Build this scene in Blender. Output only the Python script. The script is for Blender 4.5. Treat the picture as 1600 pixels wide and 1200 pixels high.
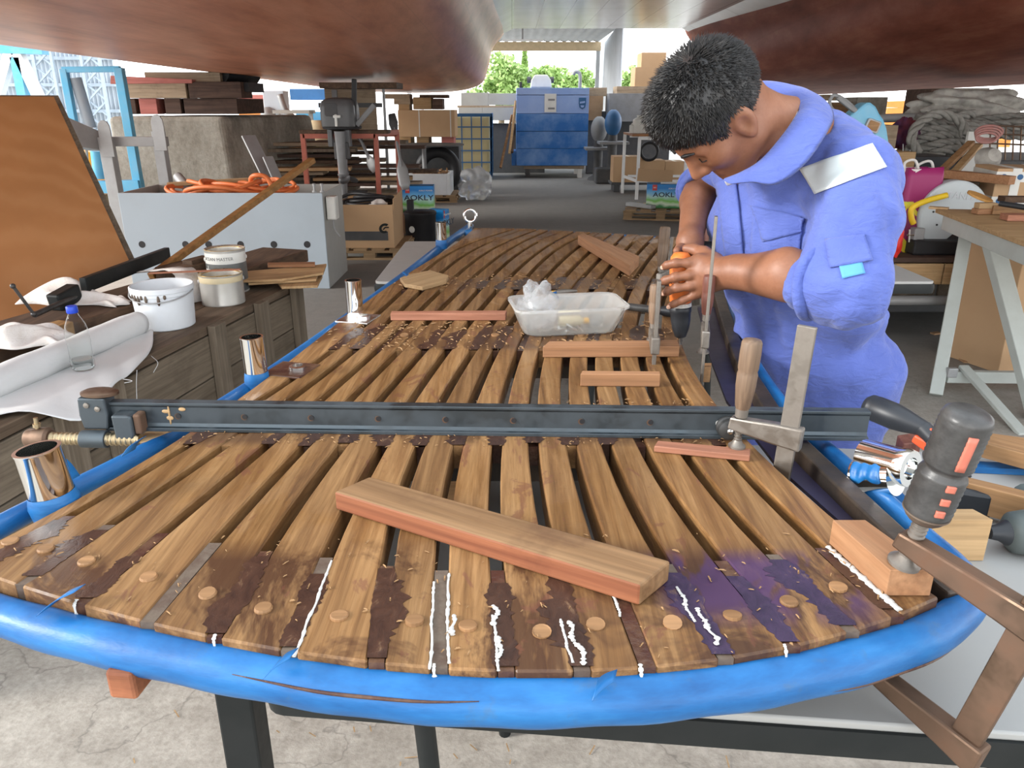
import bpy, bmesh, math, random
import numpy as np
from mathutils import Vector, Matrix, Euler

for _o in list(bpy.data.objects):
    bpy.data.objects.remove(_o)
SC = bpy.context.scene
COL = SC.collection
R = math.radians
PI = math.pi

# ------------------------------------------------------------------ camera
EYE = 1.40
PITCH = 20.0
cam_d = bpy.data.cameras.new('camera')
cam = bpy.data.objects.new('camera', cam_d)
COL.objects.link(cam)
cam.location = (0, 0, EYE)
cam.rotation_euler = (R(90 - PITCH), 0, 0)
cam_d.sensor_width = 36.0
cam_d.lens = 36.0 * 1200 / 1600
cam_d.clip_start = 0.05
cam_d.clip_end = 300
SC.camera = cam

# ------------------------------------------------------------------ view
SC.view_settings.view_transform = 'Standard'
SC.view_settings.look = 'None'
SC.view_settings.gamma = 1
SC.view_settings.use_curve_mapping = False
SC.view_settings.exposure = 0.76

# ------------------------------------------------------------------ sky: bright overcast
world = bpy.data.worlds.new('sky')
SC.world = world
world.use_nodes = True
_nt = world.node_tree
_nt.nodes.clear()
_out = _nt.nodes.new('ShaderNodeOutputWorld')
_bg = _nt.nodes.new('ShaderNodeBackground')
_tc = _nt.nodes.new('ShaderNodeTexCoord')
_sp = _nt.nodes.new('ShaderNodeSeparateXYZ')
_rp = _nt.nodes.new('ShaderNodeValToRGB')
_rp.color_ramp.elements[0].position = 0.0
_rp.color_ramp.elements[0].color = (1.0, 1.0, 1.0, 1)
_rp.color_ramp.elements[1].position = 0.55
_rp.color_ramp.elements[1].color = (0.44, 0.49, 0.54, 1)
_nt.links.new(_tc.outputs['Generated'], _sp.inputs[0])
_nt.links.new(_sp.outputs['Z'], _rp.inputs[0])
_nt.links.new(_rp.outputs[0], _bg.inputs[0])
_bg.inputs[1].default_value = 2.7
_nt.links.new(_bg.outputs[0], _out.inputs[0])
# hazy daylight falling in from behind the camera, over the open yard
sun_d = bpy.data.lights.new('hazy_sun', 'SUN')
sun = bpy.data.objects.new('hazy_sun', sun_d)
COL.objects.link(sun)
sun_d.energy = 2.6
sun_d.angle = R(14)
sun_d.color = (1.0, 0.97, 0.92)
sun.location = (-14, -4, 8)
sun.rotation_euler = Vector((0.92, 0.18, -0.345)).to_track_quat('-Z', 'Y').to_euler()

# ------------------------------------------------------------------ measuring helpers (the lens, as a ruler)
_c, _s = math.cos(R(PITCH)), math.sin(R(PITCH))
def _ray(x, y):
    u = (x - 800) / 1200.0
    v = (600 - y) / 1200.0
    return Vector((u, _c + v * _s, -_s + v * _c))
def P(x, y, z):            # where a sight line meets height z
    r = _ray(x, y)
    t = (z - EYE) / r.z
    return Vector((r.x * t, r.y * t, z))
def D(x, y, d):            # where a sight line meets distance d
    r = _ray(x, y)
    t = d / r.y
    return Vector((r.x * t, d, EYE + r.z * t))

# ------------------------------------------------------------------ materials
MATS = {}
def _base(name, rough=0.6, metal=0.0, spec=0.4):
    m = bpy.data.materials.new(name)
    m.use_nodes = True
    nt = m.node_tree
    b = nt.nodes['Principled BSDF']
    b.inputs['Roughness'].default_value = rough
    b.inputs['Metallic'].default_value = metal
    b.inputs['Specular IOR Level'].default_value = spec
    MATS[name] = m
    return m, nt, b
def N(nt, kind, **kw):
    n = nt.nodes.new('ShaderNode' + kind)
    for k, v in kw.items():
        if k.startswith('i_'):
            key = k[2:]
            key = int(key) if key.isdigit() else key.replace('_', ' ')
            n.inputs[key].default_value = v
        else:
            setattr(n, k, v)
    return n
def ramp(nt, src, stops):
    r = nt.nodes.new('ShaderNodeValToRGB')
    e = r.color_ramp.elements
    while len(e) < len(stops):
        e.new(0.5)
    for el, (p, c) in zip(e, stops):
        el.position = p
        el.color = (c[0], c[1], c[2], 1) if not isinstance(c, (int, float)) else (c, c, c, 1)
    nt.links.new(src, r.inputs[0])
    return r.outputs[0]
def mixc(nt, fac, a, b, mode='MIX'):
    m = nt.nodes.new('ShaderNodeMix')
    m.data_type = 'RGBA'
    m.blend_type = mode
    for inp, v in ((m.inputs[0], fac), (m.inputs[6], a), (m.inputs[7], b)):
        if isinstance(v, (int, float)):
            inp.default_value = v
        elif isinstance(v, (tuple, list)):
            inp.default_value = (v[0], v[1], v[2], 1)
        else:
            nt.links.new(v, inp)
    return m.outputs[2]
def mth(nt, op, a, b=0.0, clamp=False):
    m = nt.nodes.new('ShaderNodeMath')
    m.operation = op
    m.use_clamp = clamp
    for inp, v in ((m.inputs[0], a), (m.inputs[1], b)):
        if isinstance(v, (int, float)):
            inp.default_value = v
        else:
            nt.links.new(v, inp)
    return m.outputs[0]
def coords(nt, scale=(1, 1, 1), rnd=True, loc=(0, 0, 0), rot=(0, 0, 0)):
    tc = nt.nodes.new('ShaderNodeTexCoord')
    mp = nt.nodes.new('ShaderNodeMapping')
    mp.inputs['Scale'].default_value = scale
    mp.inputs['Location'].default_value = loc
    mp.inputs['Rotation'].default_value = rot
    src = tc.outputs['Object']
    if rnd:
        oi = nt.nodes.new('ShaderNodeObjectInfo')
        ml = nt.nodes.new('ShaderNodeVectorMath')
        ml.operation = 'MULTIPLY_ADD'
        nt.links.new(oi.outputs['Random'], ml.inputs[0])
        ml.inputs[1].default_value = (13.0, 7.0, 17.0)
        nt.links.new(src, ml.inputs[2])
        src = ml.outputs[0]
    nt.links.new(src, mp.inputs[0])
    return mp.outputs[0]
def noise(nt, vec, scale, detail=4, rough=0.55, dist=0.0):
    n = nt.nodes.new('ShaderNodeTexNoise')
    n.inputs['Scale'].default_value = scale
    n.inputs['Detail'].default_value = detail
    n.inputs['Roughness'].default_value = rough
    n.inputs['Distortion'].default_value = dist
    nt.links.new(vec, n.inputs['Vector'])
    return n.outputs['Fac']
def bump(nt, b, h, strength=0.3, dist=0.002):
    n = nt.nodes.new('ShaderNodeBump')
    n.inputs['Strength'].default_value = strength
    n.inputs['Distance'].default_value = dist
    nt.links.new(h, n.inputs['Height'])
    nt.links.new(n.outputs[0], b.inputs['Normal'])
def paint(name, col, rough=0.55, metal=0.0, dirt=0.15, dcol=None, scale=8.0, bmp=0.1, spec=0.4):
    """plain coloured surface with worn, slightly blotchy finish"""
    m, nt, b = _base(name, rough, metal, spec)
    v = coords(nt)
    n1 = noise(nt, v, scale, 5, 0.6)
    dc = dcol if dcol else tuple(c * 0.45 for c in col)
    f = ramp(nt, n1, [(0.40, (0, 0, 0)), (0.75, (1, 1, 1))])
    fm = mth(nt, 'MULTIPLY', f, dirt * 2.2, True)
    nt.links.new(mixc(nt, fm, col, dc), b.inputs['Base Color'])
    n2 = noise(nt, v, scale * 3, 3)
    nt.links.new(mth(nt, 'ADD', mth(nt, 'MULTIPLY', n2, 0.22), rough - 0.11, True), b.inputs['Roughness'])
    if bmp:
        bump(nt, b, n2, bmp, 0.003)
    return m
def wood(name, light, dark, axis='Y', scale=1.0, rough=0.6, stain=0.25, scol=None, var=0.25, bmp=0.25):
    """sawn timber with grain along one local axis"""
    m, nt, b = _base(name, rough, 0, 0.3)
    g = {'X': (1.2, 30, 30), 'Y': (30, 1.2, 30), 'Z': (30, 30, 1.2)}[axis]
    v = coords(nt, tuple(q * scale for q in g))
    n1 = noise(nt, v, 1.0, 6, 0.65, 0.4)
    n2 = noise(nt, v, 4.0, 3, 0.6)
    col = ramp(nt, n1, [(0.28, dark), (0.5, tuple((a + d) / 2 for a, d in zip(light, dark))), (0.72, light)])
    fine = ramp(nt, n2, [(0.35, (0.72, 0.72, 0.72)), (0.65, (1.08, 1.08, 1.08))])
    col = mixc(nt, 0.7, col, fine, 'MULTIPLY')
    v2 = coords(nt, (1, 1, 1))
    st = ramp(nt, noise(nt, v2, 7.0, 5, 0.65), [(0.52, (0, 0, 0)), (0.66, (1, 1, 1))])
    col = mixc(nt, mth(nt, 'MULTIPLY', st, stain), col, scol or tuple(d * 0.45 for d in dark))
    oi = nt.nodes.new('ShaderNodeObjectInfo')
    br = mth(nt, 'ADD', mth(nt, 'MULTIPLY', oi.outputs['Random'], var), 1 - var / 2)
    hs = nt.nodes.new('ShaderNodeHueSaturation')
    nt.links.new(col, hs.inputs['Color'])
    nt.links.new(br, hs.inputs['Value'])
    nt.links.new(hs.outputs[0], b.inputs['Base Color'])
    if bmp:
        bump(nt, b, n1, bmp, 0.002)
    return m
def metal(name, col, rough=0.25, dirt=0.0, dcol=(0.1, 0.06, 0.04), scale=14, bmp=0.0):
    m, nt, b = _base(name, rough, 1.0, 0.5)
    v = coords(nt)
    n1 = noise(nt, v, scale, 5, 0.65)
    f = ramp(nt, n1, [(0.42, (0, 0, 0)), (0.68, (1, 1, 1))])
    fm = mth(nt, 'MULTIPLY', f, dirt)
    nt.links.new(mixc(nt, fm, col, dcol), b.inputs['Base Color'])
    nt.links.new(mth(nt, 'SUBTRACT', 1.0, fm), b.inputs['Metallic'])
    nt.links.new(mth(nt, 'ADD', mth(nt, 'MULTIPLY', fm, 0.5), rough, True), b.inputs['Roughness'])
    if bmp:
        bump(nt, b, n1, bmp, 0.002)
    return m
def glass(name, col=(1, 1, 1), rough=0.05, alpha=None, trans=1.0, ior=1.4):
    m, nt, b = _base(name, rough)
    b.inputs['Base Color'].default_value = (*col, 1)
    b.inputs['Transmission Weight'].default_value = trans
    b.inputs['IOR'].default_value = ior
    if alpha is not None:
        b.inputs['Alpha'].default_value = alpha
    return m

# ------------------------------------------------------------------ mesh builder
class MB:
    def __init__(self):
        self.v = []
        self.f = []
    def add(self, vs, fs):
        o = len(self.v)
        self.v.extend([tuple(p) for p in vs])
        self.f.extend([tuple(i + o for i in f) for f in fs])
        return self
    def hexa(self, p):       # 8 points: bottom ring then top ring
        return self.add(p, [(3, 2, 1, 0), (4, 5, 6, 7), (0, 1, 5, 4), (1, 2, 6, 5), (2, 3, 7, 6), (3, 0, 4, 7)])
    def box(self, c, s, rz=0.0, M=None):
        x, y, z = s[0] / 2, s[1] / 2, s[2] / 2
        pts = [(-x, -y, -z), (x, -y, -z), (x, y, -z), (-x, y, -z), (-x, -y, z), (x, -y, z), (x, y, z), (-x, y, z)]
        T = Matrix.Translation(c) @ (M if M is not None else Matrix.Rotation(rz, 4, 'Z'))
        return self.hexa([T @ Vector(p) for p in pts])
    def beam(self, a, b, w, h, up=(0, 0, 1), w2=None, h2=None):
        a, b = Vector(a), Vector(b)
        d = (b - a).normalized()
        u = Vector(up)
        if abs(d.dot(u.normalized())) > 0.99:
            u = Vector((0, 1, 0))
        sd = d.cross(u).normalized()
        u = sd.cross(d).normalized()
        w2, h2 = w2 or w, h2 or h
        ring = lambda p, ww, hh: [p - sd * ww / 2 - u * hh / 2, p + sd * ww / 2 - u * hh / 2, p + sd * ww / 2 + u * hh / 2, p - sd * ww / 2 + u * hh / 2]
        return self.hexa(ring(a, w, h)[::-1] + ring(b, w2, h2)[::-1])
    def rings(self, rs, cap=True, closed=True):
        n = len(rs[0])
        o = len(self.v)
        for r in rs:
            self.v.extend([tuple(p) for p in r])
        m = n if closed else n - 1
        for i in range(len(rs) - 1):
            for j in range(m):
                k = (j + 1) % n
                self.f.append((o + i * n + j, o + i * n + k, o + (i + 1) * n + k, o + (i + 1) * n + j))
        if cap:
            self.f.append(tuple(o + j for j in range(n))[::-1])
            self.f.append(tuple(o + (len(rs) - 1) * n + j for j in range(n)))
        return self
    def cyl(self, a, b, r, r2=None, n=16, cap=True):
        return self.tube([a, b], [r, r if r2 is None else r2], n, cap)
    def tube(self, pts, r, n=10, cap=True, closed=False, flat=None, up=None):
        pts = [Vector(p) for p in pts]
        k = len(pts)
        rr = r if isinstance(r, (list, tuple)) else [r] * k
        rs = []
        prev = None
        for i, p in enumerate(pts):
            if closed:
                t = pts[(i + 1) % k] - pts[i - 1]
            else:
                t = pts[min(i + 1, k - 1)] - pts[max(i - 1, 0)]
            t = t.normalized() if t.length > 1e-9 else Vector((0, 0, 1))
            if prev is None:
                a = Vector(up) if up else (Vector((0, 0, 1)) if abs(t.z) < 0.9 else Vector((1, 0, 0)))
                prev = (a - t * a.dot(t)).normalized()
            else:
                q = prev - t * prev.dot(t)
                prev = q.normalized() if q.length > 1e-6 else prev
            bi = t.cross(prev)
            fl = flat if flat else 1.0
            rs.append([p + prev * (math.cos(2 * PI * j / n) * rr[i]) + bi * (math.sin(2 * PI * j / n) * rr[i] * fl) for j in range(n)])
        if closed:
            rs.append(rs[0])
            return self.rings(rs, False)
        return self.rings(rs, cap)
    def lathe(self, prof, n=24, M=None, cap=True, arc=2 * PI):
        M = M or Matrix.Identity(4)
        rs = []
        for (r, z) in prof:
            rs.append([M @ Vector((r * math.cos(2 * PI * j / n), r * math.sin(2 * PI * j / n), z)) for j in range(n)])
        return self.rings(rs, cap)
    def prism(self, poly, h0, h1, M=None):
        M = M or Matrix.Identity(4)
        n = len(poly)
        return self.rings([[M @ Vector((x, y, h0)) for x, y in poly], [M @ Vector((x, y, h1)) for x, y in poly]])
    def ball(self, c, r, n=12, M=None):
        if isinstance(r, (int, float)):
            r = (r, r, r)
        T = Matrix.Translation(c) @ (M or Matrix.Identity(4))
        rs = []
        for i in range(1, n):
            a = PI * i / n
            rs.append([T @ Vector((r[0] * math.sin(a) * math.cos(2 * PI * j / (2 * n)), r[1] * math.sin(a) * math.sin(2 * PI * j / (2 * n)), -r[2] * math.cos(a))) for j in range(2 * n)])
        return self.rings(rs)
    def grid(self, fn, nu, nv, thick=0.0):
        top = [[Vector(fn(i / nu, j / nv)) for j in range(nv + 1)] for i in range(nu + 1)]
        o = len(self.v)
        w = nv + 1
        for row in top:
            self.v.extend([tuple(p) for p in row])
        for i in range(nu):
            for j in range(nv):
                self.f.append((o + i * w + j, o + (i + 1) * w + j, o + (i + 1) * w + j + 1, o + i * w + j + 1))
        return self
    def mesh(self, name):
        me = bpy.data.meshes.new(name)
        me.from_pydata(self.v, [], self.f)
        me.validate()
        bm = bmesh.new()
        bm.from_mesh(me)
        bmesh.ops.recalc_face_normals(bm, faces=bm.faces)
        bm.to_mesh(me)
        bm.free()
        return me

def tag(o, label=None, cat=None, group=None, kind=None):
    if label: o['label'] = label
    if cat: o['category'] = cat
    if group: o['group'] = group
    if kind: o['kind'] = kind
    return o
def thing(name, label, cat, loc=(0, 0, 0), rz=0.0, group=None, rot=None):
    o = bpy.data.objects.new(name, None)
    o.empty_display_size = 0.05
    COL.objects.link(o)
    o.location = loc
    o.rotation_euler = rot if rot else (0, 0, rz)
    return tag(o, label, cat, group)
def obj(name, mb, mat, parent=None, smooth=None, bevel=0.0, label=None, cat=None, group=None, kind=None, solid=0.0, sub=0, world=False, seg=2):
    """link one mesh object; smooth: angle in degrees; top-level meshes get their origin at their base"""
    me = mb.mesh(name) if isinstance(mb, MB) else mb
    mats = mat if isinstance(mat, (list, tuple)) else [mat]
    for m in mats:
        me.materials.append(MATS[m] if isinstance(m, str) else m)
    o = bpy.data.objects.new(name, me)
    COL.objects.link(o)
    if parent is not None:
        o.parent = parent
        if world:
            T = parent.matrix_basis.copy()
            q = parent.parent
            while q is not None:
                T = q.matrix_basis @ T
                q = q.parent
            me.transform(T.inverted())
    elif kind != 'structure' and len(me.vertices):
        co = np.empty(len(me.vertices) * 3)
        me.vertices.foreach_get('co', co)
        co = co.reshape(-1, 3)
        lo, hi = co.min(0), co.max(0)
        b = Vector(((lo[0] + hi[0]) / 2, (lo[1] + hi[1]) / 2, lo[2]))
        me.transform(Matrix.Translation(-b))
        o.location = b
    if solid:
        md = o.modifiers.new('solid', 'SOLIDIFY'); md.thickness = abs(solid); md.offset = 0 if solid > 0 else -1
    if bevel:
        md = o.modifiers.new('bevel', 'BEVEL'); md.width = bevel; md.segments = seg; md.limit_method = 'ANGLE'; md.angle_limit = R(35)
        md.harden_normals = False
    if sub:
        md = o.modifiers.new('sub', 'SUBSURF'); md.levels = sub; md.render_levels = sub
    if smooth:
        for p in me.polygons:
            p.use_smooth = True
        if smooth < 170:
            me.set_sharp_from_angle(angle=R(smooth))
    return tag(o, label, cat, group, kind)
def dup(root, loc=None, rz=None, label=None, group=None, rot=None, scale=None):
    r = root.copy(); COL.objects.link(r)
    if loc is not None: r.location = loc
    if rz is not None: r.rotation_euler = (0, 0, rz)
    if rot is not None: r.rotation_euler = rot
    if scale is not None: r.scale = (scale,) * 3 if isinstance(scale, (int, float)) else scale
    if label: r['label'] = label
    if group: r['group'] = group
    for ch in list(root.children):
        c = ch.copy(); COL.objects.link(c); c.parent = r
        for g in list(ch.children):
            d = g.copy(); COL.objects.link(d); d.parent = c
    return r
def text_mesh(body, size, M, depth=0.002, bold=False, shear=0.0, sx=1.0):
    """lettering as mesh geometry lying in the XY plane of M, centred"""
    cu = bpy.data.curves.new('lettering', 'FONT')
    cu.body = body
    cu.size = size
    cu.extrude = depth
    cu.align_x = 'CENTER'; cu.align_y = 'CENTER'
    cu.resolution_u = 3
    cu.shear = shear
    if bold: cu.offset = size * 0.02
    t = bpy.data.objects.new('lettering', cu)
    COL.objects.link(t)
    bpy.context.view_layer.update()
    me = bpy.data.meshes.new_from_object(t)
    bpy.data.objects.remove(t)
    me.transform(M @ Matrix.Diagonal((sx, 1, 1, 1)))
    return me
def lerp(a, b, t): return a + (b - a) * t
def interp(pts, t):
    """piecewise linear through (t, value...) rows"""
    if t <= pts[0][0]: return pts[0][1:]
    for p, q in zip(pts, pts[1:]):
        if t <= q[0]:
            k = (t - p[0]) / (q[0] - p[0])
            return tuple(lerp(a, b, k) for a, b in zip(p[1:], q[1:]))
    return pts[-1][1:]
def catmull(pts, n=8, closed=False):
    pts = [Vector(p) for p in pts]
    out = []
    k = len(pts)
    rng = k if closed else k - 1
    for i in range(rng):
        p1, p2 = pts[i], pts[(i + 1) % k]
        p0 = pts[i - 1] if (i > 0 or closed) else p1 * 2 - p2
        p3 = pts[(i + 2) % k] if (i + 2 < k or closed) else p2 * 2 - p1
        for j in range(n):
            t = j / n
            out.append(0.5 * ((2 * p1) + (p2 - p0) * t + (2 * p0 - 5 * p1 + 4 * p2 - p3) * t * t + (3 * p1 - p0 - 3 * p2 + p3) * t ** 3))
    if not closed:
        out.append(pts[-1])
    return out
rnd = random.Random(7)
# ================================================================== materials of the place
def mat_floor():
    m, nt, b = _base('concrete_floor', 0.85, 0, 0.25)
    v = coords(nt, rnd=False)
    n1 = noise(nt, v, 0.55, 5, 0.6)
    n2 = noise(nt, v, 9.0, 6, 0.7)
    n3 = noise(nt, v, 60.0, 4, 0.7)
    c = ramp(nt, n1, [(0.3, (0.36, 0.325, 0.28)), (0.55, (0.46, 0.42, 0.365)), (0.75, (0.54, 0.495, 0.435))])
    c = mixc(nt, 0.75, c, ramp(nt, n2, [(0.3, (0.62, 0.60, 0.58)), (0.62, (1.05, 1.05, 1.05))]), 'MULTIPLY')
    c = mixc(nt, 0.55, c, ramp(nt, n3, [(0.35, (0.7, 0.69, 0.67)), (0.6, (1.1, 1.1, 1.1))]), 'MULTIPLY')
    vo = N(nt, 'TexVoronoi', feature='DISTANCE_TO_EDGE')
    vd = nt.nodes.new('ShaderNodeVectorMath'); vd.operation = 'ADD'
    nn = nt.nodes.new('ShaderNodeTexNoise'); nn.inputs['Scale'].default_value = 3.0; nn.inputs['Detail'].default_value = 5
    nt.links.new(v, nn.inputs['Vector']); nt.links.new(v, vd.inputs[0]); nt.links.new(nn.outputs['Color'], vd.inputs[1])
    nt.links.new(vd.outputs[0], vo.inputs['Vector']); vo.inputs['Scale'].default_value = 0.9
    cr = ramp(nt, vo.outputs['Distance'], [(0.0, (1, 1, 1)), (0.006, (0, 0, 0))])
    c = mixc(nt, mth(nt, 'MULTIPLY', cr, 0.45), c, (0.10, 0.09, 0.08))
    # darker workshop floor further in, along the aisle
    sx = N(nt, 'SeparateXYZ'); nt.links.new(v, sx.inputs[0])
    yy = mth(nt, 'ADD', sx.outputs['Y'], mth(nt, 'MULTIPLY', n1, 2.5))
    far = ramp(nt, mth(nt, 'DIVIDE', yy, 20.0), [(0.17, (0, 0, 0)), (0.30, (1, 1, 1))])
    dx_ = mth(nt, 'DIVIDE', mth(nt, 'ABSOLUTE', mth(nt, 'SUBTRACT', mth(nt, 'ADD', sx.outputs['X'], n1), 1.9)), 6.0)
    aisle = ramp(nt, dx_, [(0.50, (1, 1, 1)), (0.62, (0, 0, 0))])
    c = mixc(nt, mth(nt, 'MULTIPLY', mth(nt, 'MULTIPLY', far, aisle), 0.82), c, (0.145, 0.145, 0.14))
    # yard beyond the hulls, colour lightened to bounce light up under them
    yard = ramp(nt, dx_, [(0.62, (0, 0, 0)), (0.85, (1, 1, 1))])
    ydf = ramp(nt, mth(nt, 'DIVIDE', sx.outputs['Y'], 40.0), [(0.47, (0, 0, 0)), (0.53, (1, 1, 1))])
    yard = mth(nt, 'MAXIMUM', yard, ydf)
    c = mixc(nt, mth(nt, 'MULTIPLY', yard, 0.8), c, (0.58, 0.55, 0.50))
    nt.links.new(c, b.inputs['Base Color'])
    bump(nt, b, n3, 0.35, 0.004)
mat_floor()
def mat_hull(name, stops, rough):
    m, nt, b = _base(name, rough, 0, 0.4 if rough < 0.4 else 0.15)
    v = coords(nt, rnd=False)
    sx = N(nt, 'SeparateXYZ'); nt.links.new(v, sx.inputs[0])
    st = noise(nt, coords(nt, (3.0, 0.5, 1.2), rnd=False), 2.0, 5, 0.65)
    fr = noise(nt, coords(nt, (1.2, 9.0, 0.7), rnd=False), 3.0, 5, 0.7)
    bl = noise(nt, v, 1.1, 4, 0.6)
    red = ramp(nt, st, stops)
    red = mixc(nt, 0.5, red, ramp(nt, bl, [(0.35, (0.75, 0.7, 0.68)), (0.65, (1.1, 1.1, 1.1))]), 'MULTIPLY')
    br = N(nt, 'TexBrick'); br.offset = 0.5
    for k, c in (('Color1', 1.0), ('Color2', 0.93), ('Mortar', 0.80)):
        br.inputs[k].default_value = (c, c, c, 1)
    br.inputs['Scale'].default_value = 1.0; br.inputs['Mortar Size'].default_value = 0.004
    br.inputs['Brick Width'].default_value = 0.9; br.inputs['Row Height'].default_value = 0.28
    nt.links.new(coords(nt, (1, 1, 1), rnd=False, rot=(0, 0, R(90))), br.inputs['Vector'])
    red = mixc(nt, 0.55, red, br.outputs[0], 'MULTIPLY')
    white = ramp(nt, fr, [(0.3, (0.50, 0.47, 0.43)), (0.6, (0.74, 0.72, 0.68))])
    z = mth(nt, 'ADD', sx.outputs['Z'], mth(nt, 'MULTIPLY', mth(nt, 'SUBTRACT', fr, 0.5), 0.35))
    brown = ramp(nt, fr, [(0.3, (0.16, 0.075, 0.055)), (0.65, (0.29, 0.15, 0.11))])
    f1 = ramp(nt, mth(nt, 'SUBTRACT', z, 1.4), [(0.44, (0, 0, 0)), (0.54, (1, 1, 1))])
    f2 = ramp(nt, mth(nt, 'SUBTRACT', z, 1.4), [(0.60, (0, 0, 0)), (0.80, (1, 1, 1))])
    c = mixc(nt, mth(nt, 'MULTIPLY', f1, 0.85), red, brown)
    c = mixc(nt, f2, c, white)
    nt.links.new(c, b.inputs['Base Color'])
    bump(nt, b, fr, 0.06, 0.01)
mat_hull('hull_red_lit', [(0.3, (0.44, 0.165, 0.090)), (0.5, (0.62, 0.265, 0.155)), (0.72, (0.74, 0.36, 0.23))], 0.36)  # hull red lightened to orange, standing for light bounced up from below
mat_hull('hull_red', [(0.3, (0.20, 0.060, 0.038)), (0.5, (0.30, 0.095, 0.060)), (0.72, (0.42, 0.165, 0.105))], 0.58)
paint('bridge_white', (0.78, 0.77, 0.74), 0.45, 0, 0.12, (0.6, 0.57, 0.52), 0.8, 0.0)
def mat_bridge():
    m, nt, b = _base('bridge_panels', 0.22, 0, 0.6)
    v = coords(nt, rnd=False)
    br = N(nt, 'TexBrick'); br.offset = 0.0
    br.inputs['Color1'].default_value = (0.92, 0.91, 0.88, 1); br.inputs['Color2'].default_value = (0.89, 0.88, 0.85, 1)
    br.inputs['Mortar'].default_value = (0.50, 0.47, 0.44, 1)
    br.inputs['Scale'].default_value = 1.0; br.inputs['Mortar Size'].default_value = 0.008
    br.inputs['Brick Width'].default_value = 0.42; br.inputs['Row Height'].default_value = 2.4
    nt.links.new(v, br.inputs['Vector'])
    n1 = noise(nt, v, 1.6, 5)
    c = mixc(nt, 0.6, br.outputs[0], ramp(nt, n1, [(0.35, (0.82, 0.8, 0.78)), (0.65, (1.05, 1.05, 1.05))]), 'MULTIPLY')
    nt.links.new(c, b.inputs['Base Color'])
mat_bridge()
paint('steel_sheet', (0.50, 0.52, 0.54), 0.5, 0, 0.2, (0.3, 0.3, 0.3), 1.2, 0.05)
paint('cream_beam', (0.62, 0.48, 0.30), 0.6)
paint('shed_grey', (0.52, 0.58, 0.64), 0.6, 0, 0.15, (0.40, 0.45, 0.5), 0.6, 0.05)
paint('truss_grey', (0.36, 0.43, 0.50), 0.5)
paint('white_paint', (0.82, 0.83, 0.82), 0.5, 0, 0.12, (0.5, 0.48, 0.44))
paint('sky_blue_paint', (0.10, 0.42, 0.66), 0.45, 0, 0.18, (0.3, 0.42, 0.5))
paint('red_paint', (0.62, 0.06, 0.05), 0.5)
paint('yellow_paint', (0.80, 0.42, 0.04), 0.5)
paint('orange_paint', (0.72, 0.26, 0.05), 0.5, 0, 0.12)
paint('rust_red_paint', (0.40, 0.11, 0.07), 0.55, 0, 0.25, (0.2, 0.06, 0.04))
paint('black_rubber', (0.012, 0.012, 0.014), 0.55, 0, 0.1, (0.05, 0.045, 0.04))
paint('dark_grey', (0.06, 0.062, 0.065), 0.6, 0, 0.2, (0.12, 0.11, 0.1))
paint('mid_grey', (0.23, 0.235, 0.24), 0.6, 0, 0.2, (0.14, 0.13, 0.12))
paint('cardboard', (0.50, 0.33, 0.19), 0.85, 0, 0.12, (0.38, 0.24, 0.13), 4, 0.05, 0.15)
paint('cardboard_old', (0.40, 0.25, 0.14), 0.85, 0, 0.25, (0.25, 0.15, 0.08), 4, 0.05, 0.15)
paint('trunk_bark', (0.16, 0.12, 0.08), 0.9)
def mat_leaf():
    m, nt, b = _base('leaves', 0.6, 0, 0.3)
    v = coords(nt)
    c = ramp(nt, noise(nt, v, 1.7, 4), [(0.3, (0.22, 0.36, 0.09)), (0.55, (0.40, 0.56, 0.20)), (0.75, (0.60, 0.72, 0.36))])
    nt.links.new(c, b.inputs['Base Color'])
mat_leaf()

# ================================================================== setting
mb = MB()
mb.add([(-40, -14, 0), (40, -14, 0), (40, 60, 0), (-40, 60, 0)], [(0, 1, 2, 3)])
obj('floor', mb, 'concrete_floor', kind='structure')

# two hulls of a catamaran on blocks, joined by the bridge deck: they roof the place
def hull_mesh(sign, cx, near, far):
    mb = MB()
    ys = [1.5, 2.2, 3, 4, 5, 6, 7, 8, 10, 12, 13.5, 14.6, 15.2]
    rs = []
    for y in ys:
        t = max(0, min(1, (y - 4) / 10.0))
        sec = []
        for (xa, za), (xb, zb) in zip(near, far):
            sec.append(Vector((cx + sign * lerp(xa, xb, t), y, lerp(za, zb, t))))
        ring = catmull(sec, 5)
        rs.append(ring)
    mb.rings(rs, False, False)
    mb.f.append(tuple(range(len(mb.v) - len(rs[-1]), len(mb.v))))
    return mb
# half-sections from the inboard top, round the bilge, to the outboard side: (distance from the tunnel's middle, height)
near_sec = [(1.75, 3.3), (1.80, 2.68), (1.92, 2.36), (2.25, 2.06), (2.85, 1.86), (3.6, 1.77), (4.4, 1.76), (5.4, 1.88), (6.4, 2.2), (7.2, 2.9), (7.4, 4.2)]
far_sec = [(1.50, 3.3), (1.62, 2.68), (1.86, 2.36), (1.95, 2.02), (2.12, 1.74), (2.8, 1.62), (4.2, 1.64), (5.3, 1.80), (6.3, 2.15), (7.1, 2.9), (7.3, 4.2)]
o = obj('hull', hull_mesh(-1, 1.5, near_sec, far_sec), 'hull_red_lit', smooth=170, solid=0.03,
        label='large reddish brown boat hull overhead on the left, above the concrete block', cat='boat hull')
n2 = [(a, z - 0.09 * max(0, min(1, (a - 2.4) / 1.5))) for a, z in near_sec]
f2 = [(a, z - 0.05 * max(0, min(1, (a - 2.4) / 1.5))) for a, z in far_sec]
n2 = [(a + 0.15 if i < 3 else a, z) for i, (a, z) in enumerate(n2)]
o = obj('hull', hull_mesh(1, 1.5, n2, f2), 'hull_red', smooth=170, solid=0.03,
        label='dark red boat hull overhead on the right, above the coiled ropes', cat='boat hull')
mb = MB()
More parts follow.
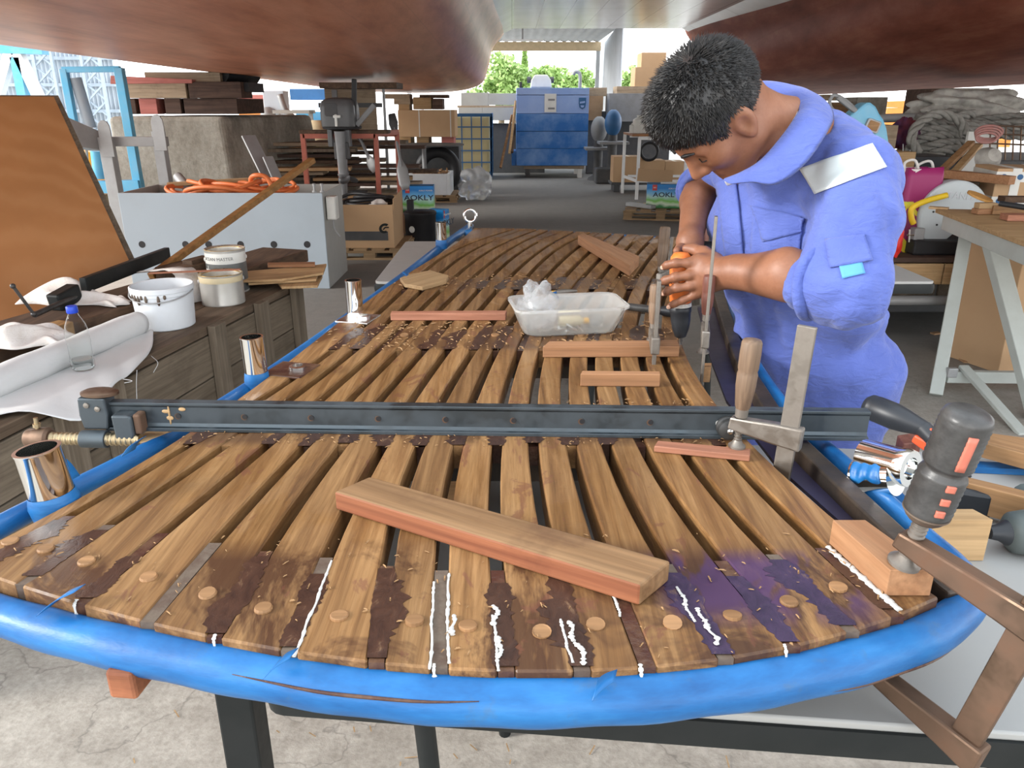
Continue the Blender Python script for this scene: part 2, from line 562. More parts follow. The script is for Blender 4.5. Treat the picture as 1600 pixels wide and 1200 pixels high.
def deckpt(u, v):
    x = lerp(-0.35, 3.40, u); y = lerp(2.2, 15.0, v)
    e = min(u, 1 - u)
    z = 2.70 - max(0, 0.10 - e) * 1.6
    return (x, y, z)
mb.grid(deckpt, 40, 8)
obj('ceiling', mb, 'bridge_panels', kind='structure', solid=0.06)

# far shed roof, its end beam and a sheeted wall beyond the hulls
mb = MB()
def corr(u, v):
    x = lerp(-3.5, 2.75, u); y = lerp(19.0, 26.5, v)
    return (x, y, 3.30 + 0.05 * math.sin(u * 2 * PI * 24) * 0.4 + 0.03 * math.sin(v * 2 * PI * 30))
mb.grid(corr, 96, 240)
obj('shed_roof', mb, 'steel_sheet', kind='structure', smooth=60, solid=0.01)
obj('trim_2', MB().box((-0.4, 26.4, 3.12), (6.4, 0.15, 0.26)), 'cream_beam', kind='structure')
for x in (-3.3, 2.72):
    obj('trim_3', MB().box((x, 26.4, 1.5), (0.12, 0.12, 3.0)), 'steel_sheet', kind='structure')
mb = MB()
a, b2 = Vector((2.62, 20.0, 0)), Vector((3.15, 30.0, 0))
def wallp(u, v):
    p = a.lerp(b2, u)
    return (p.x + 0.04 * math.sin(u * 2 * PI * 34), p.y, v * 3.25)
mb.grid(wallp, 272, 2)
obj('wall_far', mb, 'steel_sheet', kind='structure', smooth=60, solid=0.01)
paint('nail', (0.62, 0.38, 0.28), 0.3, 0, 0.05)
paint('black_plastic', (0.020, 0.022, 0.026), 0.42, 0, 0.1, (0.06, 0.06, 0.06))
paint('clutch_white', (0.62, 0.60, 0.56), 0.5, 0, 0.25, (0.2, 0.2, 0.2), 200)
paint('drill_orange', (0.72, 0.175, 0.030), 0.45, 0, 0.15, (0.4, 0.10, 0.03))
metal('bit_steel', (0.30, 0.29, 0.28), 0.35)
# ================================================================== the slatted teak platform and its steel rim
ZT = 0.90                                   # height of the slats' top face
BANDS = [(0.50, 0.80), (1.105, 1.26), (1.60, 1.78), (2.18, 2.34), (3.05, 3.45)]
def mat_teak():
    m, nt, b = _base('teak_slat', 0.55, 0, 0.35)
    v = coords(nt, (42, 2.0, 42))
    n1 = noise(nt, v, 1.0, 7, 0.7, 0.5)
    n2 = noise(nt, v, 4.5, 3, 0.6)
    col = ramp(nt, n1, [(0.24, (0.050, 0.020, 0.007)), (0.44, (0.150, 0.072, 0.024)), (0.60, (0.235, 0.126, 0.049)), (0.78, (0.32, 0.188, 0.085))])
    col = mixc(nt, 0.55, col, ramp(nt, n2, [(0.35, (0.70, 0.68, 0.66)), (0.65, (1.1, 1.1, 1.1))]), 'MULTIPLY')
    w = coords(nt, (1, 1, 1), rnd=False, loc=(0, 1.2, 0))
    sx = N(nt, 'SeparateXYZ'); nt.links.new(w, sx.inputs[0])
    big = noise(nt, coords(nt, (1, 0.55, 1), rnd=False), 6.0, 6, 0.7, 0.8)
    # resin and old glue smeared round every cross band
    acc = None
    for y0, y1 in BANDS:
        mid, half = (y0 + y1) / 2, (y1 - y0) / 2 + 0.02
        dd = mth(nt, 'DIVIDE', mth(nt, 'ABSOLUTE', mth(nt, 'SUBTRACT', sx.outputs['Y'], mid)), half)
        kf = 1.0 if y0 < 1.0 else (0.75 if y0 < 2 else 0.45)
        q = ramp(nt, dd, [(0.72, (kf, kf, kf)), (1.0, (0, 0, 0))])
        acc = q if acc is None else mth(nt, 'MAXIMUM', acc, q)
    st = ramp(nt, big, [(0.475, (0, 0, 0)), (0.55, (1, 1, 1))])
    col = mixc(nt, mth(nt, 'MULTIPLY', mth(nt, 'MULTIPLY', st, acc), 0.84), col, (0.042, 0.017, 0.009))
    # scattered reddish scrapes
    sp = ramp(nt, noise(nt, coords(nt, (22, 11, 12), rnd=False), 1.0, 5, 0.65, 0.8), [(0.60, (0, 0, 0)), (0.64, (1, 1, 1))])
    col = mixc(nt, mth(nt, 'MULTIPLY', sp, 0.6), col, (0.115, 0.042, 0.024))
    # violet primer spilt on the near right corner
    pm = noise(nt, coords(nt, (9, 5, 9), rnd=False), 1.0, 4, 0.6, 0.5)
    px = ramp(nt, sx.outputs['X'], [(0.150, (0, 0, 0)), (0.19, (1, 1, 1)), (0.37, (1, 1, 1)), (0.40, (0, 0, 0))])
    py = ramp(nt, sx.outputs['Y'], [(0.645, (0, 0, 0)), (0.69, (1, 1, 1)), (0.765, (1, 1, 1)), (0.80, (0, 0, 0))])
    pf = mth(nt, 'MULTIPLY', mth(nt, 'MULTIPLY', px, py), ramp(nt, pm, [(0.47, (0, 0, 0)), (0.52, (1, 1, 1))]))
    col = mixc(nt, mth(nt, 'MULTIPLY', pf, 0.85), col, (0.052, 0.024, 0.070))
    oi = nt.nodes.new('ShaderNodeObjectInfo')
    hs = nt.nodes.new('ShaderNodeHueSaturation')
    nt.links.new(col, hs.inputs['Color'])
    nt.links.new(mth(nt, 'ADD', mth(nt, 'MULTIPLY', oi.outputs['Random'], 0.30), 0.95), hs.inputs['Value'])
    nt.links.new(hs.outputs[0], b.inputs['Base Color'])
    nt.links.new(mth(nt, 'SUBTRACT', 0.62, mth(nt, 'MULTIPLY', st, 0.22)), b.inputs['Roughness'])
    bump(nt, b, n1, 0.35, 0.002)
mat_teak()
def mat_tape():
    m, nt, b = _base('blue_tape', 0.42, 0, 0.4)
    v = coords(nt, rnd=False)
    n1 = noise(nt, coords(nt, (3, 3, 12), rnd=False), 2.5, 5, 0.65)
    n2 = noise(nt, v, 22, 4, 0.7)
    c = ramp(nt, n1, [(0.3, (0.004, 0.062, 0.195)), (0.5, (0.008, 0.105, 0.295)), (0.72, (0.020, 0.155, 0.38))])
    d = ramp(nt, n2, [(0.60, (0, 0, 0)), (0.72, (1, 1, 1))])
    c = mixc(nt, mth(nt, 'MULTIPLY', d, 0.35), c, (0.05, 0.09, 0.13))
    nt.links.new(c, b.inputs['Base Color'])
    bump(nt, b, n1, 0.3, 0.006)
mat_tape()
metal('chrome', (0.86, 0.86, 0.84), 0.08)
metal('chrome_dull', (0.72, 0.71, 0.68), 0.22, 0.1, (0.3, 0.27, 0.22))
paint('caulk_white', (0.50, 0.49, 0.46), 0.45, 0, 0.1, (0.5, 0.46, 0.42), 60)
paint('dark_steel_dirty', (0.030, 0.024, 0.020), 0.45, 0.3, 0.3, (0.10, 0.065, 0.04), 14, 0.3)
paint('purple_plate', (0.035, 0.030, 0.060), 0.35, 0.2, 0.15, (0.06, 0.045, 0.04), 10)
paint('resin_dark', (0.050, 0.018, 0.012), 0.35, 0, 0.3, (0.16, 0.09, 0.05), 40, 0.4)
paint('resin_grey', (0.125, 0.095, 0.07), 0.5, 0, 0.4, (0.06, 0.03, 0.02), 30, 0.3)
def mat_glue(name, c0, c1):
    m, nt, b = _base(name, 0.35, 0, 0.5)
    v = coords(nt, (1, 0.5, 1), rnd=False)
    n1 = noise(nt, v, 60, 5, 0.7, 0.6)
    nt.links.new(ramp(nt, n1, [(0.3, c0), (0.6, c1), (0.74, (0.17, 0.10, 0.055))]), b.inputs['Base Color'])
    bump(nt, b, n1, 0.5, 0.002)
mat_glue('glue_brown', (0.022, 0.009, 0.006), (0.055, 0.024, 0.014))
mat_glue('glue_violet', (0.018, 0.011, 0.030), (0.040, 0.022, 0.055))
wood('wood_plug', (0.34, 0.185, 0.085), (0.19, 0.095, 0.038), 'X', 1.0, 0.6, 0.3)

# gap lines between neighbouring slats, read at six stations along the platform
G_near = [(110, 805), (172, 819), (255, 832), (337, 847), (417, 860), (510, 870), (605, 883), (690, 890), (777, 890), (868, 890), (953, 890), (1040, 880), (1125, 875), (1205, 865), (1282, 855)]
G_bar = [(302, 687), (360, 687), (419, 690), (477, 692), (532, 695), (595, 700), (652, 700), (712, 705), (775, 705), (835, 715), (902, 730), (965, 735), (1027, 735), (1095, 737), (1165, 737)]
G_mid = [(x, 614 + i * 0.5) for i, x in enumerate([429, 471, 517, 559, 605, 649, 699, 744, 790, 834, 881, 926, 972, 1018, 1065])]
G_mid2 = [(498, 560), (541, 555), (579, 554), (616, 553), (654, 554), (691, 557), (731, 557), (768, 557), (806, 560), (843, 562), (885, 562), (925, 563), (965, 566), (1007, 568), (1046, 575)]
G_far = [(633 + 29.3 * i, 450) for i in range(15)]
G_far2 = [(751 + 24 * i, 374 + i * 0.2) for i in range(15)]
gaps = []
for i in range(15):
    pts = [P(*row[i], ZT) for row in (G_near, G_bar, G_mid, G_mid2, G_far, G_far2)]
    gaps.append(pts)
left_edge = [P(x, y, ZT) for x, y in ((10, 838), (300, 672), (404, 600), (470, 549), (602, 450), (728, 367))]
right_edge = [P(x, y, ZT) for x, y in ((1352, 850), (1222, 737), (1112, 625), (1082, 572), (1064, 450), (1094, 376))]
right_edge[4].x = gaps[14][4].x + 0.042; right_edge[5].x = gaps[14][5].x + 0.044
lines = [left_edge] + gaps + [right_edge]
def line_x(pts, y):
    ext = list(pts)
    if y <= ext[0].y:
        a, b2 = ext[0], ext[1]
    elif y >= ext[-1].y:
        a, b2 = ext[-2], ext[-1]
    else:
        for a, b2 in zip(ext, ext[1:]):
            if a.y <= y <= b2.y: break
    return a.x + (b2.x - a.x) * (y - a.y) / (b2.y - a.y)
from mathutils import geometry as _geo
def smooth_line(pts):
    """gentle spline of the traced line, sampled every few centimetres"""
    ys = np.array([p.y for p in pts]); xs = np.array([p.x for p in pts])
    co = np.polyfit(ys, xs, 4 if len(pts) > 5 else 3)
    return co
COEF = [smooth_line(l) for l in lines]
def lx(i, y):
    y2 = max(0.74, min(3.08, y))
    c = COEF[i]
    v = float(np.polyval(c, y2))
    if y != y2:
        d = float(np.polyval(np.polyder(c), y2))
        v += d * (y - y2)
    return v
# front (near) curve and far curve of the slats
FRONT = [P(x, y, ZT) for x, y in ((-60, 880), (0, 905), (75, 936), (145, 952), (250, 975), (345, 992), (430, 1010), (540, 1030), (690, 1046), (800, 1051), (920, 1049), (1030, 1043), (1100, 1036), (1210, 1011), (1300, 988), (1400, 964), (1453, 945), (1500, 915))]
fx = np.array([p.x for p in FRONT]); fy = np.array([p.y for p in FRONT])
FC = np.polyfit(fx, fy, 4)
def front_y(x): return float(np.polyval(FC, max(-0.62, min(0.50, x))))
def far_y(x): return 3.34 - 0.36 * max(0, x + 0.02) ** 1.1 - 0.9 * max(0, -0.16 - x)
platform = thing('slatted_platform', 'curved boat platform of brown wooden slats in a blue taped rim, drilled by the man', 'platform', (0, 1.2, ZT - 0.06))
GAPW = 0.0165
SL_T = 0.045
def slat_span(k):
    """y range of slat k from the front curve to the far curve"""
    y0 = 0.7
    for _ in range(12):
        xm = (lx(k, y0) + lx(k + 1, y0)) / 2
        y0 = front_y(xm)
    y1 = 3.2
    for _ in range(12):
        xm = (lx(k, y1) + lx(k + 1, y1)) / 2
        y1 = far_y(xm)
    return y0, y1
slats = []
for k in range(16):
    y0, y1 = slat_span(k)
    if k == 15: y1 = min(y1, 2.9)
    n = 34
    rs = []
    for i in range(n + 1):
        t = i / n
        y = lerp(y0, y1, t)
        ga = 0.0 if k == 0 else GAPW / 2
        gb = 0.0 if k == 15 else GAPW / 2
        xa, xb = lx(k, y) + ga, lx(k + 1, y) - gb
        ya = yb = y
        if i == 0: ya, yb = front_y(xa), front_y(xb)
        if i == n: ya, yb = far_y(xa), far_y(xb)
        if k == 15 and i == n: ya = yb = y
        rs.append([Vector((xa, ya, ZT - SL_T)), Vector((xb, yb, ZT - SL_T)), Vector((xb, yb, ZT)), Vector((xa, ya, ZT))])
    s = obj('slat', MB().rings(rs), 'teak_slat', platform, bevel=0.0022, world=True, seg=1)
    slats.append((s, y0, y1))
# cross bands: filler blocks let in between the slats
for k in range(1, 16):
    for bi, (b0, b1) in enumerate(BANDS):
        ya = slat_span(k)[0] if bi == 0 else b0 + 0.01 * math.sin(k * 2.1 + bi)
        yb = b1 + 0.012 * math.sin(k * 1.7 + bi)
        if bi == 0: yb = gaps[k - 1][0].y
        if bi == 0: ya = front_y(lx(k, ya)) + 0.001
        if bi == 4: yb = far_y(lx(k, 3.2)) - 0.002
        if bi == 4: ya = 3.0 + 0.004 * (k % 3)
        if yb - ya < 0.03: continue
        if bi == 4 and k > 13: continue
        drop = 0.0012 if bi == 0 else 0.002 + 0.003 * ((k * 7 + bi) % 3)
        rs = []
        for i in range(5):
            y = lerp(ya, yb, i / 4)
            xa, xb = lx(k, y) - GAPW / 2 + 0.0006, lx(k, y) + GAPW / 2 - 0.0006
            rs.append([Vector((xa, y, ZT - SL_T + 0.004)), Vector((xb, y, ZT - SL_T + 0.004)), Vector((xb, y, ZT - drop)), Vector((xa, y, ZT - drop))])
        obj('filler_block', MB().rings(rs), 'resin_dark' if (k + bi) % 3 and bi != 0 else ('teak_slat' if bi else ('resin_dark' if k % 2 else 'resin_grey')), platform, world=True)
# bearers under the bands
for bi, (b0, b1) in enumerate(BANDS):
    ym = {0: 0.72, 4: 3.12}.get(bi, (b0 + b1) / 2)
    xa, xb = lx(0, ym) + 0.01, lx(16, min(ym, 2.7)) - 0.01
    if bi == 0:
        mbb = MB()
        n = 14
        mbb.rings([[Vector((x, max(front_y(x) + 0.02, 0) + dy, z)) for dy, z in ((0, ZT - 0.085), (0.10, ZT - 0.085), (0.10, ZT - SL_T - 0.001), (0, ZT - SL_T - 0.001))] for x in np.linspace(-0.53, 0.40, n)])
    else:
        mbb = MB().box(((xa + xb) / 2, ym, ZT - SL_T - 0.0205), (xb - xa, 0.09, 0.039))
    obj('bearer', mbb, 'dark_steel_dirty', platform, world=True)
# wooden plugs over the screws
pr = random.Random(3)
for k in range(16):
    s, y0, y1 = slats[k]
    spots = [y0 + 0.055 + 0.012 * pr.random()]
    if k % 3 == 0: spots.append(1.16)
    if k in (3, 7, 11): spots.append(1.70)
    for q, y in enumerate(spots):
        xm = (lx(k, y) + lx(k + 1, y)) / 2 + pr.uniform(-0.006, 0.006)
        m = MB().lathe([(0.0098, -0.004), (0.0098, 0.0008 + pr.random() * 0.002), (0.0085, 0.0018 + pr.random() * 0.002)], 14, Matrix.Translation((xm, y, ZT)) @ Matrix.Rotation(pr.uniform(-0.2, 0.2), 4, 'X'))
        me = obj('plug', m, 'wood_plug', s, world=True)
# squeezed-out white caulk
def bead(pts, r, nm='caulk_bead'):
    q = []
    for i, p in enumerate(catmull(pts, 6)):
        q.append(p)
    rr = [max(0.0012, r * (0.45 + 0.8 * pr.random() ** 2)) for _ in q]
    obj(nm, MB().tube(q, rr, 6, flat=0.5, up=(1, 0, 0)), 'caulk_white', platform, smooth=80, world=True, label='white caulk squeezed from the joint')
for k, side, t0, t1 in ((8, -1, 0.0, 0.85), (8, 1, 0.05, 0.95), (9, -1, 0.0, 0.5), (10, -1, 0.05, 0.45), (11, -1, 0.45, 0.75), (12, -1, 0.3, 0.5), (6, 1, 0.0, 0.95), (15, 1, -0.05, 1.0), (15, 1, -0.05, 0.9)):
    a0 = slat_span(k)[0]; b0 = gaps[k - 1][0].y
    pts = []
    for i in range(7):
        y = lerp(a0, b0, lerp(t0, t1, i / 6))
        pts.append(Vector((lx(k, y) + side * GAPW / 2 + pr.uniform(-0.0012, 0.0012), y, ZT + 0.0006)))
    bead(pts, 0.0019 if k != 15 else 0.0048)
for (x, y) in ((775, 960), (895, 985), (705, 975), (1065, 930), (1100, 965), (1112, 990), (905, 1020), (780, 1010)):
    p = P(x, y, ZT + 0.001)
    bead([p + Vector((pr.uniform(-.004, .004), d, 0.001)) for d in (-0.018, -0.008, 0.003, 0.014)], 0.0032)
for k in (1, 3, 5, 8, 11, 13):       # drips on the front ends
    x = lx(k, 0.66); y = front_y(x)
    bead([Vector((x, y + 0.004, ZT + 0.001)), Vector((x, y - 0.002, ZT - 0.002)), Vector((x + 0.001, y - 0.0035, ZT - 0.014)), Vector((x, y - 0.003, ZT - 0.020))], 0.0022)

gs = random.Random(17)
for k in range(1, 16):
    for bi, (b0, b1) in enumerate(BANDS[:4]):
        ya = (front_y(lx(k, 0.62)) + 0.006) if bi == 0 else b0 - 0.015 * gs.random()
        yb = (gaps[k - 1][0].y - 0.004) if bi == 0 else b1 + 0.01 * gs.random()
        if gs.random() < (0.12, 0.25, 0.45, 0.65)[bi]: continue
        yb = lerp(ya, yb, gs.uniform(0.6, 1.0))
        n = 30
        bias = gs.uniform(-1, 1)
        wl, wr = gs.uniform(0.004, 0.016) * (1.3 if bias < 0 else 0.5), gs.uniform(0.004, 0.016) * (1.3 if bias > 0 else 0.5)
        p1, p2 = gs.uniform(0, 6), gs.uniform(0, 6)
        m = MB()
        for i in range(n + 1):
            t = i / n; y = lerp(ya, yb, t); env = min(1, 6 * t + 0.3) * min(1, 5 * (1 - t) + 0.12)
            a_ = GAPW / 2 + 0.001 + wl * env * max(0.05, 0.5 + 0.45 * math.sin(t * 7 + p1) + 0.42 * gs.uniform(-1, 1))
            b_ = GAPW / 2 + 0.001 + wr * env * max(0.05, 0.5 + 0.45 * math.sin(t * 6 + p2) + 0.42 * gs.uniform(-1, 1))
            x = lx(k, y)
            m.v += [(x - a_, y, ZT + 0.0005), (x + b_, y, ZT + 0.0005), (x + b_ - 0.001, y, ZT - 0.002), (x - a_ + 0.001, y, ZT - 0.002)]
        for i in range(n):
            o4 = i * 4
            m.f.append((o4, o4 + 1, o4 + 5, o4 + 4))
            m.f.append((o4 + 1, o4 + 2, o4 + 6, o4 + 5)); m.f.append((o4 + 3, o4, o4 + 4, o4 + 7))
        obj('glue_smear', m, 'glue_brown' if (bi == 0 and k < 11) or bi else ('glue_violet' if k in (11, 12, 13, 14) else 'glue_brown'), platform, world=True, label='dried dark glue smeared along the joint')
# ---- the rim: bent steel tube wrapped in blue masking tape
def rimP(x, y, z): return P(x, y, z)
ZR = ZT - 0.028
rim_px = [(735, 353), (690, 386), (625, 437), (560, 486), (480, 545), (392, 606), (290, 670), (200, 722), (112, 766), (20, 812), (-60, 858), (-105, 895), (-90, 926), (0, 958), (140, 996), (300, 1028), (450, 1056), (600, 1077), (750, 1088), (900, 1088), (1050, 1078), (1200, 1058), (1330, 1030), (1430, 997), (1492, 962), (1516, 928), (1490, 885), (1440, 838), (1370, 775), (1300, 712), (1250, 668), (1205, 612), (1172, 560), (1150, 510), (1136, 460), (1128, 420), (1120, 390)]
rim = catmull([rimP(x, y, ZR) for x, y in rim_px], 6)
rad = []
for p in rim:      # the near bow is wrapped in a much thicker fender
    t = max(0, min(1, (0.86 - p.y) / 0.22))
    rad.append(lerp(0.0155, 0.0245, t) + 0.0006 * math.sin(p.x * 60))
rim2 = [Vector((p.x, p.y, p.z - (r - 0.0155) * 0.5)) for p, r in zip(rim, rad)]
rt = obj('rim_tube', MB().tube(rim2, rad, 16, up=(0, 0, 1)), 'blue_tape', platform, smooth=170, world=True, label='thick rim tube wrapped in blue tape')
# a dark seam where the tape has come apart
seam = []
for p, r in zip(rim2, rad):
    if p.y < 0.80 and -0.30 < p.x < 0.50: seam.append((p, r))
for nm, lo_, hi_, off in (('tape_seam', 0.22, 0.48, 0.35), ('tape_seam', -0.28, -0.02, 0.75)):
    q = [p + Vector((0, -math.cos(off + 0.25 * math.sin(p.x * 9)) * r * 1.0, math.sin((off if lo_ < 0 else -off) + 0.25 * math.sin(p.x * 9)) * r * 1.0)) for p, r in seam if lo_ < p.x < hi_]
    if len(q) > 3: obj(nm, MB().tube(q, [0.0004 + 0.0016 * math.sin(PI * i / (len(q) - 1)) for i in range(len(q))], 6), 'resin_dark', rt, smooth=170, world=True, label='dark open seam in the tape')
# torn ends of tape
def scrap(pts, w, nm='tape_scrap'):
    m = MB()
    a = catmull(pts, 5)
    vs = []
    for i, p in enumerate(a):
        d = Vector((0.3, 1, 0)).normalized() * w * (1 - 0.5 * i / len(a)) / 2
        vs += [p - d, p + d]
    m.add(vs, [(2 * i, 2 * i + 1, 2 * i + 3, 2 * i + 2) for i in range(len(a) - 1)])
    obj(nm, m, 'blue_tape', rt, smooth=170, solid=0.0006, world=True)
for (x, y), dx, up in (((112, 750), -0.03, 0.035), ((200, 708), 0.02, 0.02), ((292, 664), 0.02, 0.012), ((75, 950), 0.03, 0.016), ((930, 1078), 0.02, 0.006), ((425, 1045), 0.018, 0.008), ((640, 436), -0.02, 0.02)):
    p = P(x, y, ZT + 0.002)
    scrap([p, p + Vector((dx * 0.4, 0.006, up * 0.6)), p + Vector((dx, 0.012, up))], 0.03)
# dark inner channel along the right and far side
inner_px = [(1500, 930), (1470, 905), (1400, 836), (1330, 770), (1262, 706), (1222, 664), (1184, 606), (1160, 566), (1139, 510), (1124, 460), (1116, 420), (1108, 388)]
chan = MB()
ip = catmull([P(x, y, ZT - 0.012) for x, y in inner_px], 5)
rs = []
for i, p in enumerate(ip):
    t = (ip[min(i + 1, len(ip) - 1)] - ip[max(i - 1, 0)]).normalized()
    nrm = Vector((t.y, -t.x, 0))
    if nrm.x < 0: nrm = -nrm
    rs.append([p - nrm * 0.016 + Vector((0, 0, -0.03)), p + nrm * 0.014 + Vector((0, 0, -0.03)), p + nrm * 0.014 + Vector((0, 0, 0.006)), p - nrm * 0.016 + Vector((0, 0, 0.006))])
chan.rings(rs)
obj('inner_channel', chan, 'dark_steel_dirty', platform, world=True, bevel=0.003)
plate = MB()
pp = [(1500, 955), (1345, 812), (1290, 760), (1190, 640), (1150, 560), (1128, 480), (1090, 480), (1110, 560), (1135, 625), (1215, 728), (1310, 812), (1452, 948)]
plate.prism([(P(x, y, ZT - 0.03).x, P(x, y, ZT - 0.03).y) for x, y in pp], ZT - 0.036, ZT - 0.030)
obj('gusset_plate', plate, 'purple_plate', platform, world=True)
far = [Vector((x, far_y(x) + 0.02, ZT - 0.02)) for x in np.linspace(-0.20, 0.70, 14)]
obj('far_rim', MB().tube(far, 0.014, 10), 'blue_tape', platform, smooth=170, world=True)
# chrome sockets for the handrail posts
def socket(px, py, h, r, tilt=0.0, wrap=True):
    b2 = P(px, py, ZT - 0.025)
    ax = Matrix.Translation(b2) @ Matrix.Rotation(tilt, 4, 'Y')
    s = obj('post_socket', MB().lathe([(r, 0), (r, h - 0.004), (r * 1.03, h - 0.002), (r * 1.03, h), (r * 0.86, h), (r * 0.84, h - 0.02), (r * 0.80, 0.02), (0.001, 0.018)], 28, ax, cap=False), 'chrome', platform, smooth=40, world=True, label='polished chrome tube socket')
    if wrap:
        obj('tape_collar', MB().lathe([(r * 1.08, 0.0), (r * 1.15, 0.018), (r * 1.06, 0.030), (r * 1.02, 0.034)], 20, ax, cap=False), 'blue_tape', s, smooth=60, world=True)
    return s
socket(92, 803, 0.098, 0.0285, -0.10)
socket(404, 606, 0.105, 0.0215, -0.02)
socket(556, 500, 0.105, 0.0205, 0.0, False)
socket(690, 388, 0.10, 0.0205, 0.0)
for (px, py) in ((455, 577), (560, 497)):      # base plates let into the slats
    c = P(px, py, ZT + 0.001)
    pl = obj('base_plate', MB().box(c + Vector((0, 0, -0.002)), (0.085, 0.085, 0.006), R(-14)), 'resin_dark' if px < 500 else 'chrome_dull', platform, bevel=0.002, world=True)
    obj('plate_nut', MB().lathe([(0.017, 0), (0.017, 0.006), (0.010, 0.007), (0.010, 0.001)], 18, Matrix.Translation(c + Vector((0.012, 0.004, 0.0)))), 'chrome_dull', pl, smooth=40, world=True)
eye_c = P(735, 357, ZT - 0.01)
M = Matrix.Translation(eye_c + Vector((0, 0, 0.055))) @ Matrix.Rotation(R(90), 4, 'X')
ring = [M @ Vector((0.026 * math.cos(a), 0.026 * math.sin(a), 0)) for a in np.linspace(0, 2 * PI, 24, endpoint=False)]
e = obj('eye_bolt', MB().tube(ring, 0.0065, 10, closed=True).cyl(eye_c, eye_c + Vector((0, 0, 0.03)), 0.01), 'chrome', platform, smooth=60, world=True)
# chrome tee on the right side, still half masked
a = P(1300, 742, ZT - 0.015); t_end = P(1408, 738, ZT + 0.035)
tA, tB = P(1340, 744, ZT - 0.014), P(1400, 746, ZT + 0.006)
tee = MB().cyl(tA, tB, 0.026, n=24).cyl(P(1345, 760, ZT - 0.024), P(1404, 750, ZT - 0.015), 0.010, n=14)
t = obj('tee_fitting', tee, 'chrome', platform, smooth=40, world=True)
ca = P(1390, 718, ZT + 0.02); cb = P(1410, 737, ZT + 0.018)
ax = (cb - ca).normalized()
ax = Vector((0.50, -0.80, 0.10)).normalized()
rot = ax.to_track_quat('Z', 'Y').to_matrix().to_4x4()
obj('tee_sleeve', MB().lathe([(0.024, -0.055), (0.025, 0.0), (0.0275, 0.012), (0.026, 0.018), (0.016, 0.018), (0.015, 0.004), (0.0005, 0.003)], 26, Matrix.Translation(cb + Vector((0, 0.012, 0.004))) @ rot, cap=False), 'chrome', t, smooth=40, world=True)
tx = (tB - tA).normalized(); ty_ = Vector((0, 0, 1)).cross(tx).normalized(); tz_ = tx.cross(ty_)
m = MB()
def wrapf(u, v):
    a = R(-35) + v * R(215) + 0.12 * math.sin(u * 9)
    r_ = 0.0272 + 0.0012 * math.sin(u * 17 + v * 9)
    return tA.lerp(tB, 0.12 + 0.74 * u + 0.04 * math.sin(v * 6)) + (ty_ * math.cos(a) + tz_ * math.sin(a)) * r_
m.grid(wrapf, 16, 14)
obj('masking_wrap', m, 'blue_tape', t, smooth=170, solid=0.0008, world=True)
# trestle post carrying the near end, and the timber underneath
# ================================================================== tools and timber lying on the platform
wood('teak_offcut', (0.31, 0.18, 0.088), (0.15, 0.075, 0.03), 'X', 1.0, 0.65, 0.55, (0.09, 0.04, 0.02))
wood('red_edge_wood', (0.33, 0.125, 0.058), (0.17, 0.052, 0.024), 'X', 1.0, 0.65, 0.4)
wood('fresh_batten', (0.41, 0.215, 0.108), (0.29, 0.135, 0.062), 'X', 1.0, 0.6, 0.08)
wood('pink_batten', (0.40, 0.18, 0.11), (0.29, 0.115, 0.066), 'X', 1.2, 0.6, 0.05)
wood('pale_pine', (0.50, 0.335, 0.175), (0.35, 0.21, 0.095), 'X', 1.0, 0.65, 0.15)
wood('brown_board', (0.36, 0.205, 0.095), (0.20, 0.10, 0.042), 'X', 1.0, 0.6, 0.25)
wood('old_handle', (0.25, 0.165, 0.105), (0.12, 0.075, 0.05), 'Z', 2.0, 0.5, 0.4, (0.06, 0.04, 0.03))
wood('red_handle', (0.22, 0.085, 0.060), (0.10, 0.035, 0.025), 'Z', 2.0, 0.45, 0.3)
metal('blue_steel', (0.085, 0.100, 0.110), 0.45, 0.6, (0.040, 0.046, 0.052), 12, 0.15)
metal('old_steel', (0.26, 0.235, 0.205), 0.42, 0.6, (0.095, 0.072, 0.055), 22, 0.2)
metal('rusty_steel', (0.15, 0.10, 0.07), 0.45, 0.75, (0.105, 0.045, 0.020), 12, 0.3)
metal('brass_thread', (0.42, 0.33, 0.20), 0.35, 0.3, (0.12, 0.07, 0.03), 40)
paint('grip_black', (0.030, 0.029, 0.028), 0.38, 0, 0.25, (0.10, 0.095, 0.09), 30, 0.2)
paint('grip_red', (0.46, 0.13, 0.085), 0.5, 0, 0.2, (0.3, 0.09, 0.06), 40)
paint('tool_red', (0.70, 0.09, 0.03), 0.4, 0, 0.1)
paint('tool_green_grey', (0.075, 0.095, 0.090), 0.45, 0, 0.2, (0.16, 0.16, 0.15))
paint('folding_table_grey', (0.33, 0.325, 0.31), 0.55, 0, 0.18, (0.36, 0.34, 0.31), 5, 0.08)
paint('black_paint', (0.010, 0.012, 0.012), 0.5, 0, 0.15, (0.03, 0.03, 0.03), 10, 0.1, 0.25)

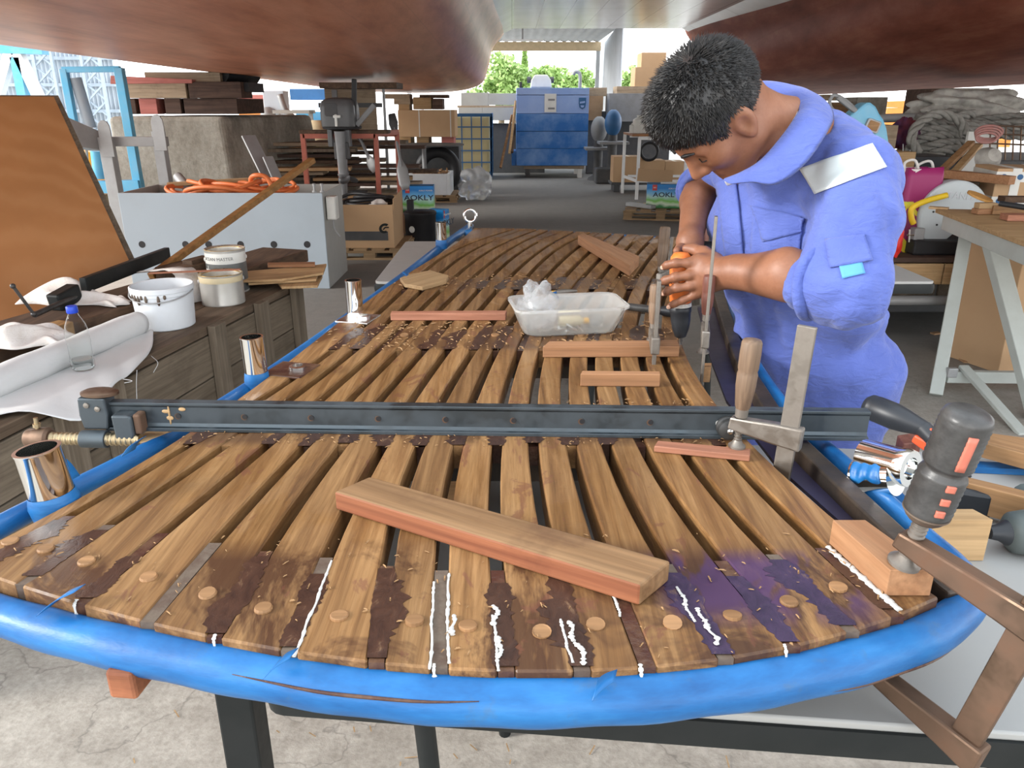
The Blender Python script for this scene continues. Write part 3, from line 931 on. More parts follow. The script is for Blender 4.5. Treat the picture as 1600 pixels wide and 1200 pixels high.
def slab(name, px, ztop, thick, mat, label, cat='board', group=None, bevel=0.0015, parent=None):
    """board traced by the corners of its top face (in the picture) at a known height; grain along its length"""
    q = [P(x, y, ztop) for x, y in px]
    n = len(q)
    lens = [(q[(i + 1) % n] - q[i]) for i in range(n)]
    L = max(lens, key=lambda v: v.length)
    a = math.atan2(L.y, L.x)
    c = sum(q, Vector()) / n
    Ri = Matrix.Rotation(-a, 3, 'Z')
    pl = [Ri @ (p - c) for p in q]
    mb = MB().prism([(p.x, p.y) for p in pl], 0, thick)
    o = obj(name, mb, mat, None, bevel=bevel, label=label, cat=cat, group=group)
    off = o.location.copy()
    o.location = Vector((c.x, c.y, ztop - thick)) + Matrix.Rotation(a, 3, 'Z') @ Vector((off.x, off.y, 0))
    o.rotation_euler = (0, 0, a)
    return o
bd = slab('board_offcut', [(522, 768), (578, 744), (1048, 876), (1001, 914)], ZT + 0.027, 0.0265, 'teak_offcut', 'thick weathered board offcut lying diagonally across the near slats', 'board', bevel=0.003)
bd.data.materials.append(MATS['red_edge_wood'])
for p_ in bd.data.polygons:
    if abs(p_.normal.z) < 0.3 and p_.normal.y < -0.5: p_.material_index = 1
slab('thin_strip', [(1022, 697), (1028, 688), (1173, 701), (1172, 712)], ZT + 0.0105, 0.010, 'pink_batten', 'thin pinkish wood strip pressed down by the wooden-handled clamp', 'board')
slab('batten', [(848, 542), (858, 533), (1058, 531), (1062, 541)], ZT + 0.024, 0.0235, 'fresh_batten', 'long fresh teak batten under the drill bit', 'batten')
slab('batten', [(907, 584), (910, 579), (1031, 580), (1032, 585)], ZT + 0.0255, 0.025, 'fresh_batten', 'short fresh teak batten with two nail holes, just beyond the steel bar', 'batten')
slab('batten', [(903, 368), (912, 364), (999, 400), (984, 415)], ZT + 0.034, 0.0335, 'fresh_batten', 'batten lying slantwise on the far end of the platform', 'batten')
slab('stick', [(610, 490), (612, 486), (792, 485), (790, 490)], ZT + 0.018, 0.0175, 'pink_batten', 'slim brown stick with its end under the plastic tub', 'stick')
slab('pale_board', [(625, 434), (640, 428), (672, 422), (701, 430), (697, 438), (660, 448), (632, 443)], ZT + 0.012, 0.0115, 'pale_pine', 'small pale pointed board at the left edge of the platform', 'board')
ptop = P(1415, 882, ZT + 0.033)
slab('wood_block', [(1301, 812), (1352, 812), (1462, 891), (1391, 891)], ZT + 0.033, 0.0325, 'fresh_batten', 'wood block clamped on the near right corner of the platform', 'wood block', bevel=0.001)

# ---- long steel sash clamp across the platform
bl = P(172, 668, ZT + 0.001); br_ = P(1352, 684, ZT + 0.001)
sash = thing('sash_clamp', 'long dark steel bar clamp with a row of holes, laid across the platform', 'clamp', (bl.x, bl.y, ZT), rot=(0, 0, math.atan2(br_.y - bl.y, br_.x - bl.x)))
BLN = (br_ - bl).length
def bar_mesh():
    Hh = 0.0475
    sec = [(-0.012, 0.0), (0.012, 0.0), (0.012, 0.006), (0.004, 0.010), (0.004, Hh - 0.010), (0.012, Hh - 0.004), (0.012, Hh), (-0.006, Hh), (-0.006, Hh - 0.004), (-0.0035, Hh - 0.008), (-0.0035, 0.012), (-0.006, 0.007), (-0.0120, 0.006)]
    return MB().rings([[Vector((x, y, z)) for y, z in sec] for x in (0.0, BLN)])
br0 = obj('bar', bar_mesh(), 'blue_steel', sash, bevel=0.0008)
# drilled holes: shallow dark cups with bright rims set in the web
for i in range(9):
    hx = 0.118 + 0.109 * i
    if hx > BLN - 0.02: break
    obj('hole', MB().cyl((hx, -0.0042, 0.024), (hx, -0.0030, 0.024), 0.0052, n=18), 'rusty_steel' if i != 8 else 'caulk_white', br0, smooth=40)
    if i != 8: obj('hole', MB().cyl((hx + 0.0012, -0.0047, 0.0246), (hx + 0.0012, -0.0040, 0.0246), 0.0042, n=18), 'black_rubber', br0, smooth=40)
for (x0, z0, w, h) in ((0.104, 0.006, 0.0015, 0.040), (0.094, 0.030, 0.012, 0.005), (0.122, 0.034, 0.010, 0.005), (0.10, 0.018, 0.010, 0.006)):
    obj('glue_drip', MB().ball((x0 + w / 2, -0.0040, z0 + h / 2), (w / 2 + 0.001, 0.0012, h / 2 + 0.001), 6), 'pale_pine', br0, smooth=170)
hj = obj('head_jaw', MB().prism([(-0.034, 0.004), (0.006, 0.004), (0.010, 0.028), (0.008, 0.058), (-0.036, 0.058), (-0.038, 0.028)], -0.016, 0.016, Matrix.Rotation(R(90), 4, 'X')), 'blue_steel', sash, bevel=0.003)
for (x, z) in ((-0.022, 0.046), (-0.005, 0.040)):
    obj('rivet', MB().lathe([(0.005, 0), (0.0045, 0.002), (0.0005, 0.003)], 12, Matrix.Translation((x, -0.016, z)) @ Matrix.Rotation(R(90), 4, 'X')), 'old_steel', hj, smooth=40)
obj('strike_plate', MB().lathe([(0.026, 0), (0.031, 0.002), (0.031, 0.006), (0.024, 0.009), (0.001, 0.009)], 20, Matrix.Translation((-0.006, 0.0, 0.058)) @ Matrix.Diagonal((1, 0.62, 1, 1))), 'rusty_steel', sash, smooth=50)
obj('screw_nut', MB().cyl((-0.036, -0.022, -0.010), (0.006, -0.022, -0.010), 0.0145, n=20), 'blue_steel', sash, smooth=40, bevel=0.001)
def thread(a, b, r, pitch=0.0045, n=14, depth=0.0016):
    a, b = Vector(a), Vector(b)
    L = (b - a).length; k = max(4, int(L / pitch) * 4)
    M = Matrix.Translation(a) @ (b - a).to_track_quat('Z', 'Y').to_matrix().to_4x4()
    return MB().lathe([(r - (depth if (i % 4) in (0, 3) else 0), L * i / k) for i in range(k + 1)], n, M)
sc_ = obj('screw', thread((-0.105, -0.022, -0.010), (0.060, -0.022, -0.010), 0.0108, 0.008), 'brass_thread', sash, smooth=30)
obj('screw_head', MB().lathe([(0.013, 0), (0.0155, 0.004), (0.0155, 0.012), (0.018, 0.016), (0.018, 0.036), (0.014, 0.040)], 20, Matrix.Translation((-0.128, -0.022, -0.010)) @ Matrix.Rotation(R(90), 4, 'Y')), 'rusty_steel', sc_, smooth=40)
tb = MB().cyl((-0.109, -0.022, -0.044), (-0.106, -0.022, 0.026), 0.0034, n=10).cyl((-0.1065, -0.022, 0.010), (-0.1062, -0.022, 0.016), 0.0062, n=8)
obj('tommy_bar', tb, 'brass_thread', sc_, smooth=40)
sj = obj('sliding_jaw', MB().prism([(0.024, -0.012), (0.050, -0.012), (0.055, 0.000), (0.055, 0.030), (0.050, 0.034), (0.022, 0.034)], 0.002, 0.030, Matrix.Rotation(R(90), 4, 'X')), 'blue_steel', sash, bevel=0.003)
obj('jaw_pad', MB().box((0.0615, -0.016, 0.018), (0.012, 0.022, 0.034)), 'rusty_steel', sj, bevel=0.003)
obj('end_stop', MB().lathe([(0.018, 0), (0.018, 0.005), (0.015, 0.007), (0.0165, 0.009), (0.0165, 0.018), (0.012, 0.021), (0.0005, 0.021)], 24, Matrix.Translation((1.003, -0.005, 0.020)) @ Matrix.Rotation(R(90), 4, 'X')), 'grip_black', sash, smooth=40)
obj('stop_bolt', MB().ball((1.003, -0.027, 0.020), (0.005, 0.003, 0.005), 7), 'chrome_dull', sash, smooth=170)
slab('wood_block', [(202, 692), (247, 662), (292, 662), (228, 690)], ZT - 0.012, 0.03, 'pale_pine', 'short wood block between clamp jaw and blue rim', 'wood block', bevel=0.001)

# ---- F-clamps
def f_clamp(name, label, pad, ang, reach, bar_lo, bar_hi, arm_z, screw_top, hl, hr, bw, bt, mats, lower=None, pad_r=0.013, lean=0.0, group=None, lower_reach=None):
    """pad = where the swivel pad presses; arm runs from the screw along ang to the flat bar"""
    t = thing(name, label, 'clamp', pad, rot=(0, lean, ang), group=group)
    mb_, ms, mh = mats
    obj('bar', MB().box((reach, 0, (bar_lo + bar_hi) / 2), (bw, bt, bar_hi - bar_lo)), mb_, t, bevel=0.0012)
    obj('sliding_arm', MB().prism([(-0.016, -0.010), (0.016, -0.013), (reach - 0.02, -0.016), (reach + bw * 0.5 + 0.007, -0.018), (reach + bw * 0.5 + 0.007, 0.018), (reach - 0.02, 0.016), (0.014, 0.012), (-0.014, 0.010)], -bt / 2 - 0.005, bt / 2 + 0.005, Matrix.Translation((0, 0, arm_z)) @ Matrix.Rotation(R(90), 4, 'X')), ms, t, bevel=0.003)
    sc = obj('screw', thread((0, 0, 0.006), (0, 0, screw_top), hr * 0.36 if hr > 0.02 else 0.0062, 0.005), 'old_steel', t, smooth=30)
    obj('swivel_pad', MB().lathe([(pad_r, 0), (pad_r, 0.003), (pad_r * 0.7, 0.006), (pad_r * 0.45, 0.012)], 18), 'old_steel', sc, smooth=40)
    z0 = screw_top
    if mh == 'grip_black':
        prof = [(hr * 0.66, 0), (hr * 0.95, hl * 0.05)]
        for i in range(15):
            f = 0.08 + 0.36 * i / 14
            prof.append((hr * (0.93 + 0.05 * (i % 2)), hl * f))
        prof += [(hr * 0.80, hl * 0.47), (hr * 0.80, hl * 0.5)]
        for i in range(19):
            f = 0.52 + 0.38 * i / 18
            prof.append((hr * (0.95 + 0.05 * (i % 2)), hl * f))
        prof += [(hr * 0.98, hl * 0.93), (hr * 0.90, hl * 0.975), (hr * 0.70, hl * 0.998), (0.001, hl)]
        h = obj('grip', MB().lathe([(r_, z0 + z_) for r_, z_ in prof], 32), mh, t, smooth=60)
        a0 = -R(90) - ang
        for (f, ln_, w_) in ((0.72, 0.30, 0.0085), (0.40, 0.055, 0.0085), (0.275, 0.055, 0.0085), (0.16, 0.055, 0.0085)):
            rr_ = hr * 0.975
            m = MB()
            m.grid(lambda u, v: (rr_ * math.cos(a0 + (v - 0.5) * w_ / rr_ * 1.0 - 0.12), rr_ * math.sin(a0 + (v - 0.5) * w_ / rr_ - 0.12), z0 + hl * f + (u - 0.5) * hl * ln_), 6, 4)
            obj('grip_insert', m, 'grip_red', h, smooth=170, solid=0.004)
        obj('grip_ring', MB().lathe([(hr * 0.66, z0 - 0.003), (hr * 0.78, z0), (hr * 0.93, z0 + hl * 0.045), (hr * 0.97, z0 + hl * 0.05), (hr * 0.97, z0 + hl * 0.065)], 28), 'resin_grey', h, smooth=50)
    else:
        prof = [(hr * 0.55, 0), (hr * 0.75, hl * 0.06), (hr * 0.98, hl * 0.35), (hr, hl * 0.52), (hr * 0.92, hl * 0.56), (hr, hl * 0.60), (hr * 1.02, hl * 0.80), (hr * 0.98, hl * 0.95), (hr * 0.86, hl * 0.985), (0.001, hl)]
        h = obj('handle', MB().lathe([(r_, z0 + z_) for r_, z_ in prof], 20), mh, t, smooth=60)
        obj('ferrule', MB().lathe([(hr * 0.62, z0 - 0.010), (hr * 0.66, z0 + hl * 0.05)], 16), 'old_steel', h, smooth=60)
    if lower is not None:
        lr = lower_reach if lower_reach is not None else 0.0
        obj('fixed_arm', MB().prism([(lr - 0.015, -0.008), (reach - 0.02, -0.016), (reach + bw * 0.5 + 0.006, -0.022), (reach + bw * 0.5 + 0.006, 0.016), (reach - 0.02, 0.014), (lr - 0.015, 0.010)], -bt / 2 - 0.006, bt / 2 + 0.006, Matrix.Translation((0, 0, lower)) @ Matrix.Rotation(R(90), 4, 'X')), ms, t, bevel=0.003)
    return t
pad1 = P(1412, 880, ZT + 0.0335)
armend = P(1597, 936, 0.957)
va = armend - Vector((pad1.x, pad1.y, 0.957)); va.z = 0
f_clamp('f_clamp', 'large bar clamp with black ribbed grip and red inserts at the near right corner', pad1, math.atan2(va.y, va.x), va.length + 0.01, -0.165, 0.10, 0.026, 0.064, 0.128, 0.0245, 0.030, 0.010,
        ('rusty_steel', 'rusty_steel', 'grip_black'), lower=-0.150, pad_r=0.017, lean=R(10), lower_reach=0.03)
pad2 = P(1151, 698, ZT + 0.011)
v2 = P(1232, 700, 0.93) - P(1158, 668, 0.945); v2.z = 0
f_clamp('f_clamp', 'bar clamp with worn wooden handle pressing on the thin pinkish strip', pad2, math.atan2(v2.y, v2.x), v2.length, -0.07, 0.205, 0.038, 0.060, 0.112, 0.0150, 0.026, 0.008,
        ('old_steel', 'old_steel', 'old_handle'), lower=-0.058, lean=R(2))
pad3 = P(1020, 532, ZT + 0.0245)
f_clamp('f_clamp', 'upright bar clamp holding the long batten beside the plastic tub', pad3 + Vector((0, 0.004, 0)), R(-97), 0.085, -0.09, 0.148, 0.016, 0.034, 0.088, 0.0125, 0.020, 0.008,
        ('old_steel', 'old_steel', 'old_handle'), lower=-0.075)
pad4 = P(1103, 575, ZT - 0.01)
f_clamp('f_clamp', 'tall bar clamp with thin upright bar standing in front of the drilling hands', pad4 + Vector((0.0, 0.035, 0.022)), R(-103), 0.080, -0.10, 0.292, 0.055, 0.080, 0.085, 0.0125, 0.018, 0.006,
        ('old_steel', 'old_steel', 'red_handle'), lower=-0.085)
slab('wood_block', [(1096, 574), (1099, 567), (1112, 567), (1111, 574)], ZT + 0.006, 0.032, 'brown_board', 'tiny wood block under the tall clamp by the inner rim', 'wood block', bevel=0.001)
f_clamp('f_clamp', 'bar clamp with dark wooden handle behind the drill at the far end', P(1030, 448, ZT + 0.001), R(60), 0.07, -0.08, 0.14, 0.03, 0.055, 0.118, 0.0155, 0.018, 0.006,
        ('old_steel', 'old_steel', 'old_handle'), lower=-0.07, lean=R(6))
f_clamp('f_clamp', 'bar clamp with blackened handle between the man and the far end', P(1096, 446, ZT - 0.029), R(95), 0.06, -0.06, 0.13, 0.035, 0.065, 0.125, 0.0165, 0.018, 0.006,
        ('old_steel', 'old_steel', 'red_handle'), lower=-0.05, lean=R(8))

# ---- translucent plastic tub with its contents
def mat_tub():
    m, nt, b = _base('tub_plastic', 0.28, 0, 0.5)
    b.inputs['Base Color'].default_value = (0.93, 0.93, 0.90, 1)
    b.inputs['Transmission Weight'].default_value = 0.80
    b.inputs['Roughness'].default_value = 0.26
    b.inputs['IOR'].default_value = 1.12
mat_tub()
def mat_film():
    m, nt, b = _base('clear_film', 0.12, 0, 0.6)
    v = coords(nt, rnd=False)
    b.inputs['Base Color'].default_value = (0.93, 0.94, 0.95, 1)
    b.inputs['Transmission Weight'].default_value = 0.85
    b.inputs['IOR'].default_value = 1.2
    bump(nt, b, noise(nt, v, 70, 3, 0.6, 1.0), 0.8, 0.006)
mat_film()
def rr(hx, hy, r, n=5):
    out = []
    for cx, cy, a0 in ((hx - r, hy - r, 0), (-hx + r, hy - r, 90), (-hx + r, -hy + r, 180), (hx - r, -hy + r, 270)):
        for i in range(n + 1):
            a = R(a0 + 90 * i / n)
            out.append((cx + r * math.cos(a), cy + r * math.sin(a)))
    return out
tc_ = (P(838, 524, ZT) + P(962, 518, ZT)) / 2
tub_c = Vector((tc_.x - 0.020, tc_.y + 0.030, ZT + 0.001))
tub = thing('plastic_tub', 'translucent plastic food tub holding small parts, on the slats left of the drill', 'tub', tub_c, rot=(0, 0, R(9)))
prof = [(0.100, 0.048, 0.0), (0.107, 0.055, 0.004), (0.128, 0.076, 0.060), (0.133, 0.081, 0.063), (0.133, 0.081, 0.068), (0.126, 0.074, 0.068), (0.122, 0.070, 0.060), (0.103, 0.051, 0.006), (0.098, 0.046, 0.0035)]
obj('tub_wall', MB().rings([[Vector((x, y, z)) for x, y in rr(a, b2, 0.03)] for a, b2, z in prof]), 'tub_plastic', tub, smooth=50)
Tm = Matrix.Translation(tub_c) @ Matrix.Rotation(R(9), 4, 'Z')
def crumple(name, c, r, mat, label, cat, seed, amp=0.3, n=26, M=None, parent=None, freq=3.0, kind=None, solid=0.0):
    """irregular wadded lump of cloth or film"""
    rs_ = np.random.RandomState(seed)
    ks = rs_.normal(size=(10, 3)) * freq; ph = rs_.uniform(0, 6.3, 10)
    mb = MB().ball((0, 0, 0), 1.0, n)
    co = np.array(mb.v)
    w = np.zeros(len(co))
    for i in range(10):
        w += np.abs(np.sin(co @ ks[i] + ph[i])) / (1 + 0.2 * i)
    w = (w - w.mean()) / w.std()
    co = co * (1 + amp * 0.5 * w[:, None])
    co[:, 2] = np.maximum(co[:, 2], -0.75)
    co = co * np.array(r)
    co[:, 2] -= co[:, 2].min()
    T = Matrix.Translation(c) @ (M or Matrix.Identity(4))
    mb.v = [tuple(T @ Vector(p)) for p in co]
    return obj(name, mb, mat, parent, smooth=60, label=label, cat=cat, kind=kind)
crumple('plastic_bag', Tm @ Vector((-0.068, 0.014, 0.004)), (0.044, 0.035, 0.060), 'clear_film', 'crumpled clear plastic bag standing in the plastic tub', 'bag', 4, 0.36)
paint('cream_plastic', (0.66, 0.56, 0.36), 0.5)
bt_ = thing('glue_bottle', 'small pale plastic bottle lying in the plastic tub', 'bottle', Tm @ Vector((0.012, 0.012, 0.022)), rot=(0, R(90), R(4)))
obj('bottle_body', MB().lathe([(0.001, -0.03), (0.013, -0.029), (0.015, -0.02), (0.015, 0.02), (0.007, 0.028), (0.006, 0.034)], 16), 'cream_plastic', bt_, smooth=50)
obj('cap', MB().lathe([(0.008, 0.030), (0.008, 0.042), (0.001, 0.043)], 14), 'yellow_paint', bt_, smooth=50)
gj = obj('glass_jar', MB().lathe([(0.001, 0), (0.016, 0.0), (0.018, 0.004), (0.018, 0.028), (0.0165, 0.030), (0.0165, 0.004), (0.001, 0.003)], 20, Tm @ Matrix.Translation((0.070, 0.018, 0.006)) @ Matrix.Rotation(0.5, 4, 'X')), 'clear_film', smooth=50, label='small clear jar in the right end of the plastic tub', cat='jar')
sm_ = MB()
for i in range(60):
    x, y = pr.uniform(-0.085, 0.092), pr.uniform(-0.038, 0.038)
    p = Tm @ Vector((x, y, 0.006 + pr.random() * 0.008))
    d = Vector((pr.uniform(-1, 1), pr.uniform(-1, 1), pr.uniform(-0.3, 0.3))).normalized() * 0.012
    sm_.cyl(p - d, p + d, 0.0022, n=6)
obj('loose_screws', sm_, 'chrome_dull', None, label='loose screws and scraps heaped in the plastic tub', cat='screws', kind='stuff')
# ---- black torch and pliers beyond the tub
ta, tb2 = P(972, 478, ZT + 0.014), P(1056, 488, ZT + 0.014)
ax = (tb2 - ta).normalized()
tch = thing('torch', 'black torch lying on the slats between tub and drill', 'torch', (ta + tb2) / 2 - Vector((0, 0, 0.014)))
M = Matrix.Translation(ta) @ ax.to_track_quat('Z', 'Y').to_matrix().to_4x4()
L = (tb2 - ta).length
obj('barrel', MB().lathe([(0.001, 0), (0.009, 0.001), (0.0095, 0.005), (0.0095, L * 0.70), (0.010, L * 0.72)], 18, M), 'grip_black', tch, smooth=40, world=True)
obj('head', MB().lathe([(0.010, L * 0.72), (0.0135, L * 0.80), (0.0135, L), (0.011, L + 0.001), (0.001, L - 0.004)], 18, M), 'black_plastic', tch, smooth=40, world=True)
p0 = P(868, 457, ZT + 0.010)
pli = thing('pliers', 'dark pliers with blue and yellow grips behind the plastic tub', 'pliers', p0 - Vector((0, 0, 0.010)), rz=R(18))
j = obj('jaws', MB().tube([(0.0, 0, 0.009), (0.03, 0.002, 0.009), (0.065, 0.004, 0.009)], [0.008, 0.009, 0.004], 10, flat=1.3), 'old_steel', pli, smooth=60)
obj('handle', MB().tube([(0.0, -0.003, 0.008), (-0.03, -0.014, 0.008), (-0.075, -0.012, 0.008)], [0.006, 0.007, 0.006], 10), 'blue_tape', pli, smooth=60, label='blue grip')
obj('handle', MB().tube([(0.0, 0.003, 0.008), (-0.03, 0.012, 0.008), (-0.075, 0.008, 0.008)], [0.006, 0.007, 0.006], 10), 'yellow_paint', pli, smooth=60, label='yellow grip')
# ---- wood shavings scattered over the slats
shv = MB()
for i in range(1500):
    b0, b1 = BANDS[pr.choice([0, 0, 1, 1, 1, 2, 2, 2, 3, 3])]
    y = pr.uniform(b0 - 0.02, b1 + 0.03)
    k = pr.randrange(0, 16)
    x = lx(k, y) + pr.uniform(0.004, 0.05)
    if y < front_y(x) + 0.012 or x > lx(16, y) - 0.004: continue
    if pr.random() < 0.5: x = lx(min(k + 1, 15), y) + pr.gauss(0, 0.010)
    if abs(x) > 0.7: continue
    s = pr.uniform(0.0006, 0.0018) * (1.5 if y > 1.5 else 1)
    a = pr.uniform(0, PI); d = Vector((math.cos(a), math.sin(a), 0)) * s * pr.uniform(1, 3); e = Vector((-math.sin(a), math.cos(a), 0)) * s * 0.5
    p = Vector((x, y, ZT + 0.0015)); q = Vector((0, 0, s * pr.uniform(0.2, 1.0)))
    shv.add([p - d - e, p + d - e + q, p + d + e + q, p - d + e, p - d * .5 + q * 1.6, p + d * .5 + q * 1.8], [(0, 1, 2, 3), (0, 1, 5, 4), (3, 2, 5, 4)])
paint('shavings', (0.30, 0.175, 0.08), 0.8, 0, 0.3, (0.25, 0.13, 0.05), 300)
obj('wood_shavings', shv, 'shavings', None, label='wood shavings and dust scattered over the slats', cat='shavings', kind='stuff')
shv = MB()
for i in range(160):
    x, y = pr.uniform(-0.9, 1.6), pr.uniform(0.95, 1.75)
    s = pr.uniform(0.004, 0.016); a = pr.uniform(0, PI)
    d = Vector((math.cos(a), math.sin(a), 0)) * s; e = Vector((-math.sin(a), math.cos(a), 0)) * 0.0014
    p = Vector((x, y, 0.002)); q = Vector((0, 0, 0.003))
    shv.add([p - d - e, p + d - e + q, p + d + e + q, p - d + e], [(0, 1, 2, 3)])
obj('floor_litter', shv, 'pale_pine', None, label='thin wood splinters littering the concrete floor', cat='splinters', kind='stuff')
# ---- grey folding tables that carry the platform
def folding_table(label, x0, x1, y0, y1, zt, rz=0.0):
    t = thing('folding_table', label, 'table', ((x0 + x1) / 2, (y0 + y1) / 2, 0), rz=rz)
    w, h = x1 - x0, y1 - y0
    obj('tabletop', MB().prism(rr(w / 2, h / 2, 0.025, 4), zt - 0.012, zt), 'folding_table_grey', t, smooth=40, bevel=0.003)
    obj('edge_trim', MB().rings([[Vector((x, y, z)) for x, y in rr(w / 2 + e, h / 2 + e, 0.028, 4)] for e, z in ((-0.004, zt - 0.050), (0.004, zt - 0.048), (0.006, zt - 0.03), (0.004, zt - 0.011), (-0.006, zt - 0.0105))]), 'black_paint', t, smooth=50)
    for sx in (-1, 1):
        for sy in (-1, 1):
            obj('leg', MB().cyl((sx * (w / 2 - 0.22), sy * (h / 2 - 0.06), 0), (sx * (w / 2 - 0.18), sy * (h / 2 - 0.06), zt - 0.05), 0.014, n=12), 'black_paint', t, smooth=40)
    return t
ZF = 0.745
a = P(585, 440, ZF); b2 = P(1470, 443, ZF)
folding_table('grey folding table under the far left of the platform', a.x, a.x + 1.08, a.y, a.y + 0.95, ZF)
folding_table('grey folding table top showing behind the man at the right', b2.x - 1.05, b2.x, a.y, a.y + 0.80, ZF)
c0 = P(1600, 1108, ZF)
folding_table('grey folding table under the near right of the platform', -0.27, 1.27, 0.675, 1.435, ZF, R(-5.5))
# posts between table and platform
for (x, y) in ((-0.12, 1.2), (0.35, 1.2), (0.0, 3.2), (0.35, 3.15), (-0.22, 3.05)):
    obj('spacer_block', MB().box((x, y, (ZF + ZT - 0.0845) / 2 + 0.0002), (0.09, 0.09, ZT - 0.0845 - ZF - 0.0006)), 'brown_board', None, bevel=0.002,
        label='wood spacer block between folding table and platform', cat='wood block', group='spacer blocks under the platform')
pz = P(385, 1150, 0.45)
po = thing('support_post', 'black square post holding up the near left of the platform', 'post', (pz.x, pz.y, 0))
obj('post', MB().box((0, 0, 0.412), (0.056, 0.056, 0.80)), 'black_paint', po, bevel=0.004)
obj('foot_plate', MB().box((0, 0, 0.006), (0.14, 0.14, 0.012)), 'black_paint', po, bevel=0.002)
e0, e1 = P(192, 1068, 0.845), P(260, 985, 0.845)
ob = thing('bearer_end', 'end of a reddish timber poking out below the blue rim at left', 'timber', e0 - Vector((0, 0, 0.018)))
obj('timber', MB().beam(e0 + (e0 - e1) * 0.05, e1 + (e1 - e0) * 3.0, 0.030, 0.034), 'red_edge_wood', ob, bevel=0.004, world=True)
# ---- things on the near right table
slab('wood_block', [(1432, 795), (1520, 795), (1552, 812), (1448, 812)], ZF + 0.072, 0.0715, 'pale_pine', 'pale square-cut wood block behind the black-gripped clamp', 'wood block', bevel=0.001)
slab('board', [(1486, 748), (1500, 742), (1700, 790), (1690, 800)], ZF + 0.062, 0.05, 'brown_board', 'brown board behind the clamp grip, lower of the two', 'board')
slab('board', [(1510, 685), (1545, 676), (1720, 700), (1700, 735)], ZF + 0.058, 0.030, 'brown_board', 'brown board behind the clamp grip, farther and upper of the two', 'board')
slab('wood_block', [(1402, 680), (1428, 676), (1440, 690), (1412, 694)], ZF + 0.055, 0.054, 'red_handle', 'dark red wood block beside the black cordless screwdriver', 'wood block')
strip = MB().beam(P(1395, 770, ZF + 0.003), P(1450, 830, ZF + 0.003), 0.030, 0.004)
obj('blue_strap', strip, 'blue_tape', None, label='blue tape strip stuck on the grey table near the chrome tee', cat='tape')
strip = MB().beam(P(1486, 728, ZF + 0.007), P(1640, 735, ZF + 0.007), 0.028, 0.012)
obj('blue_strap', strip, 'blue_tape', None, label='blue strap lying between the two brown boards', cat='strap')
strip = MB().tube(catmull([P(1440, 736, ZF + 0.035), P(1500, 726, ZF + 0.035), P(1550, 714, ZF + 0.036), P(1640, 720, ZF + 0.036)], 6), 0.006, 8)
# black cordless screwdriver lying on its side behind the steel bar
d0, d1 = P(1352, 632, 0.87), P(1440, 668, 0.86)
sd = thing('cordless_screwdriver', 'black cordless screwdriver with red trigger, behind the right end of the steel bar', 'drill', (d0 + d1) / 2 - Vector((0, 0, 0.05)))
ax = (d1 - d0).normalized(); L = (d1 - d0).length
M = Matrix.Translation(d0) @ ax.to_track_quat('Z', 'Y').to_matrix().to_4x4()
hs = obj('housing', MB().lathe([(0.001, 0), (0.016, 0.001), (0.0225, 0.008), (0.0235, 0.012), (0.0235, 0.020), (0.0245, 0.022), (0.0245, L * 0.55), (0.021, L * 0.75), (0.016, L * 0.95), (0.013, L * 1.1)], 26, M), 'black_plastic', sd, smooth=40, world=True)
tm = text_mesh('JIM', 0.0125, Matrix.Translation(d0 + ax * 0.016) @ Matrix(((ax.x, 0, 0.0), (ax.y, 0.2, -0.98), (ax.z, 0.98, 0.2))).to_4x4() @ Matrix.Translation((0, 0.004, 0.0237)), 0.0006, True)
obj('lettering', tm, 'mid_grey', hs, world=True)
tp = d0.lerp(d1, 0.86) + Vector((0, -0.012, -0.020))
obj('trigger', MB().beam(tp, tp + ax * 0.036 + Vector((0, 0, -0.008)), 0.018, 0.016, w2=0.012, h2=0.022), 'tool_red', sd, bevel=0.004, world=True, label='red trigger')
obj('direction_switch', MB().ball(d0.lerp(d1, 1.03) + Vector((0.004, -0.017, 0.004)), 0.0035, 7), 'tool_red', sd, smooth=170, world=True)
hb_ = d0.lerp(d1, 1.02)
obj('handle', MB().tube([hb_, hb_ + ax * 0.035 + Vector((0, -0.008, -0.020)), hb_ + ax * 0.065 + Vector((0.0, -0.03, -0.055))], [0.016, 0.0145, 0.015], 16), 'black_plastic', sd, smooth=60, world=True)
hx_ = hb_ + ax * 0.075 + Vector((0.0, -0.04, -0.072))
obj('battery', MB().box(hx_ - Vector((0, 0, 0.008)), (0.062, 0.052, 0.050), R(-20)), 'black_plastic', sd, bevel=0.008, world=True)
# grey-green tool at the right edge
g0 = P(1600, 832, ZF + 0.035)
gt = thing('power_drill', 'grey green drill with black chuck cut off by the right edge', 'drill', g0 - Vector((0, 0, 0.035)))
M = Matrix.Translation(g0 + Vector((-0.028, 0, 0))) @ Matrix.Rotation(R(90), 4, 'Y')
obj('chuck', MB().lathe([(0.006, -0.028), (0.010, -0.026), (0.013, -0.012), (0.020, 0.0)], 20, M), 'black_plastic', gt, smooth=40, world=True)
obj('housing', MB().lathe([(0.020, 0.0), (0.032, 0.010), (0.035, 0.03), (0.035, 0.12), (0.028, 0.15), (0.001, 0.152)], 24, M), 'tool_green_grey', gt, smooth=50, world=True)
obj('handle', MB().tube([g0 + Vector((0.06, 0.01, 0)), g0 + Vector((0.085, 0.10, -0.008)), g0 + Vector((0.09, 0.14, -0.01))], [0.02, 0.018, 0.022], 14), 'tool_green_grey', gt, smooth=60, world=True)
paint('yellow_bright', (0.78, 0.52, 0.02), 0.45, 0, 0.1)
paint('bag_red', (0.72, 0.03, 0.02), 0.4, 0, 0.1)
paint('cloth_green', (0.03, 0.07, 0.04), 0.9)
paint('cloth_redblue', (0.14, 0.02, 0.025), 0.85, 0, 0.5, (0.02, 0.015, 0.07), 5)
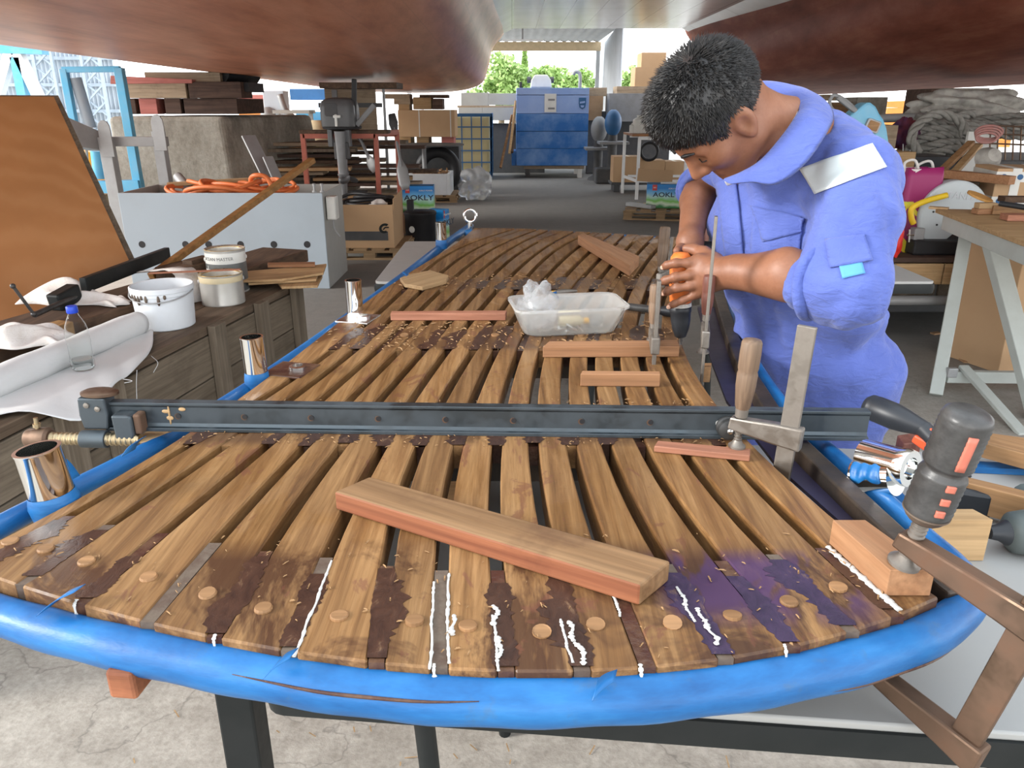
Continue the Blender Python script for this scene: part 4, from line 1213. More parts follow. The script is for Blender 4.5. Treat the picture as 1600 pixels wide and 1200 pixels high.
paint('tarp_grey', (0.42, 0.40, 0.36), 0.8, 0, 0.4, (0.14, 0.13, 0.12), 9, 0.3)
paint('cord_pink', (0.36, 0.16, 0.14), 0.8, 0, 0.3, (0.3, 0.22, 0.2), 40)
wood('disc_orange', (0.58, 0.31, 0.09), (0.42, 0.20, 0.05), 'X', 0.6, 0.5, 0.05)
paint('pale_grey_paint', (0.44, 0.47, 0.44), 0.5, 0, 0.18, (0.32, 0.32, 0.29))
# ================================================================== smooth solid modelling for the man
class SDF:
    def __init__(self):
        self.pr = []
    def cap(self, a, b, ra, rb=None, k=0.02, sub=False):
        self.pr.append(('c', np.array(a, float), np.array(b, float), float(ra), float(ra if rb is None else rb), k, sub)); return self
    def ell(self, c, r, M=None, k=0.02, sub=False):
        m = np.eye(3) if M is None else np.array([list(row) for row in M.to_3x3()])
        r = (r, r, r) if isinstance(r, (int, float)) else r
        self.pr.append(('e', np.array(c, float), np.array(r, float), m, 0, k, sub)); return self
    def chain(self, pts, rs, k=0.01):
        for (a, b), (ra, rb) in zip(zip(pts, pts[1:]), zip(rs, rs[1:])):
            self.cap(a, b, ra, rb, k)
        return self
    @staticmethod
    def one(p, X):
        if p[0] == 'c':
            a, b, ra, rb = p[1:5]
            ab = b - a
            t = np.clip(((X - a) @ ab) / max(ab @ ab, 1e-12), 0, 1)
            return np.linalg.norm(X - a - t[..., None] * ab, axis=-1) - (ra + (rb - ra) * t)
        c, r, m = p[1], p[2], p[3]
        q = (X - c) @ m
        k0 = np.linalg.norm(q / r, axis=-1)
        k1 = np.linalg.norm(q / (r * r), axis=-1)
        return np.where(k1 > 1e-9, k0 * (k0 - 1) / np.maximum(k1, 1e-9), -r.min())
    def bounds(self):
        lo, hi = np.full(3, 1e9), np.full(3, -1e9)
        for p in self.pr:
            if p[6]: continue
            if p[0] == 'c':
                rr = max(p[3], p[4])
                lo = np.minimum(lo, np.minimum(p[1], p[2]) - rr); hi = np.maximum(hi, np.maximum(p[1], p[2]) + rr)
            else:
                rr = p[2].max(); lo = np.minimum(lo, p[1] - rr); hi = np.maximum(hi, p[1] + rr)
        return lo, hi
    def mesh(self, h, name, post=None, margin=0.03):
        lo, hi = self.bounds(); lo -= margin; hi += margin
        B = 12
        nb = np.ceil((hi - lo) / (h * B)).astype(int)
        shape = nb * B + 1
        F = np.full(shape, 1.0, np.float32)
        half = h * B * 0.87
        ax = np.arange(B + 1) * h
        gx, gy, gz = np.meshgrid(ax, ax, ax, indexing='ij')
        L = np.stack([gx, gy, gz], -1).reshape(-1, 3)
        cen = np.stack(np.meshgrid(*[(np.arange(n) + 0.5) * h * B for n in nb], indexing='ij'), -1).reshape(-1, 3) + lo
        dist = np.stack([self.one(p, cen) for p in self.pr], 0)
        add = np.array([not p[6] for p in self.pr])
        dmin = dist[add].min(0)
        idx = np.array(list(np.ndindex(*nb)))
        for bi in range(len(cen)):
            if dmin[bi] > half + 0.03:
                continue
            i, j, k = idx[bi] * B
            if dmin[bi] < -half - 0.03:
                F[i:i + B + 1, j:j + B + 1, k:k + B + 1] = -1.0
                keep = [q for q in range(len(self.pr)) if self.pr[q][6] and dist[q, bi] < half + 0.03]
                if not keep: continue
            X = L + (cen[bi] - h * B / 2)
            d = None
            for q, p in enumerate(self.pr):
                if p[6] or dist[q, bi] > half * 2 + 0.05: continue
                e = self.one(p, X)
                if d is None: d = e
                else:
                    kk = p[5]
                    hh = np.maximum(kk - np.abs(d - e), 0) / kk
                    d = np.minimum(d, e) - hh * hh * kk * 0.25
            if d is None: continue
            for q, p in enumerate(self.pr):
                if not p[6] or dist[q, bi] > half + 0.05: continue
                e = -self.one(p, X); kk = p[5]
                hh = np.maximum(kk - np.abs(d - e), 0) / kk
                d = np.maximum(d, e) + hh * hh * kk * 0.25
            if post is not None: d = post(X, d)
            F[i:i + B + 1, j:j + B + 1, k:k + B + 1] = d.reshape(B + 1, B + 1, B + 1)
        return nets(F, lo, h, name)
def nets(F, lo, h, name):
    S = F < 0
    c = np.zeros(np.array(F.shape) - 1, np.int8)
    for dx in (0, 1):
        for dy in (0, 1):
            for dz in (0, 1):
                c += S[dx:F.shape[0] - 1 + dx, dy:F.shape[1] - 1 + dy, dz:F.shape[2] - 1 + dz]
    act = (c > 0) & (c < 8)
    ids = -np.ones(act.shape, np.int64)
    cells = np.argwhere(act)
    ids[act] = np.arange(len(cells))
    acc = np.zeros((len(cells), 3)); cnt = np.zeros(len(cells))
    corners = [np.array(q) for q in np.ndindex(2, 2, 2)]
    for a in corners:
        for axis in range(3):
            if a[axis]: continue
            b = a.copy(); b[axis] = 1
            fa = F[tuple((cells + a).T)].astype(float); fb = F[tuple((cells + b).T)].astype(float)
            cr = (fa < 0) != (fb < 0)
            t = np.where(cr, fa / np.where(cr, fa - fb, 1), 0)
            pos = a + np.outer(t, (b - a))
            acc[cr] += pos[cr]; cnt[cr] += 1
    V = lo + (cells + acc / np.maximum(cnt, 1)[:, None]) * h
    quads = []
    for axis in range(3):
        s0 = [slice(None)] * 3; s1 = [slice(None)] * 3
        s0[axis] = slice(0, -1); s1[axis] = slice(1, None)
        ch = S[tuple(s0)] != S[tuple(s1)]
        e = np.argwhere(ch)
        flip = S[tuple(s0)][ch]
        u, v = (axis + 1) % 3, (axis + 2) % 3
        ok = (e[:, u] > 0) & (e[:, v] > 0) & (e[:, u] < act.shape[u]) & (e[:, v] < act.shape[v])
        e, flip = e[ok], flip[ok]
        du = np.zeros(3, int); du[u] = 1; dv = np.zeros(3, int); dv[v] = 1
        q = np.stack([ids[tuple((e - du - dv).T)], ids[tuple((e - dv).T)], ids[tuple(e.T)], ids[tuple((e - du).T)]], 1)
        q[~flip] = q[~flip][:, ::-1]
        quads.append(q)
    Q = np.concatenate(quads)
    Q = Q[(Q >= 0).all(1)]
    me = bpy.data.meshes.new(name)
    me.vertices.add(len(V)); me.vertices.foreach_set('co', V.ravel())
    me.loops.add(Q.size); me.loops.foreach_set('vertex_index', Q.ravel().astype(np.int32))
    me.polygons.add(len(Q))
    me.polygons.foreach_set('loop_start', np.arange(0, Q.size, 4, dtype=np.int32))
    me.polygons.foreach_set('use_smooth', np.ones(len(Q), bool))
    me.update(calc_edges=True)
    me.validate()
    return me

# ================================================================== the man
def mat_skin():
    m, nt, b = _base('skin', 0.48, 0, 0.4)
    v = coords(nt, rnd=False)
    n1 = noise(nt, v, 9, 4, 0.6); n2 = noise(nt, v, 160, 3, 0.6)
    c = ramp(nt, n1, [(0.3, (0.195, 0.080, 0.042)), (0.55, (0.255, 0.110, 0.060)), (0.75, (0.31, 0.142, 0.080))])
    c = mixc(nt, 0.35, c, ramp(nt, n2, [(0.35, (0.8, 0.75, 0.72)), (0.65, (1.06, 1.06, 1.06))]), 'MULTIPLY')
    nt.links.new(c, b.inputs['Base Color'])
    b.inputs['Subsurface Weight'].default_value = 0.08
    b.inputs['Subsurface Radius'].default_value = (0.012, 0.005, 0.003)
    b.inputs['Subsurface Scale'].default_value = 1.0
    bump(nt, b, n2, 0.15, 0.001)
mat_skin()
def mat_cloth(name, col, dark, s=1.0, strength=0.5):
    m, nt, b = _base(name, 0.85, 0, 0.15)
    v = coords(nt, rnd=False)
    n1 = noise(nt, v, 5 * s, 5, 0.6, 0.8)
    n2 = noise(nt, coords(nt, (1, 1, 2.2), rnd=False), 26 * s, 4, 0.55, 0.9)
    n3 = noise(nt, v, 800, 2)
    c = mixc(nt, ramp(nt, n1, [(0.35, (0, 0, 0)), (0.7, (1, 1, 1))]), dark, col)
    nt.links.new(c, b.inputs['Base Color'])
    bump(nt, b, mth(nt, 'ADD', n2, mth(nt, 'MULTIPLY', n3, 0.06)), strength, 0.012)
    b.inputs['Sheen Weight'].default_value = 0.15
mat_cloth('coverall_blue', (0.105, 0.146, 0.42), (0.078, 0.108, 0.33))
mat_cloth('collar_white', (0.72, 0.74, 0.80), (0.62, 0.64, 0.72))
paint('reflective_silver', (0.66, 0.70, 0.68), 0.35, 0.15, 0.15, (0.5, 0.52, 0.5), 20, 0.15)
paint('patch_blue', (0.085, 0.28, 0.55), 0.7, 0, 0.15)
def mat_hair():
    m, nt, b = _base('black_hair', 0.42, 0, 0.5)
    v = coords(nt, rnd=False)
    c = ramp(nt, noise(nt, v, 45, 3, 0.6), [(0.45, (0.010, 0.009, 0.009)), (0.66, (0.030, 0.027, 0.025)), (0.78, (0.10, 0.095, 0.09))])
    nt.links.new(c, b.inputs['Base Color'])
mat_hair()

V3 = Vector
hf = V3((-0.4986, 0.0393, -0.8660)).normalized()
hu = V3((-0.8087, -0.3809, 0.4483)); hu = (hu - hf * hu.dot(hf)).normalized()
hl = hu.cross(hf).normalized()
HO = V3((0, 0, EYE)) + (V3((0.3763, 1.47, 1.3844)) - V3((0, 0, EYE))) * 1.04
HS = 0.955
def H(a, b2, c2): return HO + (hl * a + hf * b2 + hu * c2) * HS
HM = Matrix((hl, hf, hu)).transposed()
nk = D(1246, 214, 1.600)
sL = D(1338, 272, 1.52); sR = V3((0.545, 1.84, 1.275))
eL = D(1322, 452, 1.37); wL = D(1150, 424, 1.535)
eR = D(1094, 288, 1.97); wR = D(1078, 378, 1.735)
pel = V3((0.735, 1.745, 0.80))
tf = V3((-0.87, -0.49, 0)).normalized()            # the way his chest faces
tl = V3((0.49, -0.87, 0)).normalized()             # towards his left arm
chest = (sL + sR) / 2 + V3((0.0, 0.02, -0.10))
TM = Matrix((tl, tf, V3((0, 0, 1)))).transposed()

body = SDF()
# head
body.ell(H(0, -0.008, 0.042), (0.079 * HS, 0.100 * HS, 0.088 * HS), HM, 0.02)
body.ell(H(0, 0.042, -0.012), (0.062 * HS, 0.056 * HS, 0.082 * HS), HM, 0.03)
body.ell(H(0, 0.030, -0.050), (0.054 * HS, 0.055 * HS, 0.060 * HS), HM, 0.03)
body.cap(H(-0.020, 0.070, -0.098), H(0.020, 0.070, -0.098), 0.021, k=0.03)
for sg in (-1, 1):
    body.cap(H(0.056 * sg, 0.004, -0.058), H(0.018 * sg, 0.068, -0.098), 0.018, 0.018, 0.03)
    body.ell(H(0.047 * sg, 0.062, -0.012), 0.023, None, 0.025)
    body.cap(H(0.012 * sg, 0.094, 0.026), H(0.046 * sg, 0.078, 0.026), 0.010, 0.008, 0.014)
    body.ell(H(0.015 * sg, 0.101, -0.036), 0.0095, None, 0.008)
    # ear
    e0 = H(0.079 * sg, -0.006, 0.0)
    body.ell(e0, (0.009, 0.021, 0.034), HM @ Matrix.Rotation(0.25 * sg, 3, 'Z') @ Matrix.Rotation(0.25, 3, 'X'), 0.008)
    body.ell(H(0.081 * sg, 0.002, -0.028), (0.006, 0.009, 0.011), HM, 0.006)
body.cap(H(0, 0.094, 0.014), H(0, 0.117, -0.032), 0.009, 0.0125, 0.014)
body.cap(H(-0.020, 0.087, -0.064), H(0.020, 0.087, -0.064), 0.0085, k=0.008)
body.cap(H(-0.016, 0.084, -0.078), H(0.016, 0.084, -0.078), 0.0095, k=0.008)
for sg in (-1, 1):
    body.ell(H(0.033 * sg, 0.098, 0.008), (0.017, 0.013, 0.011), HM, 0.014, True)
    body.ell(H(0.091 * sg, 0.000, 0.001), (0.010, 0.011, 0.018), HM @ Matrix.Rotation(0.25, 3, 'X'), 0.006, True)
body.cap(H(-0.026, 0.095, -0.071), H(0.026, 0.095, -0.071), 0.0022, k=0.004, sub=True)
for sg in (-1, 1):      # lowered eyelids, placed after the sockets are carved
    body.ell(H(0.033 * sg, 0.0815, 0.006), (0.0145, 0.0105, 0.0095), HM, 0.004)
# neck and trunk
body.cap(H(0, -0.030, -0.040), nk, 0.053, 0.054, 0.04)
body.cap(nk, chest, 0.058, 0.09, 0.06)
body.cap(chest + tl * 0.07, pel + tl * 0.05, 0.085, 0.085, 0.05)
body.cap(chest - tl * 0.07, pel - tl * 0.05, 0.085, 0.085, 0.05)
dn = V3((0, 0, -0.05))
body.cap(nk + dn, sL, 0.04, 0.045, 0.04).cap(nk + dn, sR, 0.04, 0.045, 0.04)
# legs
for sg in (-1, 1):
    hip = pel + tl * 0.09 * sg
    kn = V3((hip.x + 0.005, hip.y + 0.01, 0.46)) + tl * 0.02 * sg + tf * 0.03
    an = V3((hip.x + 0.02, hip.y + 0.02, 0.09)) + tl * 0.05 * sg
    body.cap(hip, kn, 0.070, 0.048, 0.03).cap(kn, an, 0.046, 0.034, 0.03)
    body.cap(an, an + tf * 0.12 + V3((0, 0, -0.055)), 0.034, 0.026, 0.03)
# arms
fm = wL.lerp(eL, 0.68)
body.cap(sL, eL, 0.045, 0.038, 0.03).cap(eL, fm, 0.038, 0.040, 0.02).cap(fm, wL, 0.040, 0.0265, 0.02)
fr_ = wR.lerp(eR, 0.68)
body.cap(sR, eR, 0.045, 0.040, 0.03).cap(eR, fr_, 0.040, 0.038, 0.02).cap(fr_, wR, 0.038, 0.027, 0.02)
# left hand: back towards us, four fingers wrapped over the drill
LH = {'index': [(1092, 408, 1.590), (1075, 411, 1.586), (1056, 411, 1.590), (1043, 414, 1.600), (1037, 417, 1.612)],
      'middle': [(1094, 424, 1.582), (1076, 430, 1.578), (1055, 433, 1.584), (1040, 438, 1.597), (1033, 441, 1.612)],
      'ring': [(1095, 440, 1.580), (1078, 447, 1.578), (1058, 450, 1.585), (1044, 455, 1.598), (1038, 458, 1.612)],
      'pinky': [(1097, 453, 1.584), (1083, 462, 1.582), (1067, 469, 1.588), (1053, 475, 1.598), (1046, 479, 1.607)]}
kn_ = []
for nm, pts in LH.items():
    q = [D(*p) for p in pts]
    r0 = {'index': 0.0092, 'middle': 0.0096, 'ring': 0.0090, 'pinky': 0.0080}[nm]
    body.chain(q, [r0 * 1.12, r0 * 1.02, r0, r0 * 0.92, r0 * 0.80], 0.006)
    body.ell(q[0], r0 * 1.2, None, 0.008)
    kn_.append(q[0])
for q in kn_:
    body.cap(wL + (q - wL) * 0.12, q, 0.0205, 0.0135, 0.016)
body.cap(wL, D(1118, 428, 1.565), 0.0265, 0.025, 0.02)
th = [D(1118, 408, 1.585), D(1100, 396, 1.62), D(1084, 390, 1.645), D(1072, 388, 1.650)]
body.chain(th, [0.018, 0.0135, 0.0115, 0.009], 0.012)
# right hand: behind the drill, gripping its handle
rp = D(1082, 412, 1.705)
body.cap(wR, rp, 0.026, 0.024, 0.02)
for i, (dx, dy) in enumerate(((0, -12), (2, 4), (4, 18), (6, 31))):
    q = [D(1084 + dx, 412 + dy, 1.700), D(1098 + dx, 414 + dy, 1.690), D(1106 + dx, 416 + dy, 1.668), D(1098 + dx, 418 + dy, 1.650)]
    body.chain(q, [0.0115, 0.0105, 0.0095, 0.008], 0.006)
rt_ = [D(1074, 398, 1.705), D(1064, 390, 1.69), D(1058, 392, 1.668)]
body.chain(rt_, [0.016, 0.0125, 0.0095], 0.01)
for i in range(3):
    body.cap(wL.lerp(fm, 0.1) + V3((0.02 * i, 0, 0)), wL.lerp(fm, 0.7) + V3((0.0, 0.0, 0.012 * i)), 0.024, 0.034, 0.03)
man = thing('person', 'man in a blue coverall bending over the platform and drilling a batten', 'person', (pel.x, pel.y, 0))
bo = obj('body', body.mesh(0.0036, 'body'), 'skin', man, world=True)

# coverall
cov = SDF()
up1 = V3((0, 0, 1))
cov.ell(chest + V3((0.0, 0, -0.02)) + tf * 0.005, (0.195, 0.128, 0.20), TM, 0.06)
cov.ell((chest + pel) / 2 + tf * 0.015 + V3((0.01, 0, 0)), (0.178, 0.134, 0.22), TM, 0.08)
cov.ell(pel + V3((0, 0, 0.02)), (0.185, 0.145, 0.17), TM, 0.06)
cov.cap(nk + tl * 0.05 + V3((0.02, 0.02, -0.045)), sL + V3((0, 0.01, -0.012)), 0.054, 0.062, 0.06)
cov.cap(nk - tl * 0.05 + V3((0.0, 0.02, -0.04)), sR, 0.058, 0.064, 0.06)
cov.ell(nk + V3((0.045, 0.05, -0.055)), (0.12, 0.09, 0.075), TM, 0.06)
bk1 = D(1284, 228, 1.66); bk2 = D(1208, 195, 1.755)
cov.cap(bk1, sL + V3((0, 0.02, -0.005)), 0.058, 0.060, 0.06).cap(bk1, bk2, 0.055, 0.055, 0.05).cap(bk2, sR, 0.052, 0.060, 0.06)
cuffL = eL.lerp(wL, 0.27)
cov.cap(sL + V3((0, 0, -0.01)), sL.lerp(eL, 0.55), 0.070, 0.068, 0.05).cap(sL.lerp(eL, 0.5), eL + V3((0.012, 0, 0.0)), 0.072, 0.060, 0.05)
cov.cap(eL, cuffL, 0.060, 0.054, 0.03)
cov.cap(sR, sR.lerp(eR, 0.6), 0.07, 0.062, 0.05).cap(sR.lerp(eR, 0.5), eR.lerp(wR, 0.06), 0.062, 0.052, 0.03)
for sg in (-1, 1):
    hip = pel + tl * 0.09 * sg
    kn = V3((hip.x + 0.005, hip.y + 0.01, 0.46)) + tl * 0.02 * sg + tf * 0.03
    an = V3((hip.x + 0.02, hip.y + 0.02, 0.12)) + tl * 0.05 * sg
    cov.cap(hip, kn, 0.098, 0.082, 0.04).cap(kn, an, 0.082, 0.070, 0.03)
# planes cut the sleeves and open the neck
fa = (wL - eL).normalized()
cov.ell(cuffL + fa * 0.072, 0.064, None, 0.006, True)
fb = (wR - eR).normalized()
cov.ell(eR.lerp(wR, 0.06) + fb * 0.075, 0.062, None, 0.006, True)
cov.ell(H(0, 0.035, -0.040), (0.068 * HS, 0.088 * HS, 0.110 * HS), HM, 0.015, True)
cov.cap(H(0, -0.03, -0.045), nk + V3((0.0, -0.012, 0.012)), 0.062, 0.060, 0.015, True)
_rs = np.random.RandomState(5)
_fold = [(_rs.normal(size=3) * np.array([1.0, 1.0, 1.35]), _rs.uniform(0, 6.28)) for _ in range(9)]
def folds(X, d):
    near = np.abs(d) < 0.03
    if not near.any(): return d
    Y = X[near]
    w = np.zeros(len(Y))
    wx = Y + 0.025 * np.sin(Y[:, [1, 2, 0]] * 17 + 1.3)
    for i, (kv, ph) in enumerate(_fold):
        fr = 13 + 6 * i
        w += np.abs(np.sin(wx @ (kv / np.linalg.norm(kv)) * fr + ph)) * (1.0 / (1 + 0.28 * i))
    w = (w - 2.95) / 3.0
    belt = np.exp(-((Y[:, 2] - 0.955) / 0.07) ** 2)
    elb = np.exp(-(np.linalg.norm(Y - np.array(eL), axis=1) / 0.13) ** 2)
    amp = 0.022 + 0.014 * belt + 0.008 * elb
    gather = np.exp(-((Y[:, 2] - 0.925) / 0.028) ** 2) * 0.010
    e = d.copy()
    e[near] = d[near] - w * amp + gather
    return e
co = obj('coverall', cov.mesh(0.0055, 'coverall', folds), 'coverall_blue', man, world=True)
sm = co.modifiers.new('smooth', 'SMOOTH'); sm.iterations = 2; sm.factor = 0.5

# hair: a close cap plus short stiff strands
hc = SDF()
hc.ell(H(0, -0.010, 0.046), (0.085 * HS, 0.106 * HS, 0.096 * HS), HM, 0.02)
hc.ell(H(0, 0.030, 0.083), (0.070 * HS, 0.066 * HS, 0.056 * HS), HM, 0.03)
hc.ell(H(0, 0.100, 0.018), (0.090 * HS, 0.056 * HS, 0.045 * HS), HM, 0.012, True)
hc.ell(H(0, 0.075, -0.045), (0.10 * HS, 0.085 * HS, 0.075 * HS), HM, 0.012, True)
hc.ell(H(0, -0.02, -0.115), (0.12 * HS, 0.15 * HS, 0.090 * HS), HM, 0.012, True)
for sg in (-1, 1):
    hc.ell(H(0.082 * sg, 0.004, -0.006), (0.022, 0.024, 0.036), HM, 0.008, True)
hm = hc.mesh(0.0045, 'hair')
nv = len(hm.vertices)
vco = np.empty(nv * 3); hm.vertices.foreach_get('co', vco); vco = vco.reshape(-1, 3)
nrm = np.empty(nv * 3); hm.vertices.foreach_get('normal', nrm); nrm = nrm.reshape(-1, 3)
_rs = np.random.RandomState(2)
pick = _rs.choice(nv, 9000)
whorl = np.array(H(0.01, -0.045, 0.15))
pv, pn = vco[pick], nrm[pick]
inw = (pv - np.array(H(0, 0, 0.04)))
ok = (inw * pn).sum(1) > 0.02
pv, pn = pv[ok], pn[ok]
fl = pv - whorl
fl = fl - pn * (fl * pn).sum(1)[:, None]
fl /= np.linalg.norm(fl, axis=1)[:, None] + 1e-6
hloc = (pv - np.array(HO)) @ np.array(hu)
ln = np.clip(0.006 + 0.12 * hloc, 0.005, 0.021) * _rs.uniform(0.7, 1.2, len(pv))
dr = pn * _rs.uniform(0.45, 0.9, (len(pv), 1)) + fl * 0.75 + _rs.normal(0, 0.16, (len(pv), 3))
dr /= np.linalg.norm(dr, axis=1)[:, None]
tip = pv + dr * ln[:, None]
s1 = np.cross(dr, pn + 0.3); s1 /= np.linalg.norm(s1, axis=1)[:, None] + 1e-9
s2 = np.cross(dr, s1)
rb = 0.0011
base = pv - pn * 0.001
mid = pv + dr * ln[:, None] * 0.55 - np.array([0, 0, 0.0005])
vs = np.stack([base + s1 * rb, base - s1 * rb * .5 + s2 * rb * .87, base - s1 * rb * .5 - s2 * rb * .87, mid + s1 * rb * .7, mid - s1 * rb * .35 + s2 * rb * .6, mid - s1 * rb * .35 - s2 * rb * .6, tip], 1).reshape(-1, 3)
hb = MB()
hb.v = [tuple(p) for p in vco] + [tuple(p) for p in vs]
hb.f = [tuple(p.vertices) for p in hm.polygons]
for i in range(len(pv)):
    o_ = nv + i * 7
    hb.f += [(o_, o_ + 1, o_ + 4, o_ + 3), (o_ + 1, o_ + 2, o_ + 5, o_ + 4), (o_ + 2, o_, o_ + 3, o_ + 5), (o_ + 3, o_ + 4, o_ + 6), (o_ + 4, o_ + 5, o_ + 6), (o_ + 5, o_ + 3, o_ + 6)]
hmesh = bpy.data.meshes.new('hair'); hmesh.from_pydata(hb.v, [], hb.f); hmesh.update()
ho = obj('hair', hmesh, 'black_hair', man, smooth=175, world=True)
for sg in (-1, 1):     # eyebrows
    eb = MB()
    eb.tube([H(0.014 * sg, 0.1055, 0.031), H(0.028 * sg, 0.102, 0.036), H(0.046 * sg, 0.089, 0.033)], [0.0035, 0.0042, 0.0018], 8)
    obj('eyebrow', eb, 'black_hair', man, smooth=170, world=True)
    el = MB().tube([H(0.021 * sg, 0.0920, -0.001), H(0.033 * sg, 0.0945, -0.004), H(0.046 * sg, 0.0865, -0.001)], 0.0011, 6)
    obj('eyelashes', el, 'black_hair', man, smooth=170, world=True)
# fingernails on the hand that shows
for nm, pts in LH.items():
    a, b2 = D(*pts[-2]), D(*pts[-1])
    dirn = (b2 - a).normalized()
    nrm_ = V3((-0.35, -0.93, 0.1)); nrm_ = (nrm_ - dirn * nrm_.dot(dirn)).normalized()
    c = b2 + nrm_ * 0.0062 - dirn * 0.002
    M = Matrix((dirn, nrm_.cross(dirn), nrm_)).transposed().to_4x4()
    obj('fingernail', MB().ball(c, (0.006, 0.0045, 0.0018), 6, M), 'nail', man, smooth=170, world=True)

# sewn-on details follow the cloth
from mathutils.bvhtree import BVHTree
def bvh_of(o):
    dg = bpy.context.evaluated_depsgraph_get()
    bpy.context.view_layer.update()
    ev = o.evaluated_get(dg)
    me = ev.to_mesh()
    T = Matrix.Translation(man.location)
    return BVHTree.FromPolygons([T @ v.co for v in me.vertices], [tuple(p.vertices) for p in me.polygons])
CB = bvh_of(co)
def on_cloth(x, y, off=0.003):
    r = _ray(x, y).normalized()
    loc, n, i, dist = CB.ray_cast(V3((0, 0, EYE)), r, 4)
    if loc is None: return None
    loc2, n2, i2, d2 = CB.ray_cast(loc + r * 0.0, r, 4)
    if n.dot(r) > 0: n = -n
    return loc + n * off
def patch(name, quad, nu, nv, off, mat, thick=0.002, label=None, par=man):
    """sewn panel: four corners in the picture of the cloth, laid on the surface"""
    q = [Vector(c) for c in quad]
    rows = []
    for i in range(nu + 1):
        row = []
        for j in range(nv + 1):
            u, v = i / nu, j / nv
            p = q[0].lerp(q[1], u).lerp(q[3].lerp(q[2], u), v)
            w = on_cloth(p.x, p.y, off)
            row.append(w)
        rows.append(row)
    m = MB(); ids_ = {}
    for i in range(nu + 1):
        for j in range(nv + 1):
            if rows[i][j] is not None:
                ids_[i, j] = len(m.v); m.v.append(tuple(rows[i][j]))
    for i in range(nu):
        for j in range(nv):
            k = [(i, j), (i + 1, j), (i + 1, j + 1), (i, j + 1)]
            if all(t in ids_ for t in k):
                ps = [rows[a_][b_] for a_, b_ in k]
                if max((ps[a_] - ps[a_ - 1]).length for a_ in range(4)) < 0.05:
                    m.f.append(tuple(ids_[t] for t in k))
    # keep the one connected piece
    par_ = list(range(len(m.v)))
    def root(i):
        while par_[i] != i: i = par_[i]
        return i
    for f in m.f:
        for a_ in f[1:]: par_[root(a_)] = root(f[0])
    cnt = {}
    for f in m.f: cnt[root(f[0])] = cnt.get(root(f[0]), 0) + 1
    best = max(cnt, key=cnt.get)
    keep = [i for i in range(len(m.v)) if root(i) == best]
    re_ = {i: k for k, i in enumerate(keep)}
    m.f = [tuple(re_[i] for i in f) for f in m.f if root(f[0]) == best]
    m.v = [m.v[i] for i in keep]
    o = obj(name, m, mat, par, smooth=170, solid=thick, world=True, label=label)
    return o
patch('reflective_strip', [(1250, 264), (1362, 225), (1384, 262), (1275, 304)], 22, 10, 0.003, 'reflective_silver', 0.0015, 'silver reflective strip on the shoulder')
patch('sleeve_badge', [(1311, 416), (1346, 410), (1351, 428), (1316, 436)], 8, 6, 0.003, 'patch_blue', 0.001, 'light blue patch on the sleeve')
fl_ = patch('pocket_flap', [(1176, 322), (1262, 340), (1254, 362), (1196, 378)], 16, 10, 0.007, 'coverall_blue', 0.004)
patch('chest_pocket', [(1178, 330), (1256, 350), (1246, 430), (1174, 412)], 16, 16, 0.004, 'coverall_blue', 0.003)
patch('placket', [(1122, 285), (1152, 275), (1168, 440), (1142, 448)], 8, 26, 0.005, 'coverall_blue', 0.004)
patch('sleeve_pocket', [(1290, 375), (1350, 366), (1362, 408), (1298, 420)], 12, 10, 0.004, 'coverall_blue', 0.003)
# rolled cuff
cz = fa
side = cz.cross(V3((0, 0, 1))).normalized(); cu_ = side.cross(cz)
ring = []
for i in range(28):
    a_ = 2 * PI * i / 28
    ring.append(cuffL + cz * (0.004 * math.sin(a_ * 3)) + (side * math.cos(a_) + cu_ * math.sin(a_)) * (0.0545 + 0.003 * math.sin(a_ * 4)))
obj('cuff', MB().tube(ring, 0.012, 10, closed=True, flat=1.6, up=cz), 'coverall_blue', man, smooth=170, world=True)
ring = []
side = fb.cross(V3((0, 1, 0))).normalized(); cu_ = side.cross(fb)
for i in range(24):
    a_ = 2 * PI * i / 24
    ring.append(eR.lerp(wR, 0.09) + (side * math.cos(a_) + cu_ * math.sin(a_)) * (0.0500 + 0.002 * math.sin(a_ * 4)))
obj('cuff', MB().tube(ring, 0.009, 10, closed=True), 'coverall_blue', man, smooth=170, world=True)
# collar: a standing band folded over, with long points; white lining
def loft(rows, nm, mat, thick, n=6, label=None):
    c = [catmull(r, n) for r in rows]
    m = MB()
    w = len(c[0])
    for r in c: m.v += [tuple(p) for p in r]
    for i in range(len(c) - 1):
        for j in range(w - 1):
            m.f.append((i * w + j, i * w + j + 1, (i + 1) * w + j + 1, (i + 1) * w + j))
    return obj(nm, m, mat, man, smooth=170, solid=thick, sub=1, world=True, label=label)
top = [D(1130, 280, 1.50), D(1160, 268, 1.48), D(1188, 250, 1.475), D(1216, 218, 1.48), D(1240, 185, 1.50), D(1246, 168, 1.545), D(1224, 152, 1.61), D(1190, 143, 1.65), D(1165, 150, 1.66)]
fold = [D(1130, 282, 1.475), D(1160, 268, 1.455), D(1190, 252, 1.445), D(1224, 220, 1.445), D(1256, 178, 1.465), D(1266, 150, 1.535), D(1240, 128, 1.62), D(1190, 119, 1.67), D(1160, 132, 1.69)]
outer = [D(1140, 288, 1.462), D(1178, 286, 1.438), D(1213, 290, 1.42), D(1256, 262, 1.415), D(1292, 212, 1.445), D(1304, 176, 1.54), D(1272, 146, 1.66), D(1200, 142, 1.73), D(1150, 155, 1.74)]
innr = [D(1135, 292, 1.51), D(1165, 280, 1.495), D(1192, 264, 1.49), D(1214, 236, 1.495), D(1230, 208, 1.51), D(1236, 192, 1.545), D(1218, 178, 1.60), D(1192, 170, 1.64), D(1170, 172, 1.65)]
loft([innr, top], 'collar_lining', 'collar_white', 0.002, label='white collar lining')
loft([top, fold, outer], 'collar', 'coverall_blue', 0.003)
